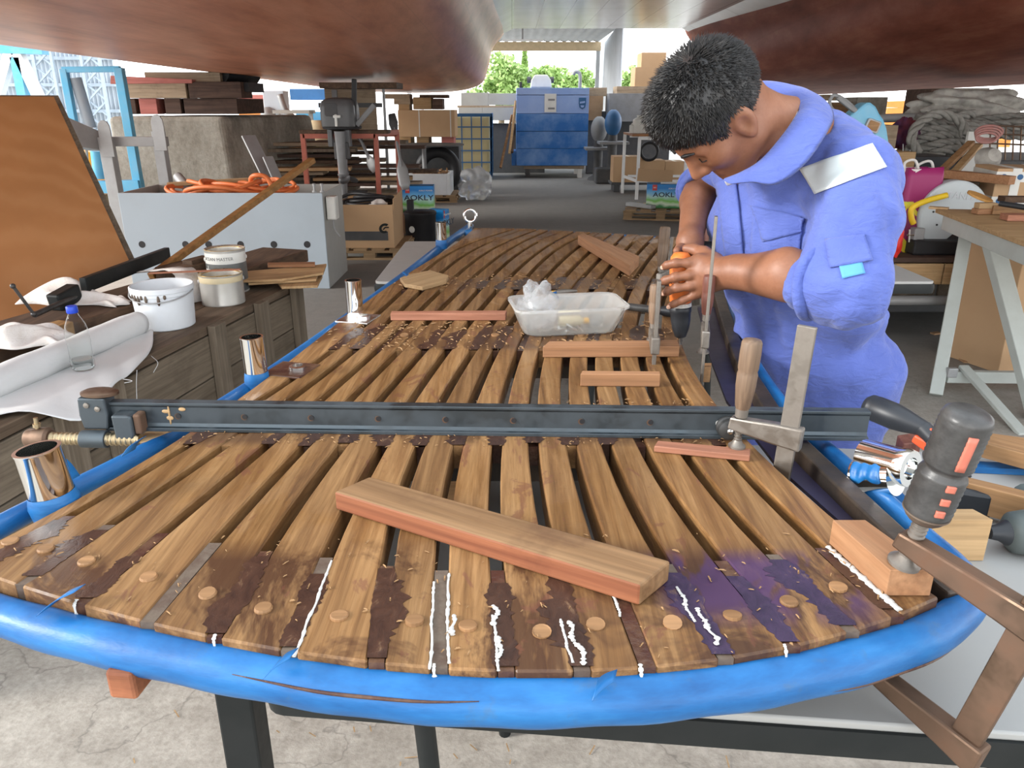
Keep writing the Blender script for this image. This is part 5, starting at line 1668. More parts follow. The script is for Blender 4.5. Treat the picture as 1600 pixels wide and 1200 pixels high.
for sg in (-1, 1):     # work boots
    hip = pel + tl * 0.09 * sg
    an = V3((hip.x + 0.02, hip.y + 0.02, 0.0)) + tl * 0.05 * sg
    bt = SDF()
    bt.cap(an + V3((0, 0, 0.17)), an + V3((0, 0, 0.07)), 0.050, 0.048, 0.03).cap(an - tf * 0.03 + V3((0, 0, 0.05)), an + tf * 0.15 + V3((0, 0, 0.04)), 0.045, 0.042, 0.03)
    bm_ = bt.mesh(0.008, 'boot', lambda X, d: np.maximum(d, 0.006 - X[:, 2]))
    b3 = obj('boot', bm_, 'dark_grey', man, world=True)
    obj('sole', MB().prism([(an.x + tf.x * t + tl.x * w, an.y + tf.y * t + tl.y * w) for t, w in ((-0.075, -0.035), (0.0, -0.045), (0.12, -0.046), (0.19, -0.025), (0.195, 0.02), (0.12, 0.046), (0, 0.045), (-0.075, 0.035))], 0.001, 0.02), 'black_rubber', b3, bevel=0.004, world=True)
# ---- the drill in his hands
dt = D(1063, 556, 1.63); dtop = D(1064, 396, 1.635)
dr_ = thing('cordless_drill', 'orange cordless drill held upright by the man, bit on the batten', 'drill', dt)
DL = (dtop - dt).length
az = (dtop - dt).normalized()
DM = Matrix.Translation(dt) @ az.to_track_quat('Z', 'Y').to_matrix().to_4x4()
k = DL / 0.215
obj('bit', MB().lathe([(0.0005, 0), (0.0024, 0.004), (0.0024, 0.012), (0.0034, 0.016), (0.0024, 0.02), (0.0034, 0.025), (0.0026, 0.03), (0.004, 0.034), (0.004, 0.052)], 10, DM), 'bit_steel', dr_, smooth=40, world=True)
ck = obj('chuck', MB().lathe([(0.008, 0.040 * k), (0.0125, 0.043 * k), (0.0185, 0.060 * k), (0.0215, 0.078 * k), (0.022, 0.094 * k), (0.0235, 0.096 * k), (0.0235, 0.104 * k), (0.022, 0.106 * k)], 28, DM), 'black_plastic', dr_, smooth=40, world=True)
obj('clutch_ring', MB().lathe([(0.022, 0.106 * k), (0.0235, 0.107 * k), (0.0235, 0.114 * k), (0.021, 0.115 * k)], 28, DM), 'clutch_white', dr_, smooth=40, world=True)
obj('housing', MB().lathe([(0.020, 0.114 * k), (0.0240, 0.118 * k), (0.0245, 0.15 * k), (0.0235, 0.19 * k), (0.0215, 0.208 * k), (0.015, 0.216 * k), (0.001, 0.218 * k)], 28, DM), 'drill_orange', dr_, smooth=60, world=True)
hdir = V3((0.36, 0.50, 0.05)).normalized()
h0 = DM @ V3((0, 0, 0.165 * k))
hd = obj('handle', MB().tube([h0, h0 + hdir * 0.06, h0 + hdir * 0.13], [0.019, 0.016, 0.019], 16), 'drill_orange', dr_, smooth=60, world=True)
bp = h0 + hdir * 0.148
obj('battery_pack', MB().beam(bp - hdir * 0.02, bp + hdir * 0.025, 0.055, 0.085), 'black_plastic', dr_, bevel=0.006, world=True)
# ================================================================== left side: timber crib with paint things
wood('crib_wood', (0.185, 0.135, 0.092), (0.075, 0.050, 0.032), 'Y', 1.0, 0.75, 0.4, (0.05, 0.035, 0.025))
wood('crib_side', (0.205, 0.165, 0.120), (0.105, 0.080, 0.055), 'Y', 0.9, 0.8, 0.25)
wood('crib_post', (0.24, 0.195, 0.145), (0.125, 0.095, 0.065), 'Z', 1.0, 0.8, 0.2)
wood('dark_beam', (0.13, 0.078, 0.046), (0.045, 0.026, 0.017), 'Y', 0.8, 0.75, 0.3)
wood('block_end', (0.48, 0.29, 0.12), (0.26, 0.14, 0.055), 'Y', 1.0, 0.7, 0.2)
wood('varnished_stick', (0.36, 0.19, 0.065), (0.19, 0.085, 0.026), 'X', 1.0, 0.5, 0.2)
def mat_ply():
    m, nt, b = _base('plywood', 0.55, 0, 0.3)
    v = coords(nt, (1.6, 1.6, 0.9), rnd=False)
    w = N(nt, 'TexWave'); w.wave_type = 'RINGS'; w.inputs['Scale'].default_value = 2.4; w.inputs['Distortion'].default_value = 7.0
    w.inputs['Detail'].default_value = 4; w.inputs['Detail Scale'].default_value = 0.9
    nt.links.new(v, w.inputs['Vector'])
    c = ramp(nt, w.outputs['Fac'], [(0.15, (0.325, 0.148, 0.055)), (0.6, (0.340, 0.157, 0.060)), (0.95, (0.355, 0.168, 0.067))])
    n1 = noise(nt, coords(nt, (1, 1, 1), rnd=False), 2.2, 4)
    c = mixc(nt, 0.6, c, ramp(nt, n1, [(0.35, (0.8, 0.78, 0.75)), (0.65, (1.06, 1.06, 1.06))]), 'MULTIPLY')
    nt.links.new(c, b.inputs['Base Color'])
mat_ply()
paint('bucket_white', (0.66, 0.69, 0.72), 0.45, 0, 0.12, (0.45, 0.45, 0.44), 9, 0.1)
paint('can_steel', (0.50, 0.49, 0.46), 0.35, 0.5, 0.25, (0.4, 0.38, 0.33), 10)
paint('can_label_grey', (0.13, 0.135, 0.13), 0.4, 0.3, 0.1)
paint('can_label_white', (0.68, 0.68, 0.64), 0.45, 0, 0.1)
metal('gold_lacquer', (0.62, 0.42, 0.12), 0.25, 0.4, (0.12, 0.06, 0.02), 30)
mat_cloth('canvas_white', (0.64, 0.645, 0.64), (0.56, 0.565, 0.56), 0.5, 0.12)
mat_cloth('rag_white', (0.66, 0.64, 0.62), (0.56, 0.52, 0.48), 2.5, 0.3)
paint('bottle_blue', (0.015, 0.06, 0.50), 0.4)
paint('galvanised', (0.33, 0.335, 0.335), 0.5, 0.25, 0.25, (0.22, 0.21, 0.20), 6)
paint('box_grey_blue', (0.33, 0.385, 0.43), 0.5, 0, 0.14, (0.24, 0.27, 0.29), 2.2, 0.05)
paint('box_side_grey', (0.35, 0.35, 0.33), 0.55, 0, 0.2, (0.25, 0.25, 0.23), 3, 0.05)
paint('orange_hose', (0.62, 0.16, 0.045), 0.5, 0, 0.15, (0.4, 0.12, 0.05))

ZB = 0.55
ea, eb = P(252, 546, ZB), P(466, 441, ZB)
ed = (eb - ea); ed.z = 0; ed.normalize()
en = Vector((-ed.y, ed.x, 0))              # away from the platform
near = ea - ed * 1.25
L_ = (eb - near).length
crib = thing('timber_crib', 'low weathered timber crib at left that carries the bucket and paint cans', 'crib', (near.x, near.y, 0), rz=math.atan2(ed.x, ed.y) * -1)
# local: +Y along the edge (away from camera), -X away from the platform
for i in range(4):
    obj('top_plank', MB().box((-0.10 - 0.195 * i, L_ / 2, ZB - 0.018), (0.188, L_, 0.036)), 'crib_wood', crib, bevel=0.003)
for i in range(3):
    obj('side_plank', MB().box((-0.018, L_ / 2, ZB - 0.128 - 0.178 * i), (0.030, L_ - 0.01 * i, 0.172)), 'crib_side', crib, bevel=0.003)
for (x, y) in ((22, 730), (115, 690), (258, 590), (360, 550), (444, 500)):
    q = P(x, y, 0.30)
    t = max(0.1, min(L_ - 0.06, (q - near).dot(ed)))
    obj('post', MB().box((0.016, t, (ZB + 0.002) / 2), (0.034, 0.085, ZB + 0.002)), 'crib_post', crib, bevel=0.003)
obj('end_plank', MB().box((-0.40, L_ + 0.016, 0.26), (0.80, 0.03, 0.50)), 'crib_side', crib, bevel=0.003)
# heavy dark beam lying on the crib, with chocks
CM = Matrix.Translation(near) @ Matrix.Rotation(-math.atan2(ed.x, ed.y), 4, 'Z')
ba, bb = P(-10, 543, 0.62), P(205, 476, 0.62)
bd_ = (bb - ba).normalized(); bn = Vector((-bd_.y, bd_.x, 0))
s0 = ba - bd_ * 1.1; s1 = bb + bd_ * 1.35
dbm = MB().beam((s0 + s1) / 2 - bd_ * (s1 - s0).length / 2 + bn * 0.15 + Vector((0, 0, -0.0345)), s1 + bn * 0.15 + Vector((0, 0, -0.0345)), 0.30, 0.067)
obj('dark_beam', dbm, 'dark_beam', None, bevel=0.006, label='heavy dark brown beam lying along the back of the timber crib', cat='beam')
q = P(92, 540, ZB)
obj('chock', MB().box((q.x, q.y + 0.03, ZB + 0.041), (0.072, 0.06, 0.080), R(-20)), 'block_end', None, bevel=0.003, label='yellowish wood chock standing at the edge of the dark beam', cat='wood block')
for (x, y, w, d, h, lb) in ((290, 436, 0.15, 0.2, 0.055, 'dark brown timber block beside the upper paint can'), (314, 432, 0.06, 0.14, 0.075, 'reddish timber block touching the upper paint can')):
    q = P(x, y, 0.622)
    obj('timber_block', MB().box((q.x - 0.04, q.y + 0.08, 0.621 + h / 2 + 0.001), (w, d, h), R(-20)), 'dark_beam', None, bevel=0.004, label=lb, cat='wood block')
# plywood sheets leaning behind
def sheet(name, c, th, mat, label, nrm_=Vector((0.2, -1, 0.3))):
    c = [Vector(p) for p in c]
    n0 = (c[1] - c[0]).cross(c[2] - c[0]); d3 = c[3] - Vector((0, 0, EYE))
    c[3] = Vector((0, 0, EYE)) + d3 * (n0.dot(c[0] - Vector((0, 0, EYE))) / n0.dot(d3))
    n = (c[1] - c[0]).cross(c[3] - c[0]).normalized()
    if n.y > 0: n = -n
    return obj(name, MB().hexa([p - n * th for p in c] + c), mat, None, label=label, cat='plywood')
sheet('plywood_sheet', [D(-90, 150, 3.85), D(84, 151, 4.1), D(204, 412, 3.75), D(-90, 580, 2.85)], 0.015, 'plywood', 'large orange brown plywood sheet leaning at the far left')
sheet('plywood_sheet', [D(-90, 148, 3.93), D(91, 149, 4.18), D(212, 408, 3.83), D(-90, 560, 3.0)], 0.015, 'crib_side', 'second plywood sheet, darker, tucked behind the large orange brown one')
# black clamp bar with a screw handle
a, b2 = D(130, 446, 3.15), D(262, 396, 3.9)
bc = thing('clamp_bar', 'black steel clamp bar with a screw handle lying on the dark beam at left', 'clamp', a - Vector((0, 0, 0.05)))
obj('bar', MB().beam(a, b2, 0.028, 0.062), 'black_paint', bc, bevel=0.003, world=True)
h1 = D(92, 484, 2.78)
obj('screw', MB().cyl(D(54, 492, 2.82), D(120, 462, 3.1), 0.011, n=12), 'grip_black', bc, smooth=40, world=True)
obj('jaw', MB().beam(D(84, 474, 3.0), D(118, 455, 3.12), 0.06, 0.07), 'black_paint', bc, bevel=0.008, world=True)
obj('tommy_bar', MB().cyl(D(20, 447, 2.78), D(53, 491, 2.82), 0.006, n=10).ball(D(20, 447, 2.78), 0.010, 7).ball(D(53, 491, 2.82), 0.011, 7), 'grip_black', bc, smooth=60, world=True)
# long varnished stick
a, b2 = D(236, 432, 3.62), D(488, 250, 4.75)
obj('long_stick', MB().beam(a, b2, 0.040, 0.030, w2=0.046), 'varnished_stick', None, bevel=0.003, label='long varnished stick leaning diagonally in front of the grey box', cat='stick')
# rags
def rag(px, y, z, sx, sy, sz, rz, seed, label, tail=None):
    p = P(px[0], px[1], z) + Vector((0, 0.05, 0))
    def f(u, v):
        x, yy = (u - 0.5) * sx, (v - 0.5) * sy
        w = 0
        for i, (a_, b_, c_) in enumerate(ks):
            w += math.sin(u * a_ + v * b_ + c_) / (1 + i * 0.35)
        e = math.sin(PI * u) ** 0.5 * math.sin(PI * v) ** 0.5
        zz = max(0.002, sz * e * (0.55 + 0.28 * w))
        return Matrix.Translation((p.x, p.y, z)) @ Matrix.Rotation(rz, 4, 'Z') @ Vector((x + 0.02 * math.sin(v * 9 + seed), yy * (1 - (tail or 0) * u) + 0.015 * math.sin(u * 11), zz))
    rr_ = random.Random(seed)
    ks = [(rr_.uniform(-14, 14), rr_.uniform(-14, 14), rr_.uniform(0, 6)) for _ in range(5)]
    return obj('rag', MB().grid(f, 44, 30), 'rag_white', None, smooth=170, solid=0.004, label=label, cat='rag')
rag((122, 474), 0, 0.622, 0.44, 0.28, 0.105, R(-16), 3, 'stained white rag bunched over the black clamp bar', 0.65)
rag((28, 540), 0, 0.622, 0.28, 0.18, 0.065, R(12), 8, 'white rag on the dark beam at the left edge of the picture')
# canvas: a roll with its loose end spread over the crib edge
ra, rb2 = P(-60, 620, ZB + 0.050), P(216, 505, ZB + 0.050)
cv = thing('canvas_roll', 'roll of white canvas with its loose end spread over the crib', 'canvas', (ra + rb2) / 2 - Vector((0, 0, 0.05)))
rd = (rb2 - ra).normalized(); rn = Vector((rd.y, -rd.x, 0))
rs = []
for i in range(31):
    t = i / 30; p = ra.lerp(rb2, t)
    rs.append([p + (rn * math.cos(a) + Vector((0, 0, 1)) * math.sin(a)) * (0.0475 + 0.0015 * math.sin(t * 13 + a * 2) + 0.001 * math.sin(t * 31 + a * 3)) for a in [2 * PI * j / 24 for j in range(24)]])
obj('roll', MB().rings(rs), 'canvas_white', cv, smooth=170, world=True)
spread_px = [(-60, 700), (0, 655), (125, 640), (160, 612), (185, 592), (212, 575), (238, 548), (240, 520)]
sp = [P(x, y, ZB + 0.004) for x, y in spread_px]
spc = catmull(sp, 5)
def spread(u, v):
    i = min(int(u * (len(spc) - 1)), len(spc) - 2); t = u * (len(spc) - 1) - i
    e = spc[i].lerp(spc[i + 1], t)
    base = ra.lerp(rb2, max(0, min(1, (e - ra).dot(rd) / (rb2 - ra).length))) - Vector((0, 0, 0.036))
    p = base.lerp(e, v)
    off = ((p - near).dot(-en))
    sag = -0.55 * max(0, off - 0.0) ** 1.2
    p.z = ZB + 0.013 + 0.006 * abs(math.sin(u * 17 + v * 5)) * v + 0.005 * math.sin(v * 9 + u * 6) * (1 - v) + sag
    return p
obj('loose_end', MB().grid(spread, 50, 20), 'canvas_white', cv, smooth=170, solid=0.003, world=True)
# frayed threads
for (x, y, dx, dz) in ((236, 556, 0.03, -0.05), (214, 578, 0.0, -0.11), (192, 592, 0.04, 0.0), (238, 540, 0.035, -0.04)):
    p = P(x, y, ZB)
    obj('thread', MB().tube(catmull([p, p + Vector((dx, -0.02, dz * 0.4)), p + Vector((dx * 0.6, -0.04, dz))], 5), 0.0011, 5), 'canvas_white', cv, smooth=170, world=True)
# clear water bottle with blue cap
bp = P(131, 576, ZB + 0.022)
wb = thing('water_bottle', 'clear plastic bottle with blue cap standing on the white canvas', 'bottle', bp)
def mat_pet():
    m, nt, b = _base('clear_pet', 0.06, 0, 0.6)
    b.inputs['Base Color'].default_value = (0.97, 0.985, 0.98, 1)
    b.inputs['Transmission Weight'].default_value = 1.0
    b.inputs['IOR'].default_value = 1.12
mat_pet()
obj('bottle_body', MB().lathe([(0.001, 0.002), (0.030, 0.0), (0.035, 0.006), (0.036, 0.03), (0.0345, 0.034), (0.0345, 0.085), (0.036, 0.09), (0.036, 0.125), (0.030, 0.155), (0.017, 0.182), (0.014, 0.19), (0.014, 0.20)], 26, cap=False), 'clear_pet', wb, smooth=50, solid=0.0008)
obj('cap', MB().lathe([(0.0165, 0.192), (0.0175, 0.194), (0.0175, 0.212), (0.015, 0.215), (0.001, 0.215)], 22), 'bottle_blue', wb, smooth=40)
obj('water', MB().lathe([(0.001, 0.003), (0.029, 0.003), (0.0325, 0.008), (0.0325, 0.036), (0.001, 0.036)], 24), 'clear_pet', wb, smooth=40)
# white bucket
bq = P(250, 521, ZB)
bk = thing('bucket', 'white plastic bucket with paint drips on the timber crib', 'bucket', (bq.x - 0.02, bq.y + 0.12, ZB + 0.001))
obj('bucket_wall', MB().lathe([(0.001, 0), (0.104, 0.0), (0.108, 0.004), (0.116, 0.135), (0.119, 0.137), (0.120, 0.150), (0.122, 0.152), (0.122, 0.168), (0.118, 0.171), (0.114, 0.168), (0.111, 0.13), (0.103, 0.010), (0.001, 0.009)], 40, cap=False), 'bucket_white', bk, smooth=40)
for i, a in enumerate((-2.3, -2.15, -2.0, -1.86, -1.7, -1.3, -1.1)):
    l_ = 0.012 + 0.012 * ((i * 7) % 3)
    obj('paint_drip', MB().ball((0.1185 * math.cos(a), 0.1185 * math.sin(a), 0.146 - l_ / 2), (0.006, 0.006, l_ / 2 + 0.004), 6), 'resin_grey', bk, smooth=170)
hp = []
for i in range(25):
    a = PI * i / 24
    hp.append((0.124 * math.cos(a), -0.03 - 0.10 * math.sin(a) , 0.148 + 0.02 * math.sin(a)))
obj('handle', MB().tube([(x, -0.124 * math.sin(PI * i / 24), 0.150 - 0.03 * math.sin(PI * i / 24)) for i, (x, y, z) in enumerate(hp)], 0.0025, 8), 'galvanised', bk, smooth=170)
# paint cans
def can(label, c, r, h, upper):
    t = thing('paint_can', label, 'paint can', c, rz=R(0))
    obj('can_wall', MB().lathe([(r, 0.0), (r * 1.01, 0.003), (r, 0.006), (r, h - 0.006), (r * 1.025, h - 0.004), (r * 1.025, h), (r * 0.97, h), (r * 0.90, h - 0.006), (r * 0.88, h - 0.006), (r * 0.86, h - 0.02), (r * 0.86, 0.01), (0.001, 0.01)], 36, cap=False), 'can_steel', t, smooth=40)
    obj('lid_groove', MB().lathe([(r * 0.96, h + 0.0005), (r * 0.99, h + 0.002), (r * 1.0, h + 0.0005), (r * 0.90, h - 0.005), (r * 0.87, h - 0.018)], 36, cap=False), 'gold_lacquer', t, smooth=40)
    obj('paint_inside', MB().lathe([(0.001, h * 0.80), (r * 0.86, h * 0.80)], 30, cap=False), 'gold_lacquer', t)
    if upper:
        obj('label_band', MB().lathe([(r * 1.003, h * 0.70), (r * 1.006, h * 0.71), (r * 1.006, h * 0.93), (r * 1.003, h * 0.94)], 36, cap=False), 'can_label_white', t, smooth=40)
        lb = obj('label', MB().lathe([(r * 1.003, 0.008), (r * 1.005, 0.012), (r * 1.005, h * 0.695), (r * 1.003, h * 0.70)], 36, cap=False), 'can_label_grey', t, smooth=40)
        def wrap(body, size, z, a0, mat, dep=0.0005, rot=0.0):
            me = text_mesh(body, size, Matrix.Rotation(rot, 4, 'Z'), dep)
            for v in me.vertices:
                a = a0 + v.co.x / r
                rr_ = r * 1.008 + v.co.z
                v.co = Vector((rr_ * math.sin(a), -rr_ * math.cos(a), z + v.co.y))
            obj('lettering', me, mat, lb)
        wrap('OCEAN MASTER', 0.021, h * 0.815, -0.12, 'can_label_grey')
        wrap('yoppa*', 0.024, h * 0.50, 0.55, 'can_label_white', rot=R(14))
        m = MB()
        m.grid(lambda u, v: (r * 1.009 * math.sin(-1.0 + u * 0.55), -r * 1.009 * math.cos(-1.0 + u * 0.55), h * (0.36 + 0.22 * v)), 8, 4)
        obj('label_patch', m, 'can_label_white', lb, solid=0.0006)
        m = MB()
        m.grid(lambda u, v: (r * 1.009 * math.sin(-0.74 + u * 0.05), -r * 1.009 * math.cos(-0.74 + u * 0.05), h * (0.56 + 0.10 * v)), 3, 4)
        obj('label_patch', m, 'can_label_white', lb, solid=0.0006)
    else:
        obj('label_band', MB().lathe([(r * 1.003, h * 0.76), (r * 1.006, h * 0.77), (r * 1.006, h * 0.94), (r * 1.003, h * 0.95)], 36, cap=False), 'cream_plastic', t, smooth=40)
    for a in (0.45, PI + 0.45):
        obj('ear', MB().lathe([(0.010, 0), (0.009, 0.004), (0.002, 0.006)], 14, Matrix.Rotation(a, 4, 'Z') @ Matrix.Translation((r, 0, h * 0.78)) @ Matrix.Rotation(R(90), 4, 'Y')), 'can_label_white' if upper else 'steel_sheet', t, smooth=40)
    return t
cl = P(350, 481, ZB); c1 = Vector((cl.x - 0.035, cl.y + 0.10, ZB + 0.001))
can('squat grey paint can in front, on the timber crib', c1, 0.094, 0.135, False)
c2 = c1 + Vector((-0.055, 0.235, 0.0))
can('taller paint can with white band and dark grey label, on the timber crib', c2, 0.092, 0.205, True)
obj('paint_stick', MB().beam(c1 + Vector((-0.30, -0.04, 0.142)), c1 + Vector((0.095, -0.005, 0.152)), 0.022, 0.005), 'pink_batten', None, bevel=0.001, label='flat stirring stick lying across the squat paint can', cat='stick')
st = MB()
pb = D(262, 432, 3.5)
ps_ = [D(228, 424, 3.55), D(262, 420, 3.5), D(284, 424, 3.45), D(292, 445, 3.40), D(294, 474, 3.38)]
fr = catmull(ps_, 6)
m = MB()
vs = []
for i, p in enumerate(fr):
    vs += [p + Vector((-0.03, -0.03, 0.003 * math.sin(i))), p + Vector((0.05, 0.03, -0.003 * math.sin(i)))]
m.add(vs, [(2 * i, 2 * i + 1, 2 * i + 3, 2 * i + 2) for i in range(len(fr) - 1)])
obj('netting', m, 'rag_white', None, smooth=170, solid=0.006, label='frayed whitish netting hanging between bucket and paint cans', cat='netting')
# ply offcuts behind the cans
k = 0
for (pxs, z, lb) in (([(378, 424), (452, 418), (510, 412), (505, 426), (440, 436), (380, 438)], ZB + 0.06, 'topmost pale plywood offcut behind the paint cans'),
                     ([(386, 432), (498, 424), (494, 436), (388, 442)], ZB + 0.045, 'second plywood offcut down behind the paint cans'),
                     ([(430, 436), (504, 430), (496, 446), (440, 448)], ZB + 0.03, 'lowest plywood offcut at the far end of the crib')):
    slab('plywood_offcut', pxs, z, 0.012, 'pale_pine', lb, 'offcut')
slab('lath', [(418, 410), (492, 409), (492, 413), (418, 414)], ZB + 0.078, 0.014, 'fresh_batten', 'orange brown lath on top of the plywood offcuts', 'lath')

# ================================================================== grey steel box with hoses
fz = 6.1
xl, xr = D(183, 300, fz).x, D(503, 300, fz).x
zt = 0.755
gb = thing('steel_box', 'long grey blue steel box with round holes, full of orange hose', 'box', ((xl + xr) / 2, fz + 0.36, 0))
w = xr - xl
obj('front_panel', MB().box((0, -0.36 + 0.008, zt / 2), (w, 0.016, zt)), 'box_grey_blue', gb, bevel=0.004)
obj('back_panel', MB().box((0, 0.36 - 0.008, zt / 2), (w, 0.016, zt)), 'box_side_grey', gb, bevel=0.004)
for s in (-1, 1):
    obj('end_panel', MB().box((s * (w / 2 - 0.008), 0, zt / 2), (0.016, 0.69, zt - 0.002)), 'box_side_grey', gb, bevel=0.004)
obj('bottom_panel', MB().box((0, 0, 0.02), (w - 0.04, 0.68, 0.02)), 'box_side_grey', gb)
obj('inner_shelf', MB().box((0, 0, zt - 0.10), (w - 0.04, 0.68, 0.015)), 'box_side_grey', gb)
for x in (222, 290, 326, 376, 428, 480):
    q = D(x, 382, fz)
    obj('hole', MB().cyl((q.x - (xl + xr) / 2, -0.361, q.z), (q.x - (xl + xr) / 2, -0.357, q.z), 0.027, n=20), 'black_rubber', gb, smooth=40)
jb = thing('junction_box', 'pale junction box with a cut cable on the end of the grey steel box', 'box', (xr + 0.045, fz + 0.12, 0.55))
obj('housing', MB().box((0, 0, 0.08), (0.075, 0.11, 0.18)), 'can_label_white', jb, bevel=0.008)
obj('lid', MB().box((0, -0.058, 0.08), (0.066, 0.008, 0.165)), 'can_label_white', jb, bevel=0.003)
obj('cable', MB().tube(catmull([(0, 0, -0.01), (0.0, -0.01, -0.06), (0.02, -0.02, -0.11), (0.05, -0.02, -0.15)], 5), 0.007, 8), 'galvanised', jb, smooth=170)
for i, x in enumerate((-0.09, -0.03)):
    tag(obj('clamp_bolt', MB().lathe([(0.018, 0), (0.018, 0.012), (0.008, 0.012), (0.008, 0.05), (0.013, 0.05), (0.013, 0.065), (0.001, 0.067)], 12, Matrix.Translation((xr + x + 0.02, fz + 0.05, zt + 0.001))), 'galvanised', None, smooth=40), ('left' if i == 0 else 'right') + ' one of two bolts standing on the right corner of the grey steel box', 'bolt')
hr_ = random.Random(11)
for i in range(9):
    cx = lerp(xl + 0.55, xr - 0.30, hr_.random()); cy = fz + 0.36 + hr_.uniform(-0.10, 0.10)
    pts = []
    a0 = hr_.uniform(0, 6); rx, ry = hr_.uniform(0.22, 0.40), hr_.uniform(0.14, 0.22)
    for j in range(20):
        a = a0 + 2 * PI * j / 20 * 0.97
        pts.append((cx + rx * math.cos(a), cy + ry * math.sin(a), zt - 0.03 + 0.008 * i + 0.03 * math.sin(a * 2 + i)))
    obj('hose', MB().tube(catmull(pts, 3), 0.017, 8), 'orange_hose', None, smooth=170, label='coil of orange hose heaped in the grey steel box', cat='hose', group='orange hose coils in the grey box')
pts = [D(395, 300, 6.4), D(392, 280, 6.35), D(400, 274, 6.3), D(416, 277, 6.3), D(425, 292, 6.3)]
obj('hose', MB().tube(catmull(pts, 6), 0.019, 8), 'orange_hose', None, smooth=170, label='orange hose end standing up in a bow from the heap in the grey box', cat='hose')
for i, (x0, y0, x1, y1) in enumerate(((300, 302, 298, 272), (322, 300, 318, 290), (345, 300, 352, 288))):
    obj('pipe_scrap', MB().cyl(D(x0, y0, 6.5), D(x0 - 22 + i * 3, y1 + 4, 6.7), 0.04, n=14), 'galvanised', None, smooth=40, label=('first', 'second', 'third')[i] + ' grey pipe piece from the left beside the orange hose', cat='pipe')
obj('wood_lath', MB().beam(D(262, 288, 6.5), D(402, 280, 6.6), 0.05, 0.03), 'pale_pine', None, bevel=0.002, label='pale lath lying behind the orange hose', cat='lath')

# ================================================================== galvanised trestle and blue frame
yd = 6.95
tr = thing('steel_trestle', 'galvanised steel trestle standing between plywood and grey box', 'trestle', D(200, 400, yd) * Vector((1, 1, 0)) if False else (D(200, 300, yd).x, yd, 0))
pt, pb_ = D(165, 214, yd), D(192, 420, yd); pb_.x = pt.x + 0.01; pb_.z = 0.0; pb_.y = yd
obj('post', MB().beam(pt, pb_, 0.10, 0.10), 'galvanised', tr, bevel=0.004, world=True)
pt2 = D(247, 205, yd + 0.12)
obj('post', MB().beam(pt2, (pt2.x + 0.01, yd + 0.12, 0), 0.09, 0.09), 'galvanised', tr, bevel=0.004, world=True)
obj('cross_bar', MB().beam(D(150, 221, yd + 0.05), D(262, 221, yd + 0.12), 0.07, 0.08), 'galvanised', tr, bevel=0.004, world=True)
for p, dd in ((pt, 0.0), (pt2, 0.0)):
    obj('ear_plate', MB().prism([(-0.05, -0.18), (0.055, -0.18), (0.055, 0.03), (0.05, 0.075), (0.035, 0.105), (0.01, 0.118), (-0.015, 0.115), (-0.038, 0.095), (-0.05, 0.06)], -0.008, 0.008, Matrix.Translation(p + Vector((0.03, -0.065, 0.02))) @ Matrix.Rotation(R(90), 4, 'X')), 'galvanised', tr, bevel=0.002, world=True)
obj('top_beam', MB().beam(D(95, 205, yd - 0.3), D(152, 222, yd + 0.05), 0.16, 0.22, h2=0.15), 'galvanised', tr, bevel=0.006, world=True)
obj('brace', MB().beam((pt.x - 0.02, yd, 0.05), D(182, 372, yd - 0.6), 0.06, 0.04), 'galvanised', tr, bevel=0.003, world=True)
bf_y = 7.5
def fr_tube(a, b, ya, yb, w=0.075):
    return MB().beam(D(a[0], a[1], ya), D(b[0], b[1], yb), w, w)
bf = thing('steel_gate', 'light blue rectangular steel frame behind the plywood', 'gate', (D(160, 290, bf_y).x, bf_y, 0))
obj('upright', fr_tube((100, 108), (135, 296), bf_y, bf_y, 0.06), 'sky_blue_paint', bf, bevel=0.004, world=True)
obj('upright', fr_tube((186, 106), (218, 296), bf_y, bf_y, 0.075), 'sky_blue_paint', bf, bevel=0.004, world=True)
obj('upright', fr_tube((190, 110), (209, 228), bf_y + 0.25, bf_y + 0.25, 0.05), 'sky_blue_paint', bf, bevel=0.004, world=True)
obj('rail', fr_tube((98, 109), (188, 108), bf_y, bf_y, 0.05), 'sky_blue_paint', bf, bevel=0.004, world=True)
obj('rail', fr_tube((132, 294), (222, 292), bf_y, bf_y, 0.13), 'sky_blue_paint', bf, bevel=0.004, world=True)
lo = D(175, 292, bf_y)
for s in (-0.3, 0.3):
    obj('foot', MB().box((lo.x + s, bf_y, (lo.z - 0.06) / 2), (0.08, 0.08, lo.z - 0.07)), 'sky_blue_paint', bf, bevel=0.003, world=True)
obj('gas_strut', MB().cyl(D(118, 122, bf_y + 0.05), D(142, 200, bf_y + 0.05), 0.05, n=16), 'box_grey_blue', bf, smooth=40, world=True)
obj('cylinder', MB().cyl(D(151, 236, bf_y), D(156, 279, bf_y), 0.055, n=18), 'sky_blue_paint', bf, smooth=40, world=True)
for x in (135, 166): obj('rod', MB().cyl(D(x, 232, bf_y), D(x + 4, 288, bf_y), 0.012, n=10), 'box_side_grey', bf, smooth=40, world=True)
obj('rod', MB().cyl(D(130, 271, bf_y), D(166, 266, bf_y), 0.006, n=8), 'can_label_white', bf, smooth=40, world=True)
obj('timber', MB().beam(D(120, 372, 7.2), D(182, 384, 6.9), 0.14, 0.12), 'pink_batten', None, bevel=0.004, label='reddish timber on the floor behind the plywood edge', cat='timber')

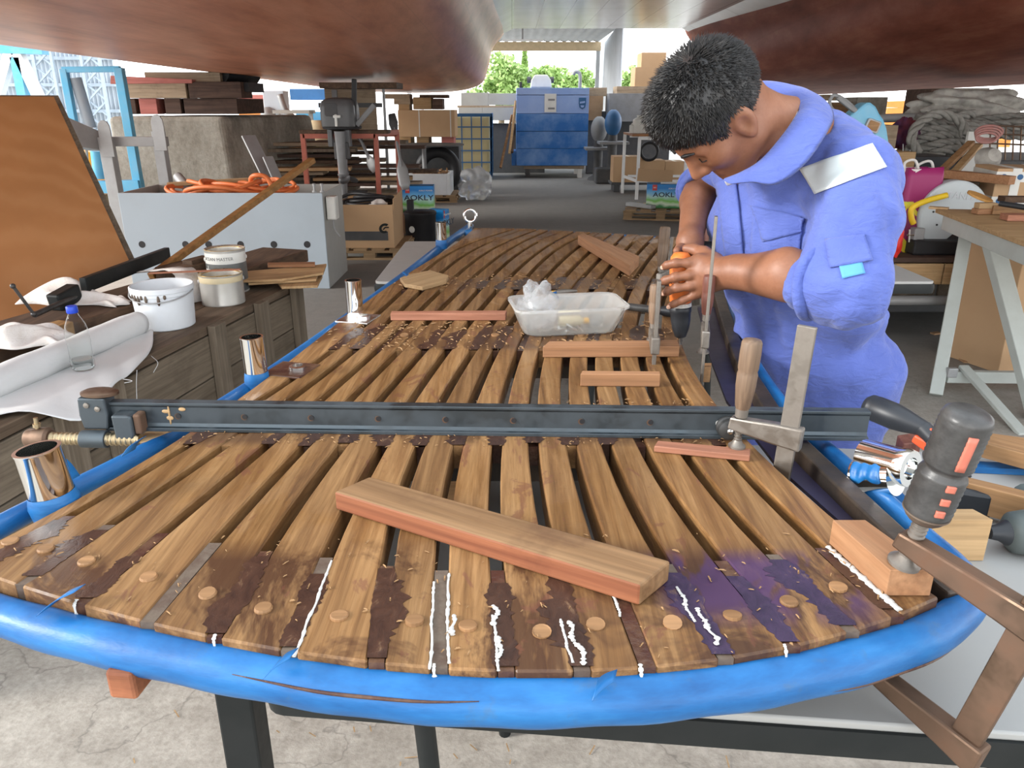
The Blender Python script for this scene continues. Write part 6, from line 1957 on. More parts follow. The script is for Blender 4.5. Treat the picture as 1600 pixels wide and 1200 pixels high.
# ================================================================== concrete block and the timber cribbing under the hull
def mat_conc():
    m, nt, b = _base('block_concrete', 0.9, 0, 0.2)
    v = coords(nt, rnd=False)
    n1 = noise(nt, coords(nt, (1.5, 1.5, 0.6), rnd=False), 2.2, 6, 0.65)
    n2 = noise(nt, v, 30, 4, 0.7)
    c = ramp(nt, n1, [(0.3, (0.16, 0.14, 0.115)), (0.5, (0.30, 0.275, 0.23)), (0.7, (0.42, 0.40, 0.35))])
    c = mixc(nt, 0.5, c, ramp(nt, n2, [(0.35, (0.7, 0.7, 0.68)), (0.6, (1.1, 1.1, 1.1))]), 'MULTIPLY')
    nt.links.new(c, b.inputs['Base Color'])
    bump(nt, b, n2, 0.5, 0.01)
mat_conc()
y0, y1 = 8.3, 9.7
a = [D(166, 182, y0), D(345, 180, y0), D(362, 300, y0), D(180, 300, y0)]
x0, x1 = a[0].x, a[1].x
zt2 = a[0].z
mb = MB().hexa([(x0 - 0.02, y0, 0), (x1 + 0.08, y0, 0), (x1 + 0.75, y1, 0), (x0 + 0.4, y1, 0), (x0, y0 + 0.02, zt2), (x1, y0 + 0.02, zt2), (x1 + 0.58, y1, zt2), (x0 + 0.4, y1, zt2)])
obj('concrete_block', mb, 'block_concrete', None, bevel=0.045, seg=3, label='big rough concrete block propping the left hull, behind the grey box', cat='concrete block')
wood('crib_pale', (0.42, 0.33, 0.23), (0.24, 0.17, 0.11), 'X', 0.8, 0.8, 0.3)
wood('crib_dark', (0.125, 0.075, 0.055), (0.05, 0.03, 0.022), 'X', 0.8, 0.8, 0.3)
wood('crib_pink', (0.55, 0.20, 0.17), (0.38, 0.12, 0.095), 'X', 0.8, 0.75, 0.2)
def blk(name, xa, xb, ya, yb, yy, depth, mat, label, cat='timber', ground=None):
    p, q = D(xa, ya, yy), D(xb, yb, yy)
    if ground is not None: q.z = ground + 0.002
    return obj(name, MB().box(((p.x + q.x) / 2, yy + depth / 2, (p.z + q.z) / 2), (abs(q.x - p.x), depth, abs(p.z - q.z) + 0.004)), mat, None, bevel=0.004, label=label, cat=cat)
for i, (xa, xb, mt, lb) in enumerate(((197, 214, 'crib_dark', 'brown timber end, leftmost in the lower layer on the concrete block'), (216, 247, 'crib_pink', 'pink painted timber end in the lower layer on the concrete block'), (256, 284, 'crib_dark', 'grey brown timber end right of the pink one on the concrete block'), (286, 372, 'crib_dark', 'long dark timber at the right of the lower layer on the concrete block'))):
    blk('cribbing_timber', xa, xb, 154, 178, y0 + 0.08, 0.9, mt, lb)
blk('cribbing_timber', 194, 292, 130, 153, y0 + 0.05, 0.30, 'crib_pale', 'long pale timber lying on the concrete block stack')
blk('cribbing_timber', 293, 378, 128, 153, y0 + 0.05, 0.35, 'crib_dark', 'dark mottled timber continuing the pale one on the concrete block stack')
blk('cribbing_timber', 225, 345, 113, 129, y0 + 0.12, 0.35, 'crib_pale', 'pale timber directly under the left hull')
p = [D(170, 118, y0), D(298, 124, y0), D(298, 130, y0), D(170, 131, y0)]
obj('wedge', MB().hexa([q + Vector((0, 0.03, 0)) for q in (p[3], p[2], p[1], p[0])] + [q + Vector((0, 0.30, 0)) for q in (p[3], p[2], p[1], p[0])]), 'crib_pink', None, bevel=0.004, label='long pink wedge driven in below the left hull', cat='wedge')
blk('timber', 144, 160, 306, 327, 7.2, 0.2, 'pale_pine', 'pale timber post end beside the trestle post, left of the grey box', 'timber', 0.0)
fd = D(366, 122, 8.6)
obj('rubber_fender', MB().cyl(fd + Vector((-0.12, -0.1, 0.06)), fd + Vector((0.02, 0.5, 0.06)), 0.12, n=18).box(fd + Vector((0.02, 0.1, -0.09)), (0.34, 0.5, 0.09)), 'black_rubber', None, smooth=40, label='black rubber fender jammed against the left hull', cat='fender')
obj('steel_plate', MB().beam(D(388, 212, 7.5), P(490, 419, 0.0), 0.14, 0.02), 'galvanised', None, bevel=0.003, label='grey steel strip leaning on the side of the concrete block', cat='steel strip')
obj('steel_plate', MB().beam(D(418, 245, 7.3), P(496, 421, 0.0), 0.10, 0.02), 'galvanised', None, bevel=0.003, label='short steel strip right of the longer one by the concrete block', cat='steel strip')
# ================================================================== middle distance, left of the aisle
def carton(name, label, c, s, rz, mat='cardboard', cat='box', open_top=False):
    t = thing(name, label, cat, c, rz=rz)
    x, y, z = s
    if not open_top:
        obj('carton_body', MB().box((0, 0, z / 2), s), mat, t, bevel=0.004)
        obj('packing_tape', MB().box((0, 0, z + 0.0006), (0.05, y * 1.002, 0.002)), 'cream_plastic', t)
    else:
        for sx in (-1, 1):
            obj('side_wall', MB().box((sx * (x / 2 - 0.004), 0, z / 2), (0.008, y, z)), mat, t)
        for sy in (-1, 1):
            obj('side_wall', MB().box((0, sy * (y / 2 - 0.004), z / 2), (x - 0.017, 0.008, z)), mat, t)
        obj('carton_bottom', MB().box((0, 0, 0.006), (x - 0.018, y - 0.018, 0.010)), mat, t)
    return t
# carton with the black C emblem, on a pallet, full of black cable
cy = 7.35
q0, q1 = D(522, 390, cy), D(613, 320, cy)
x0, x1, z0, z1 = q0.x, q1.x, 0.11, q1.z
cw = x1 - x0
cb = carton('carton', 'open cardboard carton with black C emblem and dark band, holding black cable', ((x0 + x1) / 2, cy + 0.33, z0), (cw, 0.66, z1 - z0), 0, open_top=True)
hgt = z1 - z0
obj('dark_band', MB().box((-0.03, -0.332, 0.115), (cw - 0.05, 0.003, 0.085)), 'dark_grey', cb)
ex, ez, er = cw / 2 - 0.085, hgt * 0.46, 0.052
arcp = [(er * math.cos(a), er * math.sin(a)) for a in np.linspace(R(52), R(308), 22)] + [(er * 0.52 * math.cos(a), er * 0.52 * math.sin(a)) for a in np.linspace(R(308), R(52), 22)]
Mx = Matrix.Translation((ex, -0.3335, ez)) @ Matrix.Rotation(R(90), 4, 'X') @ Matrix.Diagonal((1, 0.9, 1, 1))
obj('emblem', MB().prism([(x + 0.15 * y, y) for x, y in arcp], -0.001, 0.001, Mx), 'black_paint', cb)
obj('emblem', MB().prism([(-0.020, -0.012), (0.004, 0.016), (0.042, 0.016), (0.042, 0.003), (0.010, 0.003), (-0.008, -0.016)], -0.001, 0.001, Mx), 'black_paint', cb)
obj('carton_flap', MB().beam((cw / 2 + 0.004, -0.30, hgt - 0.002), (cw / 2 + 0.004, 0.30, hgt + 0.03), 0.008, 0.10), 'cardboard', cb)
for i in range(4):
    r0 = 0.20 - 0.018 * i
    obj('cable_coil', MB().tube([(cb.location.x + 0.02 * i + r0 * 1.25 * math.cos(a), cb.location.y + r0 * math.sin(a), z1 - 0.02 + 0.018 * i + 0.02 * math.sin(a + i)) for a in np.linspace(0, 2 * PI, 28, endpoint=False)], 0.017, 8, closed=True), 'black_rubber', None, smooth=170,
        label='black cable coil heaped in the open carton', cat='cable', group='black cable coils in the carton')
obj('cable', MB().tube(catmull([(x0 - 0.08, cy + 0.1, z1 - 0.06), (x0 + 0.1, cy + 0.3, z1 + 0.06), (x0 + 0.35, cy + 0.2, z1 + 0.07), (x1 - 0.05, cy + 0.25, z1 + 0.03), (x1 - 0.08, cy + 0.45, z1 - 0.05)], 7), 0.016, 8), 'black_rubber', None, smooth=170, label='black cable arching across the top of the carton to its right corner', cat='cable')
crumple('paper_scrap', Vector((x1 - 0.15, cy + 0.14, z1 - 0.06)), (0.09, 0.07, 0.05), 'rag_white', 'white crumpled paper in the carton of black cable', 'paper', 5, 0.25, 14)
wood('pallet_wood', (0.42, 0.29, 0.165), (0.26, 0.165, 0.085), 'X', 0.8, 0.8, 0.25)
def pallet(c, s, label, rz=0.0, h=0.11, group=None):
    t = thing('pallet', label, 'pallet', c, rz=rz, group=group)
    x, y = s
    n = max(4, int(x / 0.17))
    for i in range(n):
        obj('top_board', MB().box((-x / 2 + x * (i + 0.5) / n, 0, h - 0.010), (x / n * 0.72, y, 0.018)), 'pallet_wood', t)
    for yy in (-y / 2 + 0.05, 0, y / 2 - 0.05):
        obj('stringer', MB().box((0, yy, h - 0.030), (x, 0.09, 0.020)), 'pallet_wood', t)
        obj('bottom_board', MB().box((0, yy, 0.009), (x, 0.09, 0.018)), 'pallet_wood', t)
        for xx in (-x / 2 + 0.06, 0, x / 2 - 0.06):
            obj('block', MB().box((xx, yy, (h - 0.022) / 2), (0.11, 0.088, h - 0.06)), 'pallet_wood', t)
    return t
pallet((cb.location.x + 0.05, cy + 0.36, 0), (cw + 0.10, 0.8), 'wooden pallet under the carton with the C emblem', h=0.109)
# battery carton with AOKLY lettering
def mat_aokly():
    m, nt, b = _base('battery_print', 0.4, 0, 0.4)
    v = coords(nt, rnd=False)
    sx = N(nt, 'SeparateXYZ'); nt.links.new(v, sx.inputs[0])
    z = mth(nt, 'ADD', sx.outputs['Z'], mth(nt, 'MULTIPLY', mth(nt, 'SUBTRACT', noise(nt, coords(nt, (4, 4, 4), rnd=False), 1.5, 2), 0.5), 0.10))
    c = ramp(nt, mth(nt, 'DIVIDE', z, 0.32), [(0.06, (0.03, 0.22, 0.05)), (0.18, (0.62, 0.72, 0.55)), (0.30, (0.17, 0.50, 0.06)), (0.45, (0.45, 0.66, 0.60)), (0.58, (0.15, 0.45, 0.75)), (0.75, (0.010, 0.20, 0.58)), (1.0, (0.010, 0.24, 0.62))])
    nt.links.new(c, b.inputs['Base Color'])
mat_aokly()
paint('ink_dark', (0.02, 0.04, 0.07), 0.5, 0, 0.02)
def battery_box(label, c, s, rz, opened=False):
    t = thing('battery_carton', label, 'box', c, rz=rz)
    x, y, z = s
    o = obj('carton_body', MB().box((0, 0, z / 2), s), 'battery_print', t, bevel=0.003)
    F = Matrix.Translation((0, -y / 2 - 0.001, 0)) @ Matrix.Rotation(R(90), 4, 'X')
    obj('lettering', text_mesh('AOKLY', z * 0.27, F @ Matrix.Translation((0.02, z * 0.56, 0)), 0.001, True, 0.0, 1.28), 'ink_dark', t)
    obj('red_label', MB().box((-x * 0.28, -y / 2 - 0.001, z * 0.86), (x * 0.13, 0.003, z * 0.24)), 'red_paint', t)
    obj('lettering', text_mesh('AA', z * 0.09, F @ Matrix.Translation((-x * 0.28, z * 0.86, 0.002)), 0.001, True), 'can_label_white', t)
    obj('lettering', text_mesh('AOKLY POWER', z * 0.075, F @ Matrix.Translation((x * 0.27, z * 0.83, 0.0)), 0.001, True), 'can_label_white', t)
    if opened:
        obj('carton_flap', MB().beam((-x * 0.30, y / 2, z), (-x * 0.28, y / 2 + 0.05, z + 0.16), x * 1.0, 0.006, up=(0, 1, 0)), 'cardboard', t)
        obj('carton_flap', MB().box((0.06, -y * 0.1, z + 0.012), (x * 0.5, 0.10, 0.02)), 'can_label_white', t, bevel=0.003)
    return t
by = 8.9
q0, q1 = D(626, 330, by), D(676, 291, by)
battery_box('blue and green battery carton with dark lettering, left of the aisle behind the black bucket', ((q0.x + q1.x) / 2, by + 0.13, q0.z - 0.02), (q1.x - q0.x, 0.24, q1.z - q0.z + 0.02), R(2))
zc = q0.z - 0.021
carton('carton', 'plain carton under the left battery carton', ((q0.x + q1.x) / 2, by + 0.20, 0), (0.42, 0.40, zc), 0, 'cardboard_old')
dk = 8.25
q0 = D(658, 372, dk)
bk2 = thing('black_bucket', 'black round plastic drum with white round badge right of the C carton', 'drum', (q0.x, dk, 0))
obj('drum_wall', MB().lathe([(0.001, 0), (0.155, 0), (0.16, 0.01), (0.165, 0.30), (0.172, 0.31), (0.172, 0.335), (0.16, 0.345), (0.001, 0.35)], 30), 'black_rubber', bk2, smooth=40)
obj('badge', MB().lathe([(0.034, 0), (0.034, 0.003), (0.027, 0.003), (0.026, 0.001), (0.012, 0.001), (0.010, 0.003), (0.001, 0.003)], 20, Matrix.Translation((-0.075, -0.146, 0.17)) @ Matrix.Rotation(R(-27), 4, 'Z') @ Matrix.Rotation(R(90), 4, 'X')), 'can_label_white', bk2, smooth=40)
obj('spout', MB().box((-0.10, 0.0, 0.40), (0.07, 0.07, 0.12)), 'black_rubber', bk2, bevel=0.01)
q = D(683, 352, 8.4)
battery_box('small blue and green carton standing on the floor right of the black drum', (q.x, 8.5, 0.0), (0.16, 0.2, 0.33), R(70))
# outboard motor on a red stand
oy = 8.0
stand = thing('motor_stand', 'red steel frame stand carrying the outboard motor', 'stand', (D(530, 300, oy).x, oy, 0))
zt_ = D(530, 209, oy).z
xl_, xr_ = D(473, 209, oy).x, D(587, 209, oy).x
for x, y in ((xl_, oy), (xr_, oy), (xl_ + 0.24, oy + 0.5), (xr_ + 0.14, oy + 0.5)):
    obj('leg', MB().box((x, y, zt_ / 2), (0.045, 0.045, zt_)), 'rust_red_paint', stand, bevel=0.003, world=True)
obj('cross_rail', MB().box(((xl_ + xr_) / 2, oy, zt_ - 0.02), (xr_ - xl_, 0.045, 0.05)), 'rust_red_paint', stand, bevel=0.003, world=True)
obj('cross_rail', MB().box(((xl_ + xr_) / 2 + 0.19, oy + 0.5, zt_ - 0.02), (xr_ - xl_ - 0.1, 0.045, 0.05)), 'rust_red_paint', stand, bevel=0.003, world=True)
obj('cross_rail', MB().beam((xr_, oy, zt_), (xr_ + 0.14, oy + 0.5, zt_), 0.045, 0.05), 'rust_red_paint', stand, bevel=0.003, world=True)
obj('cross_rail', MB().beam((xr_, oy, 0.25), (xr_ + 0.14, oy + 0.5, 0.45), 0.035, 0.035), 'rust_red_paint', stand, bevel=0.003, world=True)
obj('timber_top', MB().box(((xl_ + xr_) / 2 + 0.05, oy + 0.05, zt_ + 0.018), (xr_ - xl_ + 0.16, 0.16, 0.034)), 'dark_beam', stand, bevel=0.004, world=True)
obj('floor_sheet', MB().box(((xl_ + xr_) / 2 + 0.1, oy + 0.2, 0.30), (xr_ - xl_ + 0.1, 0.5, 0.02)), 'rust_red_paint', stand, world=True)
mx = D(538, 200, oy).x
mo = thing('outboard_motor', 'grey outboard motor clamped to the red stand', 'outboard motor', (mx, oy - 0.10, zt_ - 0.50))
cz0 = 0.5
paint('cowl_grey', (0.090, 0.092, 0.095), 0.4, 0, 0.15, (0.15, 0.15, 0.145), 8)
obj('cowling', MB().rings([[Vector((x * w_ - 0.01 + sh, y * d_, z)) for x, y in rr(1.0, 1.0, 0.45, 6)] for w_, d_, z, sh in ((0.150, 0.180, cz0 + 0.07, 0), (0.160, 0.190, cz0 + 0.075, 0), (0.165, 0.195, cz0 + 0.16, 0), (0.163, 0.193, cz0 + 0.25, 0), (0.150, 0.178, cz0 + 0.30, 0.002), (0.120, 0.14, cz0 + 0.325, 0.006), (0.06, 0.08, cz0 + 0.335, 0.008))]), 'cowl_grey', mo, smooth=50)
obj('cowl_panel', MB().prism(rr(0.062, 0.058, 0.02), -0.01, 0.012, Matrix.Translation((-0.055, -0.185, cz0 + 0.225)) @ Matrix.Rotation(R(82), 4, 'X')), 'dark_grey', mo, bevel=0.004)
obj('pull_handle', MB().box((-0.01, -0.20, cz0 + 0.13), (0.025, 0.03, 0.11)).box((0.0, -0.205, cz0 + 0.165), (0.07, 0.025, 0.025)), 'can_label_white', mo, bevel=0.006)
obj('lower_tray', MB().lathe([(0.10, cz0 + 0.035), (0.185, cz0 + 0.05), (0.19, cz0 + 0.07), (0.17, cz0 + 0.085)], 26), 'black_rubber', mo, smooth=40)
obj('tiller_arm', MB().beam((0.13, -0.06, cz0 + 0.10), (0.16, -0.06, cz0 + 0.50), 0.045, 0.045), 'black_rubber', mo, bevel=0.008)
obj('tiller_arm', MB().beam((0.15, -0.05, cz0 + 0.08), (0.33, -0.02, cz0 + 0.27), 0.05, 0.05), 'mid_grey', mo, bevel=0.008)
for s in (-1, 1):
    obj('clamp_bracket', MB().box((s * 0.085 - 0.02, -0.05, cz0 - 0.03), (0.045, 0.10, 0.17)), 'cowl_grey', mo, bevel=0.006)
obj('swivel_bracket', MB().box((0.0, -0.08, cz0 - 0.15), (0.14, 0.09, 0.16)), 'dark_grey', mo, bevel=0.01)
obj('leg_housing', MB().rings([[Vector((x * w_, y * d_ - 0.10, z)) for x, y in rr(0.5, 0.5, 0.3, 4)] for w_, d_, z in ((0.10, 0.17, cz0 + 0.03), (0.085, 0.15, cz0 - 0.20), (0.075, 0.15, cz0 - 0.36), (0.10, 0.17, cz0 - 0.37), (0.06, 0.13, cz0 - 0.40), (0.045, 0.10, cz0 - 0.60))]), 'mid_grey', mo, smooth=40)
obj('gear_case', MB().ball((0.0, -0.08, cz0 - 0.42), (0.05, 0.15, 0.05), 10), 'cowl_grey', mo, smooth=170)
pb2 = obj('propeller_hub', MB().lathe([(0.03, 0), (0.028, 0.05), (0.012, 0.07)], 14, Matrix.Translation((0, 0.06, cz0 - 0.42)) @ Matrix.Rotation(R(-90), 4, 'X')), 'dark_grey', mo, smooth=40)
for i in range(3):
    obj('propeller_blade', MB().ball((0.065, 0, 0), (0.05, 0.007, 0.032), 8, Matrix.Identity(4)), 'dark_grey', pb2, smooth=170).matrix_local = Matrix.Translation((0, 0.085, cz0 - 0.42)) @ Matrix.Rotation(R(120 * i + 20), 4, 'Y') @ Matrix.Rotation(R(25), 4, 'X')
# panel and shelf behind the motor
py_ = 9.6
p, q = D(505, 133, py_), D(590, 222, py_)
bp_ = thing('pallet_board', 'upright beige panel with dark battens behind the outboard motor', 'panel', ((p.x + q.x) / 2, py_, 0))
obj('panel', MB().box(((p.x + q.x) / 2, py_ + 0.05, (p.z + q.z) / 2), (q.x - p.x, 0.03, p.z - q.z)), 'crib_pale', bp_, world=True)
for x in (p.x + 0.05, q.x - 0.05): obj('post', MB().box((x, py_ + 0.09, q.z / 2 + 0.1), (0.05, 0.04, q.z + 0.2)), 'dark_beam', bp_, world=True)
for z in (p.z - 0.22,): obj('batten', MB().box(((p.x + q.x) / 2, py_ + 0.02, z), (q.x - p.x + 0.15, 0.03, 0.05)), 'dark_grey', bp_, world=True)
obj('batten', MB().box((p.x + 0.12, py_ + 0.02, p.z - 0.2), (0.06, 0.03, 0.30)), 'mid_grey', bp_, world=True)
obj('bracket', MB().box((q.x + 0.10, py_ + 0.02, p.z / 2), (0.03, 0.03, p.z)), 'galvanised', bp_, world=True)
p, q = D(505, 130, 8.9), D(624, 138, 8.9)
obj('shelf_timber', MB().box(((p.x + q.x) / 2, 8.95, (p.z + q.z) / 2), (q.x - p.x, 0.5, 0.06)), 'dark_beam', None, bevel=0.004, label='dark flat timber tight under the left hull above the outboard motor', cat='timber')
# paddles
def paddle(a, b2, label):
    a, b2 = Vector(a), Vector(b2)
    t = thing('paddle', label, 'paddle', b2)
    d = (a - b2); L = d.length; d.normalize()
    obj('shaft', MB().cyl(b2 + d * 0.30 * L, a - d * 0.08, 0.016, n=10), 'mid_grey', t, smooth=40, world=True)
    obj('blade', MB().tube([b2, b2 + d * 0.06, b2 + d * 0.26 * L, b2 + d * 0.40 * L], [0.035, 0.06, 0.06, 0.018], 12, flat=0.25), 'galvanised', t, smooth=170, world=True)
    obj('grip', MB().tube([a - d * 0.30 * L, a - d * 0.12 * L, a], [0.018, 0.05, 0.038], 12, flat=0.4), 'dark_grey', t, smooth=170, world=True)
paddle(D(612, 178, 8.6), D(634, 296, 8.3), 'grey paddle leaning in front of the strapped carton')
paddle(D(557, 204, 8.6), D(586, 268, 8.5), 'grey paddle leaning inside the red motor stand')
# planks piled behind the stand
pk = random.Random(5)
for i in range(48):
    x = pk.uniform(-2.75, -1.50); z = 0.035 + 0.063 * (i // 3) ; y = 8.85 + pk.uniform(-0.05, 0.3)
    wv = pk.uniform(0.45, 0.85)
    obj('scrap_plank', MB().box((x + 0.0, y + 0.25 * (i % 3), z + 0.002 * (i % 3)), (wv * 1.5, 0.22, 0.035), R(pk.uniform(-7, 7))), ('crib_pale', 'dark_beam', 'crib_post', 'pale_pine', 'crib_dark')[i % 5], None, bevel=0.003,
        label='old plank in the loose pile behind the outboard stand', cat='plank', group='plank pile behind the outboard stand')
# strapped carton, disc table, styrofoam crate, plastic bag, IBC
sy = 13.2
p, q = D(637, 172, sy), D(711, 214, sy)
xw = D(622, 190, sy).x
sc2 = thing('strapped_carton', 'big cardboard carton with two white straps beside the caged tank', 'box', ((xw + q.x) / 2, sy + 0.35, q.z))
obj('carton_body', MB().box(((xw + q.x) / 2, sy + 0.35, (p.z + q.z) / 2), (q.x - xw, 0.70, p.z - q.z)), 'cardboard', sc2, bevel=0.006, world=True)
for x in (655, 704):
    u = D(x, 190, sy)
    obj('strap', MB().box((u.x, sy + 0.35, (p.z + q.z) / 2), (0.016, 0.705, p.z - q.z + 0.006)), 'can_label_white', sc2, world=True)
zbk = q.z
for i, (x, mt) in enumerate(((632, 'pale_pine'), (660, 'pale_pine'), (699, 'crib_pink'))):
    u = D(x, 220, sy)
    obj('wood_block', MB().box((u.x, sy + 0.3, zbk - 0.061), (0.20, 0.5, 0.12)), mt, None, bevel=0.004, label=('left', 'middle', 'pinkish right')[i] + ' wood block under the strapped carton', cat='wood block')
zst = zbk - 0.121
carton('crate', 'dark crate under the wood blocks of the strapped carton', ((xw + q.x) / 2, sy + 0.40, 0), (q.x - xw + 0.1, 0.6, zst), 0, 'dark_grey')
for (xa, xb, ya, yb, mt, lb) in ((600, 640, 147, 154, 'crib_pale', 'flat pale timber above the strapped carton, left end'), (615, 641, 154, 163, 'crib_pale', 'short pale block above the left of the strapped carton'), (645, 674, 152, 171, 'pale_pine', 'rust stained pale block above the middle of the strapped carton'), (675, 692, 154, 171, 'crib_dark', 'dark block above the right of the strapped carton'), (655, 700, 148, 153, 'dark_beam', 'thin dark board tight under the left hull above the strapped carton')):
    blk('hull_support', xa, xb, ya, yb, sy + 0.1, 0.4, mt, lb)
blk('hull_support', 622, 640, 163, 172, sy + 0.1, 0.4, 'pale_pine', 'lower pale block at the left edge on the strapped carton')
ty = 12.75
u = D(668, 226, ty); rw = (D(726, 226, ty).x - D(612, 226, ty).x) / 2
dt_ = thing('pedestal_table', 'dark round topped pedestal table in front of the strapped carton', 'table', (u.x, ty, 0))
obj('tabletop', MB().lathe([(0.001, u.z - 0.012), (rw, u.z - 0.012), (rw, u.z + 0.008), (0.001, u.z + 0.008)], 40), 'dark_grey', dt_, smooth=40)
obj('pedestal', MB().cyl((-0.06, 0, 0.02), (-0.06, 0, u.z - 0.012), 0.035, n=14), 'mid_grey', dt_, smooth=40)
obj('foot', MB().lathe([(0.001, 0), (0.22, 0), (0.20, 0.02), (0.04, 0.04)], 24, Matrix.Translation((-0.06, 0, 0))), 'dark_grey', dt_, smooth=40)
tq = D(684, 243, 13.0)
obj('tyre', MB().tube([(tq.x + 0.29 * math.cos(a), 13.02, 0.385 + 0.29 * math.sin(a)) for a in np.linspace(0, 2 * PI, 30, endpoint=False)], 0.09, 12, closed=True), 'black_rubber', None, smooth=170, label='black tyre standing under the pedestal table', cat='tyre')
fy = 11.9
p, q = D(640, 272, fy), D(701, 318, fy)
fc = thing('foam_crate', 'white foam crate heaped with wood debris on a pallet', 'crate', ((p.x + q.x) / 2, fy + 0.35, 0.11))
w_, h_ = q.x - p.x + 0.06, p.z - 0.11
for s in (-1, 1):
    obj('side_wall', MB().box((s * (w_ / 2 - 0.025), 0, h_ / 2), (0.05, 0.70, h_)), 'bucket_white', fc, bevel=0.006)
    obj('side_wall', MB().box((0, s * 0.325, h_ / 2), (w_ - 0.101, 0.05, h_)), 'bucket_white', fc, bevel=0.006)
obj('crate_bottom', MB().box((0, 0, 0.03), (w_ - 0.10, 0.60, 0.05)), 'bucket_white', fc)
dm = MB()
for i in range(70):
    x, y = pk.uniform(-w_ / 2 + 0.06, w_ / 2 - 0.06), pk.uniform(-0.26, 0.26)
    a, d = pk.uniform(0, PI), pk.uniform(0.03, 0.10)
    v = Vector((math.cos(a) * d, math.sin(a) * d, pk.uniform(-0.03, 0.05)))
    c = fc.location + Vector((x, y, h_ - 0.03 + pk.uniform(0, 0.05)))
    dm.beam(c - v, c + v, 0.02, 0.012)
obj('wood_debris', dm, 'brown_board', None, label='brown wood scraps heaped in the white foam crate', cat='debris', kind='stuff')
pallet((fc.location.x + 0.04, fy + 0.38, 0), (w_ + 0.12, 0.8), 'wooden pallet under the white foam crate', h=0.109)
bq_ = D(742, 275, 12.2)
crumple('plastic_sack', Vector((bq_.x, 12.3, 0.0)), (0.25, 0.26, 0.27), 'clear_film', 'crumpled clear plastic sack on the floor beside the foam crate', 'sack', 9, 0.22, 34)
iy = 15.6
p, q = D(690, 178, iy), D(768, 272, iy)
ib = thing('caged_tank', 'cream liquid tank in a blue wire cage on the left of the aisle', 'tank', ((p.x + q.x) / 2, iy + 0.5, 0))
iw, ih = q.x - p.x, p.z
paint('tank_cream', (0.62, 0.53, 0.28), 0.5, 0, 0.1, (0.5, 0.42, 0.22), 2, 0.0)
paint('cage_blue', (0.025, 0.11, 0.26), 0.5)
obj('tank_body', MB().box((0, 0, ih / 2 + 0.05), (iw - 0.06, 0.94, ih - 0.14)), 'tank_cream', ib, bevel=0.05)
obj('pallet_base', MB().box((0, 0, 0.05), (iw, 1.0, 0.08)), 'cage_blue', ib, bevel=0.01)
for i in range(6):
    x = -iw / 2 + iw * i / 5
    obj('cage_bar', MB().box((x, -0.5, ih / 2 + 0.04), (0.022 if i < 5 else 0.05, 0.022, ih - 0.08)), 'cage_blue', ib)
    obj('cage_bar', MB().box((iw / 2, -0.5 + 1.0 * i / 5, ih / 2 + 0.04), (0.03, 0.022, ih - 0.08)), 'cage_blue', ib)
for i in range(6):
    z = 0.12 + (ih - 0.14) * i / 5
    obj('cage_bar', MB().box((0, -0.505, z), (iw, 0.022, 0.022 if i < 5 else 0.06)), 'cage_blue', ib)
    obj('cage_bar', MB().box((iw / 2 + 0.005, 0, z), (0.022, 1.0, 0.022 if i < 5 else 0.06)), 'cage_blue', ib)
# stacked grey beams behind the tank
gy = 17.2
for (xa, xb, ya, yb, lb) in ((720, 763, 145, 165, 'upper left grey beam behind the caged tank'), (763, 808, 146, 164, 'upper right grey beam behind the caged tank'), (716, 754, 168, 187, 'lower pale beam behind the caged tank'), (754, 806, 168, 188, 'lower right grey beam behind the caged tank'), (714, 806, 165, 168, 'thin plank between the grey beams behind the caged tank')):
    blk('stacked_beam', xa, xb, ya, yb, gy, 0.8, 'box_side_grey' if ya != 165 else 'crib_pale', lb, 'beam')
obj('scrap_rack', MB().box((D(768, 230, gy).x + 0.3, gy + 0.5, 0.5), (1.7, 0.8, 1.02)), 'dark_grey', None, bevel=0.02, label='dark clutter rack under the grey beams', cat='rack')
for i, (a, b2) in enumerate((((806, 158), (796, 240)), ((800, 180), (782, 262)), ((804, 200), (800, 238)))):
    obj('pole', MB().cyl(D(a[0], a[1], 16.2), D(b2[0], b2[1], 15.7), 0.028, n=8), ('pale_pine', 'brown_board', 'dark_beam')[i], None, smooth=40, label=('tallest pale', 'leaning brown', 'short dark')[i] + ' pole leaning at the left side of the blue machine', cat='pole')
hk = MB().tube([D(766, 258, 15.3), D(790, 262, 15.3)], 0.02, 8).tube([D(776, 258, 15.3), D(772, 268, 15.5)], 0.02, 8)

# ================================================================== blue machine at the end of the aisle
my = 16.0
p, q = D(807, 137, my), D(917, 259, my)
mc = thing('blue_machine', 'tall sheeted blue machine standing at the end of the aisle', 'machine', ((p.x + q.x) / 2, my + 0.6, 0))
mw = q.x - p.x; mt_ = p.z; mb0 = q.z
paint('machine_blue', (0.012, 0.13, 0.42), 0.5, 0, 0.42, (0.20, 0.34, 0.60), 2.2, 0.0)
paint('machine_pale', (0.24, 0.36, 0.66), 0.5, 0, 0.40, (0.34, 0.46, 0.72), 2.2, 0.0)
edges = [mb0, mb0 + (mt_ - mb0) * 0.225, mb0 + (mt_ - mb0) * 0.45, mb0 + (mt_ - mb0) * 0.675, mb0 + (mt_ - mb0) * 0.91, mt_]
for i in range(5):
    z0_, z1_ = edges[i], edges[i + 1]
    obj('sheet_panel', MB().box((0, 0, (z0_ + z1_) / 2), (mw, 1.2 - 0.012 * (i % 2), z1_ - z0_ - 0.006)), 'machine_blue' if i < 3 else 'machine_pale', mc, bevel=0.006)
obj('side_door', MB().box((-mw / 2 - 0.05, -0.2, mb0 + 0.14), (0.09, 0.7, 0.28)), 'machine_blue', mc, bevel=0.006)
obj('base_frame', MB().box((0.05, 0, mb0 - 0.035), (mw - 0.2, 1.1, 0.06)), 'crib_pale', mc, bevel=0.004)
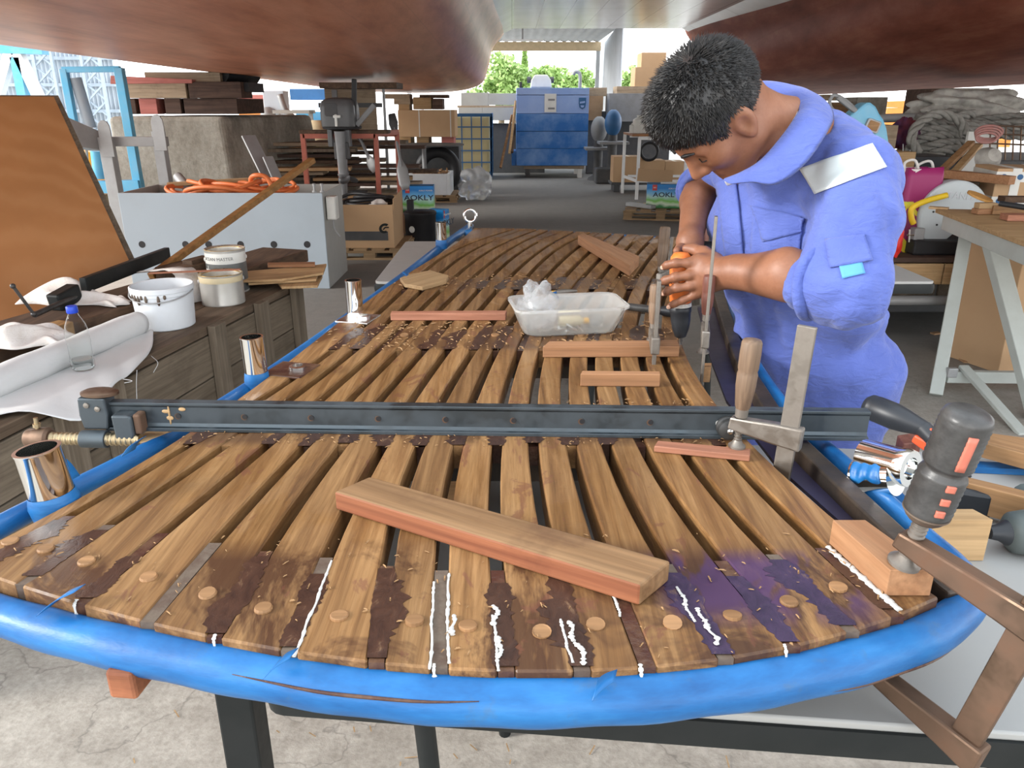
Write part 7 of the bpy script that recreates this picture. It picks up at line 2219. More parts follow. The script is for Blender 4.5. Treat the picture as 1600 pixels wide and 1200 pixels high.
for sx in (-1, 1):
    for sy in (-1, 1):
        obj('foot', MB().box((sx * (mw / 2 - 0.18) + 0.05, sy * 0.45, (mb0 - 0.066) / 2), (0.09, 0.09, mb0 - 0.066)), 'can_label_white' if sx > 0 else 'dark_grey', mc)
u = D(860, 161, my)
nt_ = obj('notice', MB().box((u.x - mc.location.x, -0.604, u.z), (0.23, 0.006, 0.34)), 'can_label_white', mc)
for dz in (0.06, -0.10):
    obj('printed_line', MB().box((u.x - mc.location.x + 0.02, -0.608, u.z + dz), (0.13, 0.003, 0.035)), 'mid_grey', nt_)
u = D(910, 162, my)
Mb = Matrix.Translation((u.x - mc.location.x, -0.602, u.z)) @ Matrix.Rotation(R(90), 4, 'X')
em = obj('emblem', MB().prism([(-0.07, 0.11), (0.07, 0.11), (0.07, 0.0), (0.055, -0.07), (0, -0.105), (-0.055, -0.07), (-0.07, 0.0)], -0.004, 0.004, Mb), 'cage_blue', mc)
obj('emblem_bar', MB().prism([(-0.05, 0.035), (0.05, 0.05), (0.05, 0.015), (-0.05, 0.0)], 0.004, 0.007, Mb), 'machine_pale', em)
obj('emblem_bar', MB().prism([(-0.035, -0.03), (0.035, -0.03), (0.03, -0.06), (0, -0.075), (-0.03, -0.06)], 0.004, 0.007, Mb), 'machine_pale', em)
obj('exhaust_pipe', MB().tube(catmull([(0.58, 0.1, mt_ - 0.02), (0.58, 0.1, mt_ + 0.22), (0.55, 0.1, mt_ + 0.30), (0.48, 0.1, mt_ + 0.31), (0.44, 0.1, mt_ + 0.26)], 6), 0.035, 12), 'galvanised', mc, smooth=170)
obj('motor_cover', MB().prism([(-0.20, 0), (0.22, 0), (0.20, 0.14), (0.13, 0.24), (-0.12, 0.24), (-0.19, 0.14)], -0.25, 0.25, Matrix.Translation((-0.22, 0.1, mt_ + 0.01)) @ Matrix.Rotation(R(90), 4, 'X')), 'can_label_white', mc, bevel=0.02)
for s in (-1, 1):
    obj('motor_knob', MB().cyl((-0.22 + s * 0.19, 0.1, mt_ + 0.16), (-0.22 + s * 0.27, 0.1, mt_ + 0.16), 0.06, n=14), 'dark_grey', mc, smooth=40)
obj('top_knob', MB().cyl((-0.62, 0, mt_ - 0.01), (-0.62, 0, mt_ + 0.12), 0.025, n=10), 'black_rubber', mc, smooth=40)
# ================================================================== right of the aisle, far
ry = 15.5
for (xa, xb, ya, yb, d, mt, lb, ct) in ((918, 948, 137, 150, 17, 'crib_pale', 'pale box topmost right of the blue machine', 'box'), (918, 942, 150, 172, 17, 'cardboard_old', 'brown carton second from the top right of the blue machine', 'box'), (918, 940, 172, 188, 17, 'cardboard_old', 'brown carton third from the top right of the blue machine', 'box'),
                                    (952, 1012, 146, 190, 16.6, 'mid_grey', 'dark covered hump right of the stacked cartons', 'cover'), (964, 1036, 135, 147, 16.65, 'crib_pale', 'pale flat box below the two stacked cartons', 'box'),
                                    (993, 1032, 105, 135, 16.7, 'cardboard', 'lower one of two cartons stacked high left of the man', 'box'), (1003, 1040, 82, 105, 16.7, 'cardboard', 'upper one of two cartons stacked high left of the man', 'box')):
    blk('carton', xa, xb, ya, yb, d, 0.6, mt, lb, ct)
u0, u1 = D(918, 190, 17), D(1050, 190, 17)
obj('shelf_rack', MB().box(((u0.x + u1.x) / 2, 17.5, u0.z / 2 + 0.1), (u1.x - u0.x, 0.9, u0.z + 0.2)), 'dark_grey', None, bevel=0.02, label='dark cluttered rack behind the white table', cat='rack')
for (x, y, r, d, mt, lb) in ((958, 192, 0.22, 15.2, 'cage_blue', 'dark blue round motor fan left of the white table'), (936, 202, 0.22, 15.6, 'mid_grey', 'grey machine head right of the blue machine')):
    u = D(x, y, d)
    t = thing('motor', lb, 'machine', (u.x, d, 0))
    obj('housing', MB().ball((0, 0, u.z), (r * 0.72, r, r * 1.1), 12), mt, t, smooth=170)
    obj('column', MB().lathe([(0.2, 0), (0.18, 0.05), (0.09, 0.1), (0.09, u.z)], 16), 'dark_grey', t, smooth=40)
    obj('work_table', MB().box((0.0, -0.1, u.z - 0.35), (0.55, 0.5, 0.05)), 'mid_grey', t, bevel=0.01)
u = D(955, 255, 14.6)
obj('machine_base', MB().box((u.x, 15.0, 0.14), (0.5, 0.4, 0.28)), 'dark_grey', None, bevel=0.03, label='small dark machine base on the floor beside the white table', cat='machine')
# white steel table
wy = 12.6
q0, q1 = D(978, 300, wy), D(991, 300, wy)
ztw = D(985, 212, wy).z
wt = thing('steel_table', 'narrow white steel table with a plywood top beside the battery carton pallet', 'table', (D(1030, 300, wy).x, wy + 0.3, 0))
xa, xb = D(983, 250, wy).x, D(1085, 250, wy).x
for x, y in ((xa + 0.10, wy - 0.3), (xb, wy - 0.3), (xa, wy + 0.6), (xb, wy + 0.6)):
    obj('leg', MB().box((x, y, ztw / 2), (0.045, 0.045, ztw)), 'white_paint', wt, world=True)
obj('tabletop', MB().box(((xa + xb) / 2 + 0.03, wy + 0.15, ztw + 0.018), (xb - xa + 0.1, 1.0, 0.03)), 'plywood', wt, world=True)
for y in (wy - 0.3, wy + 0.6):
    obj('rail', MB().box(((xa + xb) / 2 + 0.05, y, ztw - 0.025), (xb - xa - 0.06, 0.03, 0.05)), 'white_paint', wt, world=True)
    obj('rail', MB().box(((xa + xb) / 2 + 0.05, y, 0.28), (xb - xa - 0.06, 0.03, 0.04)), 'white_paint', wt, world=True)
obj('rail', MB().beam((xa + 0.10, wy - 0.3, 0.28), (xa, wy + 0.6, 0.28), 0.03, 0.04), 'white_paint', wt, world=True)
for i, (x, y0_, y1_, r) in enumerate(((1000, 180, 208, 0.10), (1010, 172, 208, 0.10), (990, 192, 208, 0.05))):
    u = D(x, 208, wy)
    t = thing('plastic_jug', ('short white jug on the white table', 'tallest white jug on the white table by the man\'s hair', 'smallest translucent bottle on the white table')[i], 'jug', (u.x, wy + 0.12, ztw + 0.034))
    hh = D(x, y0_, wy).z - u.z
    obj('jug_body', MB().lathe([(0.001, 0), (r, 0.0), (r * 1.04, 0.01), (r * 1.04, hh * 0.75), (r * 0.4, hh * 0.9), (r * 0.35, hh * 0.96)], 20), 'can_label_white', t, smooth=40)
    obj('cap', MB().lathe([(r * 0.45, hh * 0.94), (r * 0.45, hh), (0.001, hh)], 16), 'can_label_white', t, smooth=40)
carton('carton', 'brown carton with a slit standing behind the left legs of the white table', (D(984, 240, 13.3).x, 13.6, 0.16), (0.50, 0.4, 0.42), 0)
carton('carton', 'carton with a white label below the cable coil on the white table', (D(1024, 240, 13.3).x, 13.6, 0.16), (0.38, 0.4, 0.36), 0, 'cardboard')
carton('carton', 'carton right of the labelled one, partly behind the man', (D(1058, 240, 13.3).x, 13.6, 0.16), (0.33, 0.4, 0.34), 0)
u = D(1024, 240, 13.3)
obj('low_shelf', MB().box((u.x, 13.6, 0.14), (1.4, 0.5, 0.035)).box((u.x - 0.6, 13.6, 0.06), (0.1, 0.4, 0.12)).box((u.x + 0.6, 13.6, 0.06), (0.1, 0.4, 0.12)), 'dark_grey', None, label='low dark board carrying the three cartons under the white table', cat='shelf')
u = D(1019, 238, 13.1)
obj('cable_coil', MB().tube([(u.x + 0.14 * math.cos(a), 13.37 + 0.01 * math.sin(a * 3), u.z + 0.14 * math.sin(a)) for a in np.linspace(0, 2 * PI, 26, endpoint=False)], 0.025, 8, closed=True), 'black_rubber', None, smooth=170, label='black cable coil hanging in front of the labelled carton', cat='cable')
# second battery carton on its pallet
ay = 10.2
q0, q1 = D(1018, 322, ay), D(1071, 289, ay)
pallet(((q0.x + q1.x) / 2 - 0.05, ay + 0.15, 0), (0.95, 0.8), 'wooden pallet with the open battery carton, left of the man', R(-12), 0.13)
battery_box('open blue and green battery carton with dark lettering on the pallet left of the man', ((q0.x + q1.x) / 2 - 0.03, ay + 0.12, 0.131), (0.46, 0.28, 0.30), R(-10), True)
u = D(1000, 318, ay)
obj('steel_angle', MB().beam((u.x - 0.12, ay + 0.25, 0.155), (u.x + 0.16, ay - 0.10, 0.155), 0.09, 0.045), 'galvanised', None, bevel=0.003, label='grey steel angle lying on the pallet beside the open battery carton', cat='steel angle')

# ================================================================== right side: benches, saws, ropes, bags
# low drawer bench that carries the chop saw
by0 = 4.55
q0, q1 = P(1402, 398, 0.80), P(1600, 400, 0.80)
bx0, bx1 = D(1395, 400, by0).x, D(1620, 400, by0).x
zb_ = D(1450, 400, by0).z
lb_ = thing('tool_bench', 'low wooden bench with drawer fronts carrying the chop saw behind the man', 'bench', ((bx0 + bx1) / 2 + 0.3, by0 + 0.4, 0))
Wb = bx1 - bx0 + 0.9
obj('bench_top', MB().box((0.1, 0, zb_ - 0.015), (Wb, 0.9, 0.03)), 'crib_dark', lb_, bevel=0.003)
for i in range(6):
    obj('drawer_front', MB().box((-Wb / 2 + 0.30 + 0.29 * i, -0.43, zb_ - 0.10), (0.283, 0.03, 0.125)), 'pale_pine', lb_, bevel=0.004)
for x in (-Wb / 2 + 0.15, Wb / 2 - 0.1):
    obj('leg', MB().box((x, 0.1, (zb_ - 0.16) / 2), (0.08, 0.6, zb_ - 0.16)), 'crib_dark', lb_)
obj('lower_shelf', MB().box((0.1, 0.05, 0.38), (Wb - 0.2, 0.7, 0.03)), 'crib_dark', lb_)
for i in range(5):
    obj('shelf_slat', MB().box((-Wb / 2 + 0.35 + 0.3 * i, -0.30, 0.30), (0.28, 0.02, 0.13)), 'crib_side', lb_)
obj('pipe_rail', MB().cyl((-Wb / 2 + 0.1, -0.40, zb_ - 0.27), (Wb / 2, -0.40, zb_ - 0.27), 0.030, n=14), 'galvanised', lb_, smooth=40)
# chop saw: big pale guard, yellow handle, black base
gy_ = 4.62
gc = D(1492, 338, gy_); gr = (D(1545, 338, gy_).x - gc.x) * 1.02
cs = thing('chop_saw', 'chop saw with large pale grey round guard and yellow handle', 'saw', (gc.x, gy_ + 0.12, zb_))
gp = []
for a in np.linspace(R(8), R(172), 26): gp.append((gr * math.cos(a), gr * math.sin(a)))
for a in np.linspace(R(178), R(248), 14): gp.append((gr * 1.0 * math.cos(a) - 0.0, gr * math.sin(a) * 1.05))
gp += [(0.02, -gr * 0.52), (gr * 0.45, -gr * 0.32), (gr * 0.9, -gr * 0.05)]
paint('guard_grey', (0.46, 0.50, 0.51), 0.45, 0, 0.12, (0.35, 0.36, 0.36), 8, 0.05)
GM = Matrix.Translation((0, -0.06, gc.z - zb_)) @ Matrix.Rotation(R(90), 4, 'X')
g = obj('blade_guard', MB().prism(gp, -0.05, 0.05, GM), 'guard_grey', cs, bevel=0.012, smooth=40)
obj('lettering', text_mesh('STANLEY', 0.055, GM @ Matrix.Translation((gr * 0.12, gr * 0.56, 0.051)) @ Matrix.Rotation(R(-4), 4, 'Z'), 0.0012, True, 0, 1.0), 'steel_sheet', g)
for x, y in ((-0.62, 0.12), (-0.06, 0.08), (-0.45, -0.25)):
    obj('screw', MB().cyl(GM @ Vector((x * gr, y * gr, 0.049)), GM @ Vector((x * gr, y * gr, 0.053)), 0.006, n=10), 'black_rubber', g, smooth=40)
obj('motor', MB().cyl((0.0, 0.02, gc.z - zb_), (0.0, 0.22, gc.z - zb_), 0.08, n=20), 'black_plastic', cs, smooth=40, bevel=0.005)
h0 = Vector((-gr * 0.45, -0.16, gc.z - zb_ + gr * 0.62))
obj('handle', MB().tube(catmull([h0, h0 + Vector((-0.12, 0, -0.035)), h0 + Vector((-0.19, 0, -0.075)), h0 + Vector((-0.185, 0, -0.13)), h0 + Vector((-0.165, 0, -0.165))], 6), 0.017, 10), 'yellow_bright', cs, smooth=170)
obj('saw_base', MB().box((0.02, 0.02, 0.045), (0.52, 0.40, 0.085)), 'black_rubber', cs, bevel=0.01)
obj('saw_arm', MB().beam((-0.10, 0.10, 0.08), (0.0, 0.06, gc.z - zb_ - 0.02), 0.08, 0.12), 'black_plastic', cs, bevel=0.01)
obj('vice_block', MB().box((-0.20, -0.10, 0.10), (0.06, 0.08, 0.11)), 'galvanised', cs, bevel=0.005)
obj('vice_crank', MB().cyl((-0.255, -0.14, 0.075), (-0.265, -0.14, 0.15), 0.006, n=8).cyl((-0.275, -0.14, 0.115), (-0.235, -0.14, 0.115), 0.006, n=8), 'chrome_dull', cs, smooth=40)
obj('vice_screw', thread((-0.185, -0.15, 0.002), (-0.185, -0.15, 0.09), 0.03, 0.02), 'black_rubber', cs, smooth=30)
# printed bags
def mat_bag():
    m, nt, b = _base('printed_bag', 0.45, 0, 0.4)
    v = coords(nt, rnd=False)
    n1 = noise(nt, coords(nt, (5, 5, 6), rnd=False), 1.0, 3, 0.55, 1.2)
    c = ramp(nt, n1, [(0.0, (0.20, 0.010, 0.075)), (0.47, (0.24, 0.012, 0.09)), (0.50, (0.62, 0.52, 0.03)), (0.60, (0.50, 0.55, 0.05)), (0.63, (0.20, 0.012, 0.06)), (1.0, (0.12, 0.008, 0.04))])
    c.node.color_ramp.interpolation = 'CONSTANT'
    sx = N(nt, 'SeparateXYZ'); nt.links.new(v, sx.inputs[0])
    top = ramp(nt, sx.outputs['Z'], [(0.30, (0, 0, 0)), (0.305, (1, 1, 1))])
    c2 = mixc(nt, top, c, (0.26, 0.012, 0.10))
    nt.links.new(c2, b.inputs['Base Color'])
mat_bag()
gyb = 4.75
u0, u1 = D(1404, 300, gyb), D(1462, 300, gyb)
bgc = Vector(((u0.x + u1.x) / 2, gyb, zb_))
hb2 = D(1430, 262, gyb).z - zb_
bg = thing('shopping_bag', 'purple and yellow printed shopping bag with white inside, left of the chop saw', 'bag', bgc)
w2 = (u1.x - u0.x) / 2
rs = []
for z, e in ((0.0, 0.96), (0.02, 1.0), (0.15, 1.03), (0.28, 1.0), (hb2 - 0.05, 0.97), (hb2, 0.94)):
    rs.append([Vector((x * e, y * e + 0.004 * math.sin(x * 60 + z * 40), z + (0.012 * math.sin(x * 25 + y * 13) if z > hb2 - 0.01 else 0))) for x, y in rr(w2, 0.09, 0.035)])
mb = MB(); mb.rings(rs, False); mb.f.append(tuple(range(len(rs[0])))[::-1])
obj('bag_wall', mb, 'printed_bag', bg, smooth=60, solid=-0.003)
obj('bag_lining', MB().rings([[Vector((x * 0.93, y * 0.93, z)) for x, y in rr(w2, 0.09, 0.035)] for z in (hb2 - 0.10, hb2 - 0.02, hb2 - 0.002)], False), 'rag_white', bg, smooth=60)
obj('contents', MB().prism([(x * 0.9, y * 0.9) for x, y in rr(w2, 0.09, 0.035)], hb2 - 0.11, hb2 - 0.09), 'dark_grey', bg)
obj('handle', MB().tube(catmull([(-w2 * 0.9, -0.02, hb2 - 0.03), (-w2 * 1.05, -0.03, hb2 + 0.03), (-w2 * 0.6, -0.04, hb2 + 0.045), (-w2 * 0.35, -0.05, hb2 - 0.01)], 6), 0.008, 8), 'rag_white', bg, smooth=170)
obj('handle', MB().tube(catmull([(w2 * 0.9, 0.03, hb2 - 0.05), (w2 * 0.7, 0.05, hb2 + 0.03), (w2 * 0.2, 0.06, hb2 + 0.02), (-w2 * 0.1, 0.06, hb2 - 0.02)], 6), 0.008, 8), 'rag_white', bg, smooth=170)
u = D(1398, 352, gyb - 0.25)
crumple('red_bag', Vector((u.x + 0.015, gyb - 0.22, zb_ + 0.001)), (0.055, 0.07, 0.15), 'bag_red', 'red plastic bag between the man\'s back and the printed bag', 'bag', 6, 0.18, 24)
u = D(1396, 383, gyb - 0.3)
crumple('yellow_bag', Vector((u.x + 0.0, by0 - 0.0, zb_ + 0.001)), (0.05, 0.04, 0.025), 'yellow_bright', 'small yellow scrap of bag at the left end of the tool bench', 'bag', 3, 0.2, 16)
# blue cut-off saw standing behind the man
sy_ = 4.9
c0 = D(1345, 200, sy_)
cu = thing('cutoff_saw', 'light blue cut-off saw with grey carrying handle, behind the man\'s shoulder', 'saw', (c0.x, sy_, zb_))
saw_px = [(1303, 205), (1312, 188), (1330, 172), (1345, 160), (1352, 160), (1360, 166), (1366, 178), (1372, 186), (1377, 200), (1380, 220), (1380, 232), (1362, 228), (1340, 226), (1318, 215)]
pl = []
for x, y in saw_px:
    w = D(x, y, sy_); pl.append((w.x - c0.x, w.z - zb_))
paint('saw_blue', (0.14, 0.40, 0.58), 0.4, 0, 0.15, (0.28, 0.42, 0.5), 10, 0.05)
SM = Matrix.Rotation(R(90), 4, 'X')
obj('saw_body', MB().prism(pl, -0.05, 0.08, SM), 'saw_blue', cu, bevel=0.015)
w = D(1353, 196, sy_); Mm = Matrix.Translation((w.x - c0.x, -0.09, w.z - zb_)) @ SM @ Matrix.Rotation(R(-18), 4, 'Z')
pn = obj('name_plate', MB().prism(rr(0.043, 0.035, 0.012), -0.02, 0.012, Mm), 'galvanised', cu, bevel=0.003)
obj('plate_face', MB().prism(rr(0.032, 0.026, 0.008), 0.012, 0.0135, Mm), 'brown_board', pn)
a, b2 = D(1304, 180, sy_), D(1345, 183, sy_)
hpts = [D(1347, 183, sy_ - 0.06), D(1325, 160, sy_ - 0.06), D(1303, 149, sy_ - 0.06), D(1297, 165, sy_ - 0.06), D(1315, 186, sy_ - 0.06), D(1336, 206, sy_ - 0.06)]
obj('carry_handle', MB().tube(catmull(hpts, 6), 0.011, 10), 'mid_grey', cu, smooth=170, world=True)
obj('handle_grip', MB().beam(D(1308, 152, sy_ - 0.06), D(1338, 175, sy_ - 0.06), 0.032, 0.026), 'mid_grey', cu, bevel=0.006, world=True)
obj('saw_stand', MB().beam(D(1352, 225, sy_), (D(1352, 225, sy_).x, sy_, zb_ + 0.0), 0.10, 0.12), 'mid_grey', cu, bevel=0.01, world=True)
obj('saw_foot', MB().box((D(1352, 225, sy_).x - c0.x, 0, 0.0105), (0.26, 0.22, 0.02)), 'dark_grey', cu, bevel=0.004)
# long grey pipe, boxes and cloth behind
obj('steel_pipe', MB().cyl(D(1290, 187, 6.6), D(1450, 183, 6.6), 0.034, n=14), 'galvanised', None, smooth=40, label='grey steel pipe running behind the blue cut-off saw', cat='pipe')
blk('pale_carton', 1378, 1398, 196, 235, 6.2, 0.25, 'crib_pale', 'narrow pale upright board right of the blue cut-off saw', 'board', 0.0)
blk('wood_crate', 1395, 1428, 238, 262, 5.6, 0.4, 'pale_pine', 'pale wooden crate with two nails behind the printed bag', 'crate', 0.9)
for x in (1411, 1422):
    obj('nail', MB().cyl(D(x, 240, 5.7), D(x, 225 if x == 1411 else 234, 5.7), 0.004, n=6), 'galvanised', None, label=('longer left' if x == 1411 else 'shorter right') + ' nail sticking up from the pale crate', cat='nail')
u = D(1386, 245, 5.7)
crumple('green_cloth', Vector((u.x, 5.7, 0.902)), (0.07, 0.06, 0.09), 'cloth_green', 'dark green bundled cloth behind the man\'s shoulder', 'cloth', 12, 0.2, 18)
crumple('red_cloth', Vector((D(1412, 215, 6.4).x, 6.4, D(1412, 232, 6.4).z)), (0.11, 0.10, 0.13), 'cloth_redblue', 'dark red and navy cloth hanging behind the blue cut-off saw', 'cloth', 14, 0.2, 20)
# shelf the ropes lie on, then the ropes
rz_ = D(1500, 250, 6.2).z
obj('rope_shelf', MB().box((D(1520, 250, 6.4).x, 6.75, rz_ / 2), (1.9, 1.1, rz_ - 0.005)), 'dark_grey', None, bevel=0.01, label='dark bench piled with ropes at the right', cat='bench')
obj('low_shelf', MB().box((D(1500, 250, 5.7).x, 5.76, 0.45), (1.7, 0.84, 0.90)), 'dark_grey', None, bevel=0.01, label='lower dark shelf in front of the rope bench at the right', cat='bench')
paint('rope_grey', (0.27, 0.26, 0.235), 0.9, 0, 0.3, (0.12, 0.115, 0.10), 30, 0.3)
def rope(pts, r, label, group=None, strands=3, mat='rope_grey'):
    """laid rope: strands wound round a common path"""
    path = catmull(pts, 14)
    mbr = MB()
    fr = []
    prev = Vector((0, 0, 1)); s = 0
    for i, p in enumerate(path):
        t = (path[min(i + 1, len(path) - 1)] - path[max(i - 1, 0)]).normalized()
        n = (prev - t * prev.dot(t)); n = n.normalized() if n.length > 1e-4 else Vector((1, 0, 0))
        if i: s += (p - path[i - 1]).length
        fr.append((p, n, t.cross(n), s)); prev = n
    for k in range(strands):
        q = [p + (n * math.cos(s * 2 * PI / (r * 7.5) + 2 * PI * k / strands) + b_ * math.sin(s * 2 * PI / (r * 7.5) + 2 * PI * k / strands)) * r * 0.55 for p, n, b_, s in fr]
        mbr.tube(q, r * 0.55, 6)
    return obj('rope', mbr, mat, None, smooth=170, label=label, cat='rope', group=group)
rpk = random.Random(21)
# thick mooring line in the upper pile
n_ = 0
for lay, (y_px, x0_, x1_, dd) in enumerate(((238, 1412, 1500, 6.25), (228, 1410, 1515, 6.3), (217, 1412, 1530, 6.35), (207, 1416, 1600, 6.4), (197, 1422, 1620, 6.5), (190, 1430, 1640, 6.6), (183, 1445, 1520, 6.7))):
    for j in range(2):
        d0_ = dd + j * 0.16
        pts = []
        for i in range(7):
            t = i / 6
            pts.append(D(lerp(x0_, x1_, t), y_px + 5 * math.sin(t * 5 + lay + j * 2) - j * 2, d0_ + 0.05 * math.sin(t * 7 + lay)))
        rope(pts, 0.036, 'thick grey twisted rope in the big heap at the right', 'twisted ropes heaped at the right')
        n_ += 1
lp = [D(1436, 240, 6.2), D(1424, 215, 6.2), D(1440, 190, 6.25), D(1470, 178, 6.3), D(1500, 190, 6.3), D(1508, 212, 6.25)]
rope(lp, 0.036, 'thick grey rope looped over the front of the heap')
u = D(1500, 170, 7.0)
crumple('tarp', Vector((D(1520, 168, 7.0).x, 7.1, D(1520, 185, 7.0).z)), (0.50, 0.2, 0.13), 'tarp_grey', 'grimy white sheeting bundled on top of the ropes', 'tarp', 17, 0.3, 30, freq=2.0)
# pink rope hank, dusty round lamp, boards
u = D(1535, 215, 5.6)
for i in range(4):
    rr0 = 0.055 + 0.006 * i
    obj('cord_loop', MB().tube([(u.x + rr0 * 1.3 * math.cos(a) + 0.01 * i, 5.55 + 0.012 * i, u.z + rr0 * 0.6 * math.sin(a) + 0.012 * i) for a in np.linspace(0, 2 * PI, 24, endpoint=False)], 0.008, 8, closed=True), 'cord_pink', None, smooth=170, label='hank of dusty pink cord hanging above the round lamp', cat='cord', group='pink cord loops')
u = D(1545, 250, 5.3)
lm = thing('round_lamp', 'dusty round lamp head lying behind the chop saw', 'lamp', (u.x, 5.3, u.z - 0.09))
obj('shade', MB().lathe([(0.001, 0.09), (0.045, 0.085), (0.075, 0.03), (0.085, 0.0), (0.080, 0.0), (0.06, 0.02)], 24, Matrix.Translation((0, 0.02, 0.09)) @ Matrix.Rotation(R(65), 4, 'X')), 'tarp_grey', lm, smooth=50)
obj('bulb', MB().ball((0, -0.01, 0.075), (0.055, 0.04, 0.055), 10), 'crib_pale', lm, smooth=170)
blk('white_board', 1514, 1556, 206, 245, 6.0, 0.03, 'can_label_white', 'white board standing behind the pink cord', 'board', 0.903)
for i, (x0_, y0_, x1_, y1_, mt, lb) in enumerate(((1470, 268, 1518, 222, 'brown_board', 'dark brown batten leaning up towards the pink cord'), (1492, 268, 1530, 226, 'pale_pine', 'pale batten leaning up towards the pink cord'))):
    obj('batten', MB().beam(D(x0_, y0_, 5.4), D(x1_, y1_, 5.6), 0.05, 0.025), mt, None, bevel=0.002, label=lb, cat='batten')
# wire mesh at the far right
mg = thing('wire_mesh', 'rusty wire mesh panel standing at the right edge before the ropes', 'mesh', (D(1560, 250, 5.9).x, 5.9, D(1560, 250, 5.9).z))
for x in range(1548, 1640, 12):
    obj('wire', MB().cyl(D(x, 196, 5.9), D(x - 2, 250, 5.9), 0.006, n=6), 'rusty_steel', mg, smooth=60, world=True)
for y in (200, 213, 228):
    obj('wire', MB().cyl(D(1545, y - 4, 5.9), D(1640, y, 5.9), 0.006, n=6), 'rusty_steel', mg, smooth=60, world=True)
# dark dashboard-like crate and planks in front of the ropes
blk('black_tray', 1424, 1490, 245, 268, 5.7, 0.4, 'black_plastic', 'black tray with two compartments behind the printed bag', 'tray', 0.9)
obj('tan_sheet', MB().beam(D(1450, 285, 5.1), D(1538, 272, 5.3), 0.30, 0.02), 'cardboard', None, label='bent tan cardboard sheet behind the chop saw guard', cat='cardboard')
obj('long_plank', MB().beam(D(1440, 268, 5.25), D(1582, 282, 4.75), 0.07, 0.05), 'fresh_batten', None, bevel=0.003, label='long brown plank lying behind the chop saw guard', cat='plank')
obj('long_plank', MB().beam(D(1428, 283, 5.2), D(1530, 290, 5.0), 0.06, 0.04), 'crib_side', None, bevel=0.003, label='grey brown plank lying lower than the long brown one behind the saw', cat='plank')
blk('brick', 1458, 1474, 292, 302, 5.0, 0.12, 'crib_pink', 'reddish wood block between printed bag and saw guard', 'wood block')
u0, u1 = D(1545, 262, 5.0), D(1640, 330, 4.6)
tb_ = thing('taped_carton', 'carton wrapped in white tape printed with blue roundels at the right edge', 'box', (D(1592, 300, 4.9).x, 5.0, zb_), rz=R(-12))
hh = D(1592, 262, 4.9).z - zb_
obj('carton_body', MB().box((0.06, 0, hh / 2), (0.44, 0.4, hh)), 'cardboard', tb_, bevel=0.005)
for z, w in ((hh * 0.9, 0.06), (hh * 0.60, 0.05)):
    tp_ = obj('printed_tape', MB().box((0.06, 0, z), (0.447, 0.407, w)), 'can_label_white', tb_)
    for x in (-0.12, -0.03, 0.06, 0.15, 0.24):
        obj('roundel', MB().cyl((x, -0.2045, z), (x, -0.2055, z), 0.017, n=14), 'cage_blue', tp_, smooth=40)
for x in (-0.05, 0.14):
    obj('printed_tape', MB().box((x, 0, hh / 2), (0.05, 0.409, hh + 0.004)), 'can_label_white', tb_)

# ================================================================== white sawhorse table at the right edge
e0, e1 = P(1462, 326, 0.86), P(1640, 392, 0.86)
wtb = thing('sawhorse_table', 'grey white sawhorse table with splayed legs and a chipped plywood top at the right edge', 'table', (e0.x + 0.5, e0.y, 0))
dr2 = (e1 - e0).normalized(); nr = Vector((-dr2.y, dr2.x, 0)) * 1.0
if nr.x < 0: nr = -nr
obj('tabletop', MB().hexa([e0 + Vector((0, 0, -0.022)), e1 + Vector((0, 0, -0.022)), e1 + nr * 0.7 + Vector((0, 0, -0.022)), e0 + nr * 0.7 + Vector((0, 0, -0.022)), e0, e1, e1 + nr * 0.7, e0 + nr * 0.7]), 'pale_pine', wtb, bevel=0.003, world=True)
obj('apron', MB().beam(e0 + Vector((0, 0, -0.06)) + nr * 0.03 + dr2 * 0.10, e1 + Vector((0, 0, -0.06)) + nr * 0.03, 0.04, 0.075), 'pale_grey_paint', wtb, bevel=0.003, world=True)
lt = P(1512, 352, 0.80)
foot = P(1462, 618, 0.0)
obj('leg', MB().beam(lt, foot, 0.062, 0.062), 'pale_grey_paint', wtb, bevel=0.004, world=True)
lt2 = P(1546, 360, 0.80) ; ft2 = D(1610, 655, 3.55); ft2.z = max(0.0, ft2.z)
obj('leg', MB().beam(lt2, P(1625, 660, 0.0), 0.09, 0.05), 'pale_grey_paint', wtb, bevel=0.004, world=True)
z_ = 0.09
ca = lt.lerp(foot, 0.88)
obj('cross_rail', MB().beam(ca + Vector((0.02, -0.03, 0)), ca + Vector((0.75, -0.05, 0)), 0.035, 0.06), 'pale_grey_paint', wtb, bevel=0.003, world=True)
obj('brace', MB().beam(ca + Vector((0.10, -0.02, 0.05)), P(1600, 680, 0.0), 0.05, 0.02), 'pale_grey_paint', wtb, bevel=0.003, world=True)
obj('leg', MB().beam(lt + nr * 0.55, foot + nr * 0.75, 0.06, 0.06), 'pale_grey_paint', wtb, bevel=0.004, world=True)
obj('hinge', MB().box(lt.lerp(foot, 0.85) + Vector((0.03, -0.05, 0.0)), (0.05, 0.03, 0.05)), 'galvanised', wtb, bevel=0.005, world=True)
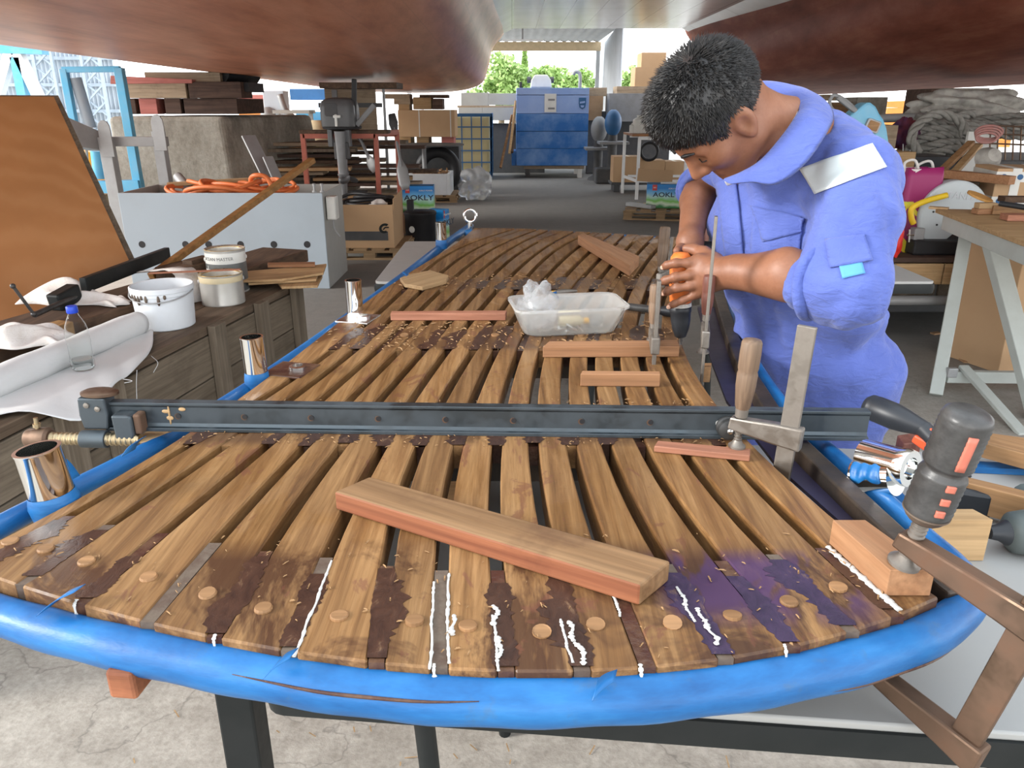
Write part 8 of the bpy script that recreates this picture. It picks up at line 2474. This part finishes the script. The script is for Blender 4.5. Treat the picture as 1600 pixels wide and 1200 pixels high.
# items on it
u = P(1527, 326, 0.862)
Z0 = 0.862
sm0 = obj('small_block', MB().box(P(1537, 334, Z0) + Vector((0, 0.0, 0.014)), (0.11, 0.05, 0.028), R(8)), 'fresh_batten', None, bevel=0.002, label='lower of two small wood blocks under the wood disc', cat='wood block')
obj('small_block', MB().box(P(1537, 334, Z0) + Vector((0.002, 0.0, 0.043)), (0.10, 0.045, 0.028), R(5)), 'pale_pine', None, bevel=0.002, label='upper of two small wood blocks under the wood disc', cat='wood block')
dc = P(1530, 328, Z0) + Vector((-0.01, 0, 0.070))
obj('wood_disc', MB().lathe([(0.001, -0.006), (0.068, -0.006), (0.068, 0.006), (0.001, 0.006)], 32, Matrix.Translation(dc) @ Matrix.Rotation(R(16), 4, 'Y') @ Matrix.Rotation(R(14), 4, 'X')), 'disc_orange', None, smooth=40, bevel=0.0015, label='orange brown round wood disc on the sawhorse table', cat='disc')
obj('tool_file', MB().cyl(P(1563, 318, Z0 + 0.06), P(1640, 330, Z0 + 0.05), 0.014, n=12), 'black_plastic', None, smooth=40, label='black rod tool with yellow edge on the sawhorse table', cat='tool')
for i, (x, y, l_, h_, dz, mt, lb) in enumerate(((1578, 336, 0.26, 0.045, 0.0, 'brown_board', 'brown board on the sawhorse table below the black rod'), (1596, 346, 0.22, 0.03, 0.0, 'pink_batten', 'pinkish board nearest the camera on the sawhorse table'), (1590, 331, 0.24, 0.03, 0.046, 'dark_beam', 'dark board stacked on the brown board of the sawhorse table'))):
    q = P(x, y, Z0)
    obj('board', MB().box((q.x + 0.05, q.y + 0.04, Z0 + dz + h_ / 2), (l_, 0.08, h_), R(-6)), mt, None, bevel=0.002, label=lb, cat='board')
obj('wood_scrap', MB().beam(P(1452, 324, Z0), P(1482, 326, Z0), 0.05, 0.012), 'pale_pine', wtb, world=True)
# big carton at the right edge under the sawhorse
u = P(1590, 560, 0.0)
carton('carton', 'tall brown cardboard carton under the sawhorse table at the right edge', (D(1605, 450, 4.0).x + 0.02, 4.25, 0), (0.28, 0.4, 0.74), R(20), 'cardboard')
for i, (x, y, s) in enumerate(((1515, 565, 0.10), (1462, 522, 0.06), (1395, 608, 0.05))):
    q = P(x, y, 0)
    obj('cardboard_scrap', MB().box((q.x, q.y, 0.006), (s, s * 0.6, 0.01), R(20 * i)), 'cardboard_old', None, label=('brown scrap in the middle of the floor under the sawhorse table', 'small brown scrap on the floor nearest the tool bench', 'yellowish scrap on the floor beside the man\'s hip')[i], cat='scrap')
# ================================================================== outside the hulls: yard, shed, boats, trees
# grey yard shed far left with lattice columns
sx0, sx1 = D(-120, 120, 27).x, D(182, 120, 27).x
mb = MB()
def shedp(u, v):
    x = lerp(sx0, sx1, u)
    return (x, 27 + 0.05 * math.sin(u * 2 * PI * 46), v * 6.0)
mb.grid(shedp, 368, 2)
obj('wall_left', mb, 'shed_grey', kind='structure', smooth=60, solid=0.01)
for z in (1.2, 2.0, 2.8, 3.6):
    obj('trim_1', MB().box(((sx0 + sx1) / 2, 26.85, z), (sx1 - sx0, 0.12, 0.10)), 'truss_grey', kind='structure')
for n_, px in enumerate((72, 146)):
    x = D(px, 120, 26).x
    lc = thing('lattice_column', ('left' if n_ == 0 else 'right') + ' grey lattice steel column of the far shed', 'column', (x, 26, 0))
    for s in (-1, 1):
        obj('chord', MB().box((s * 0.28, 0, 2.6), (0.09, 0.09, 5.2)), 'truss_grey', lc)
    for i in range(10):
        z = 0.5 * i
        obj('lacing', MB().beam((-0.28, 0, z + 0.02), (0.28, 0, z + 0.5), 0.05, 0.05), 'truss_grey', lc)
        obj('lacing', MB().beam((0.28, 0.03, z + 0.02), (-0.28, 0.03, z + 0.5), 0.05, 0.05), 'truss_grey', lc)
# white and blue crane frame
cf = thing('gantry', 'white and pale blue gantry legs standing outside at the far left', 'gantry', (D(25, 150, 15).x, 15, 0))
for a, b2, mt in (((20, 70), (-10, 175), 'white_paint'), ((22, 70), (72, 175), 'white_paint'), ((26, 90), (42, 175), 'sky_blue_paint')):
    p = D(a[0], a[1], 15); q = D(b2[0], b2[1], 15); d = (p - q); q = p - d * (p.z / max(0.1, d.z)) if d.z > 0.1 else q
    obj('leg', MB().beam(p, q, 0.16, 0.16), mt, cf, world=True)
obj('top_beam', MB().beam(D(-60, 72, 15), D(70, 76, 15), 0.22, 0.2), 'sky_blue_paint', cf, world=True)
# red and white vessel
vs_ = thing('vessel', 'red and white vessel with railings moored beyond the blue frame', 'ship', (D(160, 170, 32).x, 32, 0))
vx = vs_.location.x
obj('hull_side', MB().prism([(-3.6, 0), (1.6, 0), (2.0, 1.3), (-3.9, 1.3)], -1.2, 1.2, Matrix.Rotation(R(90), 4, 'X')), 'white_paint', vs_, bevel=0.05)
obj('deckhouse', MB().box((-0.2, 0, 2.15), (1.5, 1.8, 1.68)), 'white_paint', vs_, bevel=0.03)
obj('red_panel', MB().box((-0.9, -1.0, 2.2), (0.62, 0.1, 1.5)), 'red_paint', vs_)
for i in range(5):
    obj('rail', MB().box((-1.6 + 0.04 * i, -1.1, 1.4 + 0.25 * i), (1.0, 0.05, 0.04)), 'white_paint', vs_)
for i in range(4):
    obj('rail_post', MB().box((-2.1 + 0.33 * i, -1.1, 1.9), (0.04, 0.05, 1.2)), 'white_paint', vs_)
for i in range(3):
    obj('ladder_rung', MB().box((-0.55, -1.12, 1.55 + 0.45 * i), (0.32, 0.05, 0.05)), 'yellow_paint', vs_)
for s in (-0.16, 0.16):
    obj('ladder_rail', MB().box((-0.55 + s, -1.12, 2.0), (0.05, 0.05, 1.4)), 'yellow_paint', vs_)
for i in range(3):
    obj('porthole', MB().box((0.2 + 0.28 * (i % 2), -0.93, 1.75 + 0.35 * i), (0.18, 0.06, 0.2)), 'truss_grey', vs_)
# yellow drum by the blue frame
u = D(148, 262, 9.2)
obj('yellow_drum', MB().lathe([(0.001, 0), (0.30, 0), (0.31, 0.05), (0.31, 0.86), (0.29, 0.9), (0.001, 0.9)], 24, Matrix.Translation((u.x, 9.2, 0))), 'yellow_paint', None, smooth=40, label='yellow drum standing behind the light blue frame', cat='drum')
# yard things seen between concrete block and motor
sp_ = thing('steel_pillar', 'pale grey steel pillar with hose fittings, between concrete block and outboard motor', 'pillar', (D(436, 200, 13.5).x, 13.5, 0))
obj('pillar', MB().box((0, 0, 0.8), (0.34, 0.3, 1.62)), 'shed_grey', sp_, bevel=0.01)
obj('hose_fitting', MB().tube(catmull([(0.12, -0.2, 1.55), (0.2, -0.22, 1.3), (0.32, -0.2, 1.18), (0.25, -0.2, 1.05)], 5), 0.05, 10), 'galvanised', sp_, smooth=170)
obj('hose_fitting', MB().ball((-0.1, -0.2, 1.25), 0.12, 10), 'galvanised', sp_, smooth=170)
yb = thing('yellow_boom', 'long yellow cylindrical boom lying outside behind the motor stand', 'boom', (D(480, 222, 12.5).x, 12.5, 0.5))
obj('boom_tube', MB().cyl(D(428, 224, 12.5), D(520, 226, 12.9), 0.21, n=24), 'yellow_paint', yb, smooth=40, world=True)
obj('boom_support', MB().box((0, 0.1, -0.15), (0.5, 0.3, 0.5)), 'dark_grey', yb)
u = D(497, 215, 11.4)
obj('cream_cushion', MB().ball((u.x, 11.4, 0.42), (0.30, 0.25, 0.80), 12), 'cream_plastic', None, smooth=170, label='rounded cream float standing at the left of the motor stand', cat='float')
rk = thing('yard_rack', 'small brown rack outside under the hull, between pillar and motor', 'rack', (D(462, 200, 13).x, 13, 0))
for x in (-0.26, 0.26):
    obj('post', MB().box((x, 0, 0.65), (0.06, 0.06, 1.3)), 'truss_grey', rk)
for z in (0.55, 0.85, 1.29):
    obj('shelf', MB().box((0, 0, z), (0.58, 0.4, 0.05)), 'box_side_grey' if z > 1 else 'cardboard_old', rk)
for i, (xa, xb, ya, yb2, d, mt, lb) in enumerate(((452, 508, 139, 156, 19, 'cage_blue', 'dark blue boat topsides outside, uppermost strip left of the motor'), (455, 506, 157, 172, 18.5, 'white_paint', 'white boat side outside left of the motor'), (462, 506, 175, 190, 18, 'sky_blue_paint', 'pale blue boat side outside left of the motor'), (475, 506, 192, 208, 17.5, 'blue_tape', 'bright blue tub outside, lowest strip left of the motor'),
                                               (372, 430, 148, 158, 17, 'crib_pink', 'reddish boat rail outside right of the concrete block stack'), (372, 430, 158, 168, 16.5, 'tarp_grey', 'grey green boat side outside right of the concrete block stack'), (372, 432, 169, 174, 16, 'orange_paint', 'orange boat rail outside right of the concrete block stack'))):
    blk('boat_side', xa, xb, ya, yb2, d, 0.8, mt, lb, 'boat', 0.0 if i in (3, 6) else None)
# orange hull side far right
oa, ob_ = D(1286, 152, 12), D(1700, 138, 12)
os_ = thing('orange_hull', 'orange hull side with seams standing beyond the ropes', 'boat', ((oa.x + ob_.x) / 2, 12, 0))
n_ = 7
for i in range(n_):
    t0, t1 = i / n_, (i + 1) / n_
    z0_ = 0.2 + (oa.z - 0.2) * t0; z1_ = 0.2 + (oa.z - 0.2) * t1
    obj('strake', MB().hexa([(oa.x, 12 - 0.02 * (i % 2), z0_), (ob_.x, 12 - 0.02 * (i % 2), z0_), (ob_.x, 12.3, z0_), (oa.x, 12.3, z0_), (oa.x, 12 - 0.02 * (i % 2), z1_ - 0.01), (ob_.x, 12 - 0.02 * (i % 2), z1_ + 0.07 * t1), (ob_.x, 12.3, z1_ + 0.07 * t1), (oa.x, 12.3, z1_ - 0.01)]), 'orange_paint', os_)
for s in (0.1, 0.9):
    obj('keel_block', MB().box((lerp(oa.x, ob_.x, s) - os_.location.x, 0.15, 0.098), (0.4, 0.3, 0.196)), 'crib_dark', os_)
for i, (xa, xb, ya, yb2, d, mt, lb) in enumerate(((1286, 1312, 148, 157, 9, 'crib_pale', 'pale plank stack behind the handle of the blue cut-off saw'), (1284, 1330, 160, 175, 9, 'brown_board', 'brown plank stack behind the blue cut-off saw'), (1340, 1382, 152, 190, 9.4, 'block_concrete', 'grey block below the right hull behind the blue cut-off saw'),
                                               (1455, 1478, 139, 158, 8.0, 'crib_dark', 'dark timber stack propping the right hull above the ropes'), (1478, 1540, 138, 172, 8.1, 'block_concrete', 'grey concrete block propping the right hull above the ropes'))):
    blk('hull_support', xa, xb, ya, yb2, d, 0.5, mt, lb, 'timber' if 'block' not in mt else 'concrete block', 0.0 if i in (1, 2, 3, 4) else None)
# trees beyond the shed
tr_ = random.Random(31)
def tree(label, x, y, h, r, seed, cone=False):
    t = thing('tree', label, 'tree', (x, y, 0))
    obj('trunk', MB().tube([(0, 0, 0), (0.05, 0, h * 0.4), (0, 0.05, h * 0.75)], [0.14, 0.11, 0.05], 10), 'trunk_bark', t, smooth=60)
    q = random.Random(seed)
    m = MB()
    cl_ = [(Vector((q.gauss(0, r * 0.45), q.gauss(0, r * 0.35), h * q.uniform(0.5, 0.92))), q.uniform(0.3, 0.55) * r) for _ in range(14)]
    for i in range(2600):
        if cone:
            z = q.uniform(0.15, 1.0); a = q.uniform(0, 2 * PI); rr0 = r * (1 - z) * q.uniform(0.5, 1)
            p = Vector((rr0 * math.cos(a), rr0 * math.sin(a), z * h))
        else:
            c, cr = cl_[q.randrange(14)]
            d = Vector((q.gauss(0, 1), q.gauss(0, 1), q.gauss(0, 1))).normalized()
            p = c + d * cr * q.uniform(0.6, 1.0)
        a = Vector((q.gauss(0, 1), q.gauss(0, 1), q.gauss(0, 1))).normalized() * 0.11
        b_ = a.cross(Vector((q.gauss(0, 1), q.gauss(0, 1), q.gauss(0, 1)))).normalized() * 0.06
        m.add([p - a, p + b_, p + a, p - b_], [(0, 1, 2, 3)])
    obj('foliage', m, 'leaves', t, kind='stuff')
for i, (px, yt, d, w, lb) in enumerate(((782, 96, 33, 1.2, 'bushy tree seen just right of the left hull'), (806, 104, 35, 1.1, 'second bushy tree from the left hull'), (842, 112, 34, 1.2, 'low round tree behind the blue machine'), (868, 117, 36, 1.2, 'low tree near the exhaust pipe of the blue machine'), (900, 122, 33, 1.1, 'lowest tree by the corrugated wall'), (820, 74, 37, 0.5, 'slim pointed tree above the bushy ones'), (986, 114, 34, 1.2, 'tree left of the stacked cartons'))):
    u = D(px, yt, d)
    tree(lb, u.x, d, u.z * 1.05, w, 40 + i, 'pointed' in lb)
# fluorescent tube under the shed roof
u0, u1 = D(785, 63, 22), D(848, 63, 22)
fl2 = thing('tube_light', 'white tube light under the far shed roof', 'light', ((u0.x + u1.x) / 2, 22, u0.z))
obj('tube', MB().box((0, 0, 0), (u1.x - u0.x, 0.10, 0.05)), 'white_paint', fl2)
obj('hanger', MB().box((0, 0, (3.29 - u0.z) / 2 + 0.012), (0.04, 0.04, 3.29 - u0.z - 0.02)), 'galvanised', fl2)
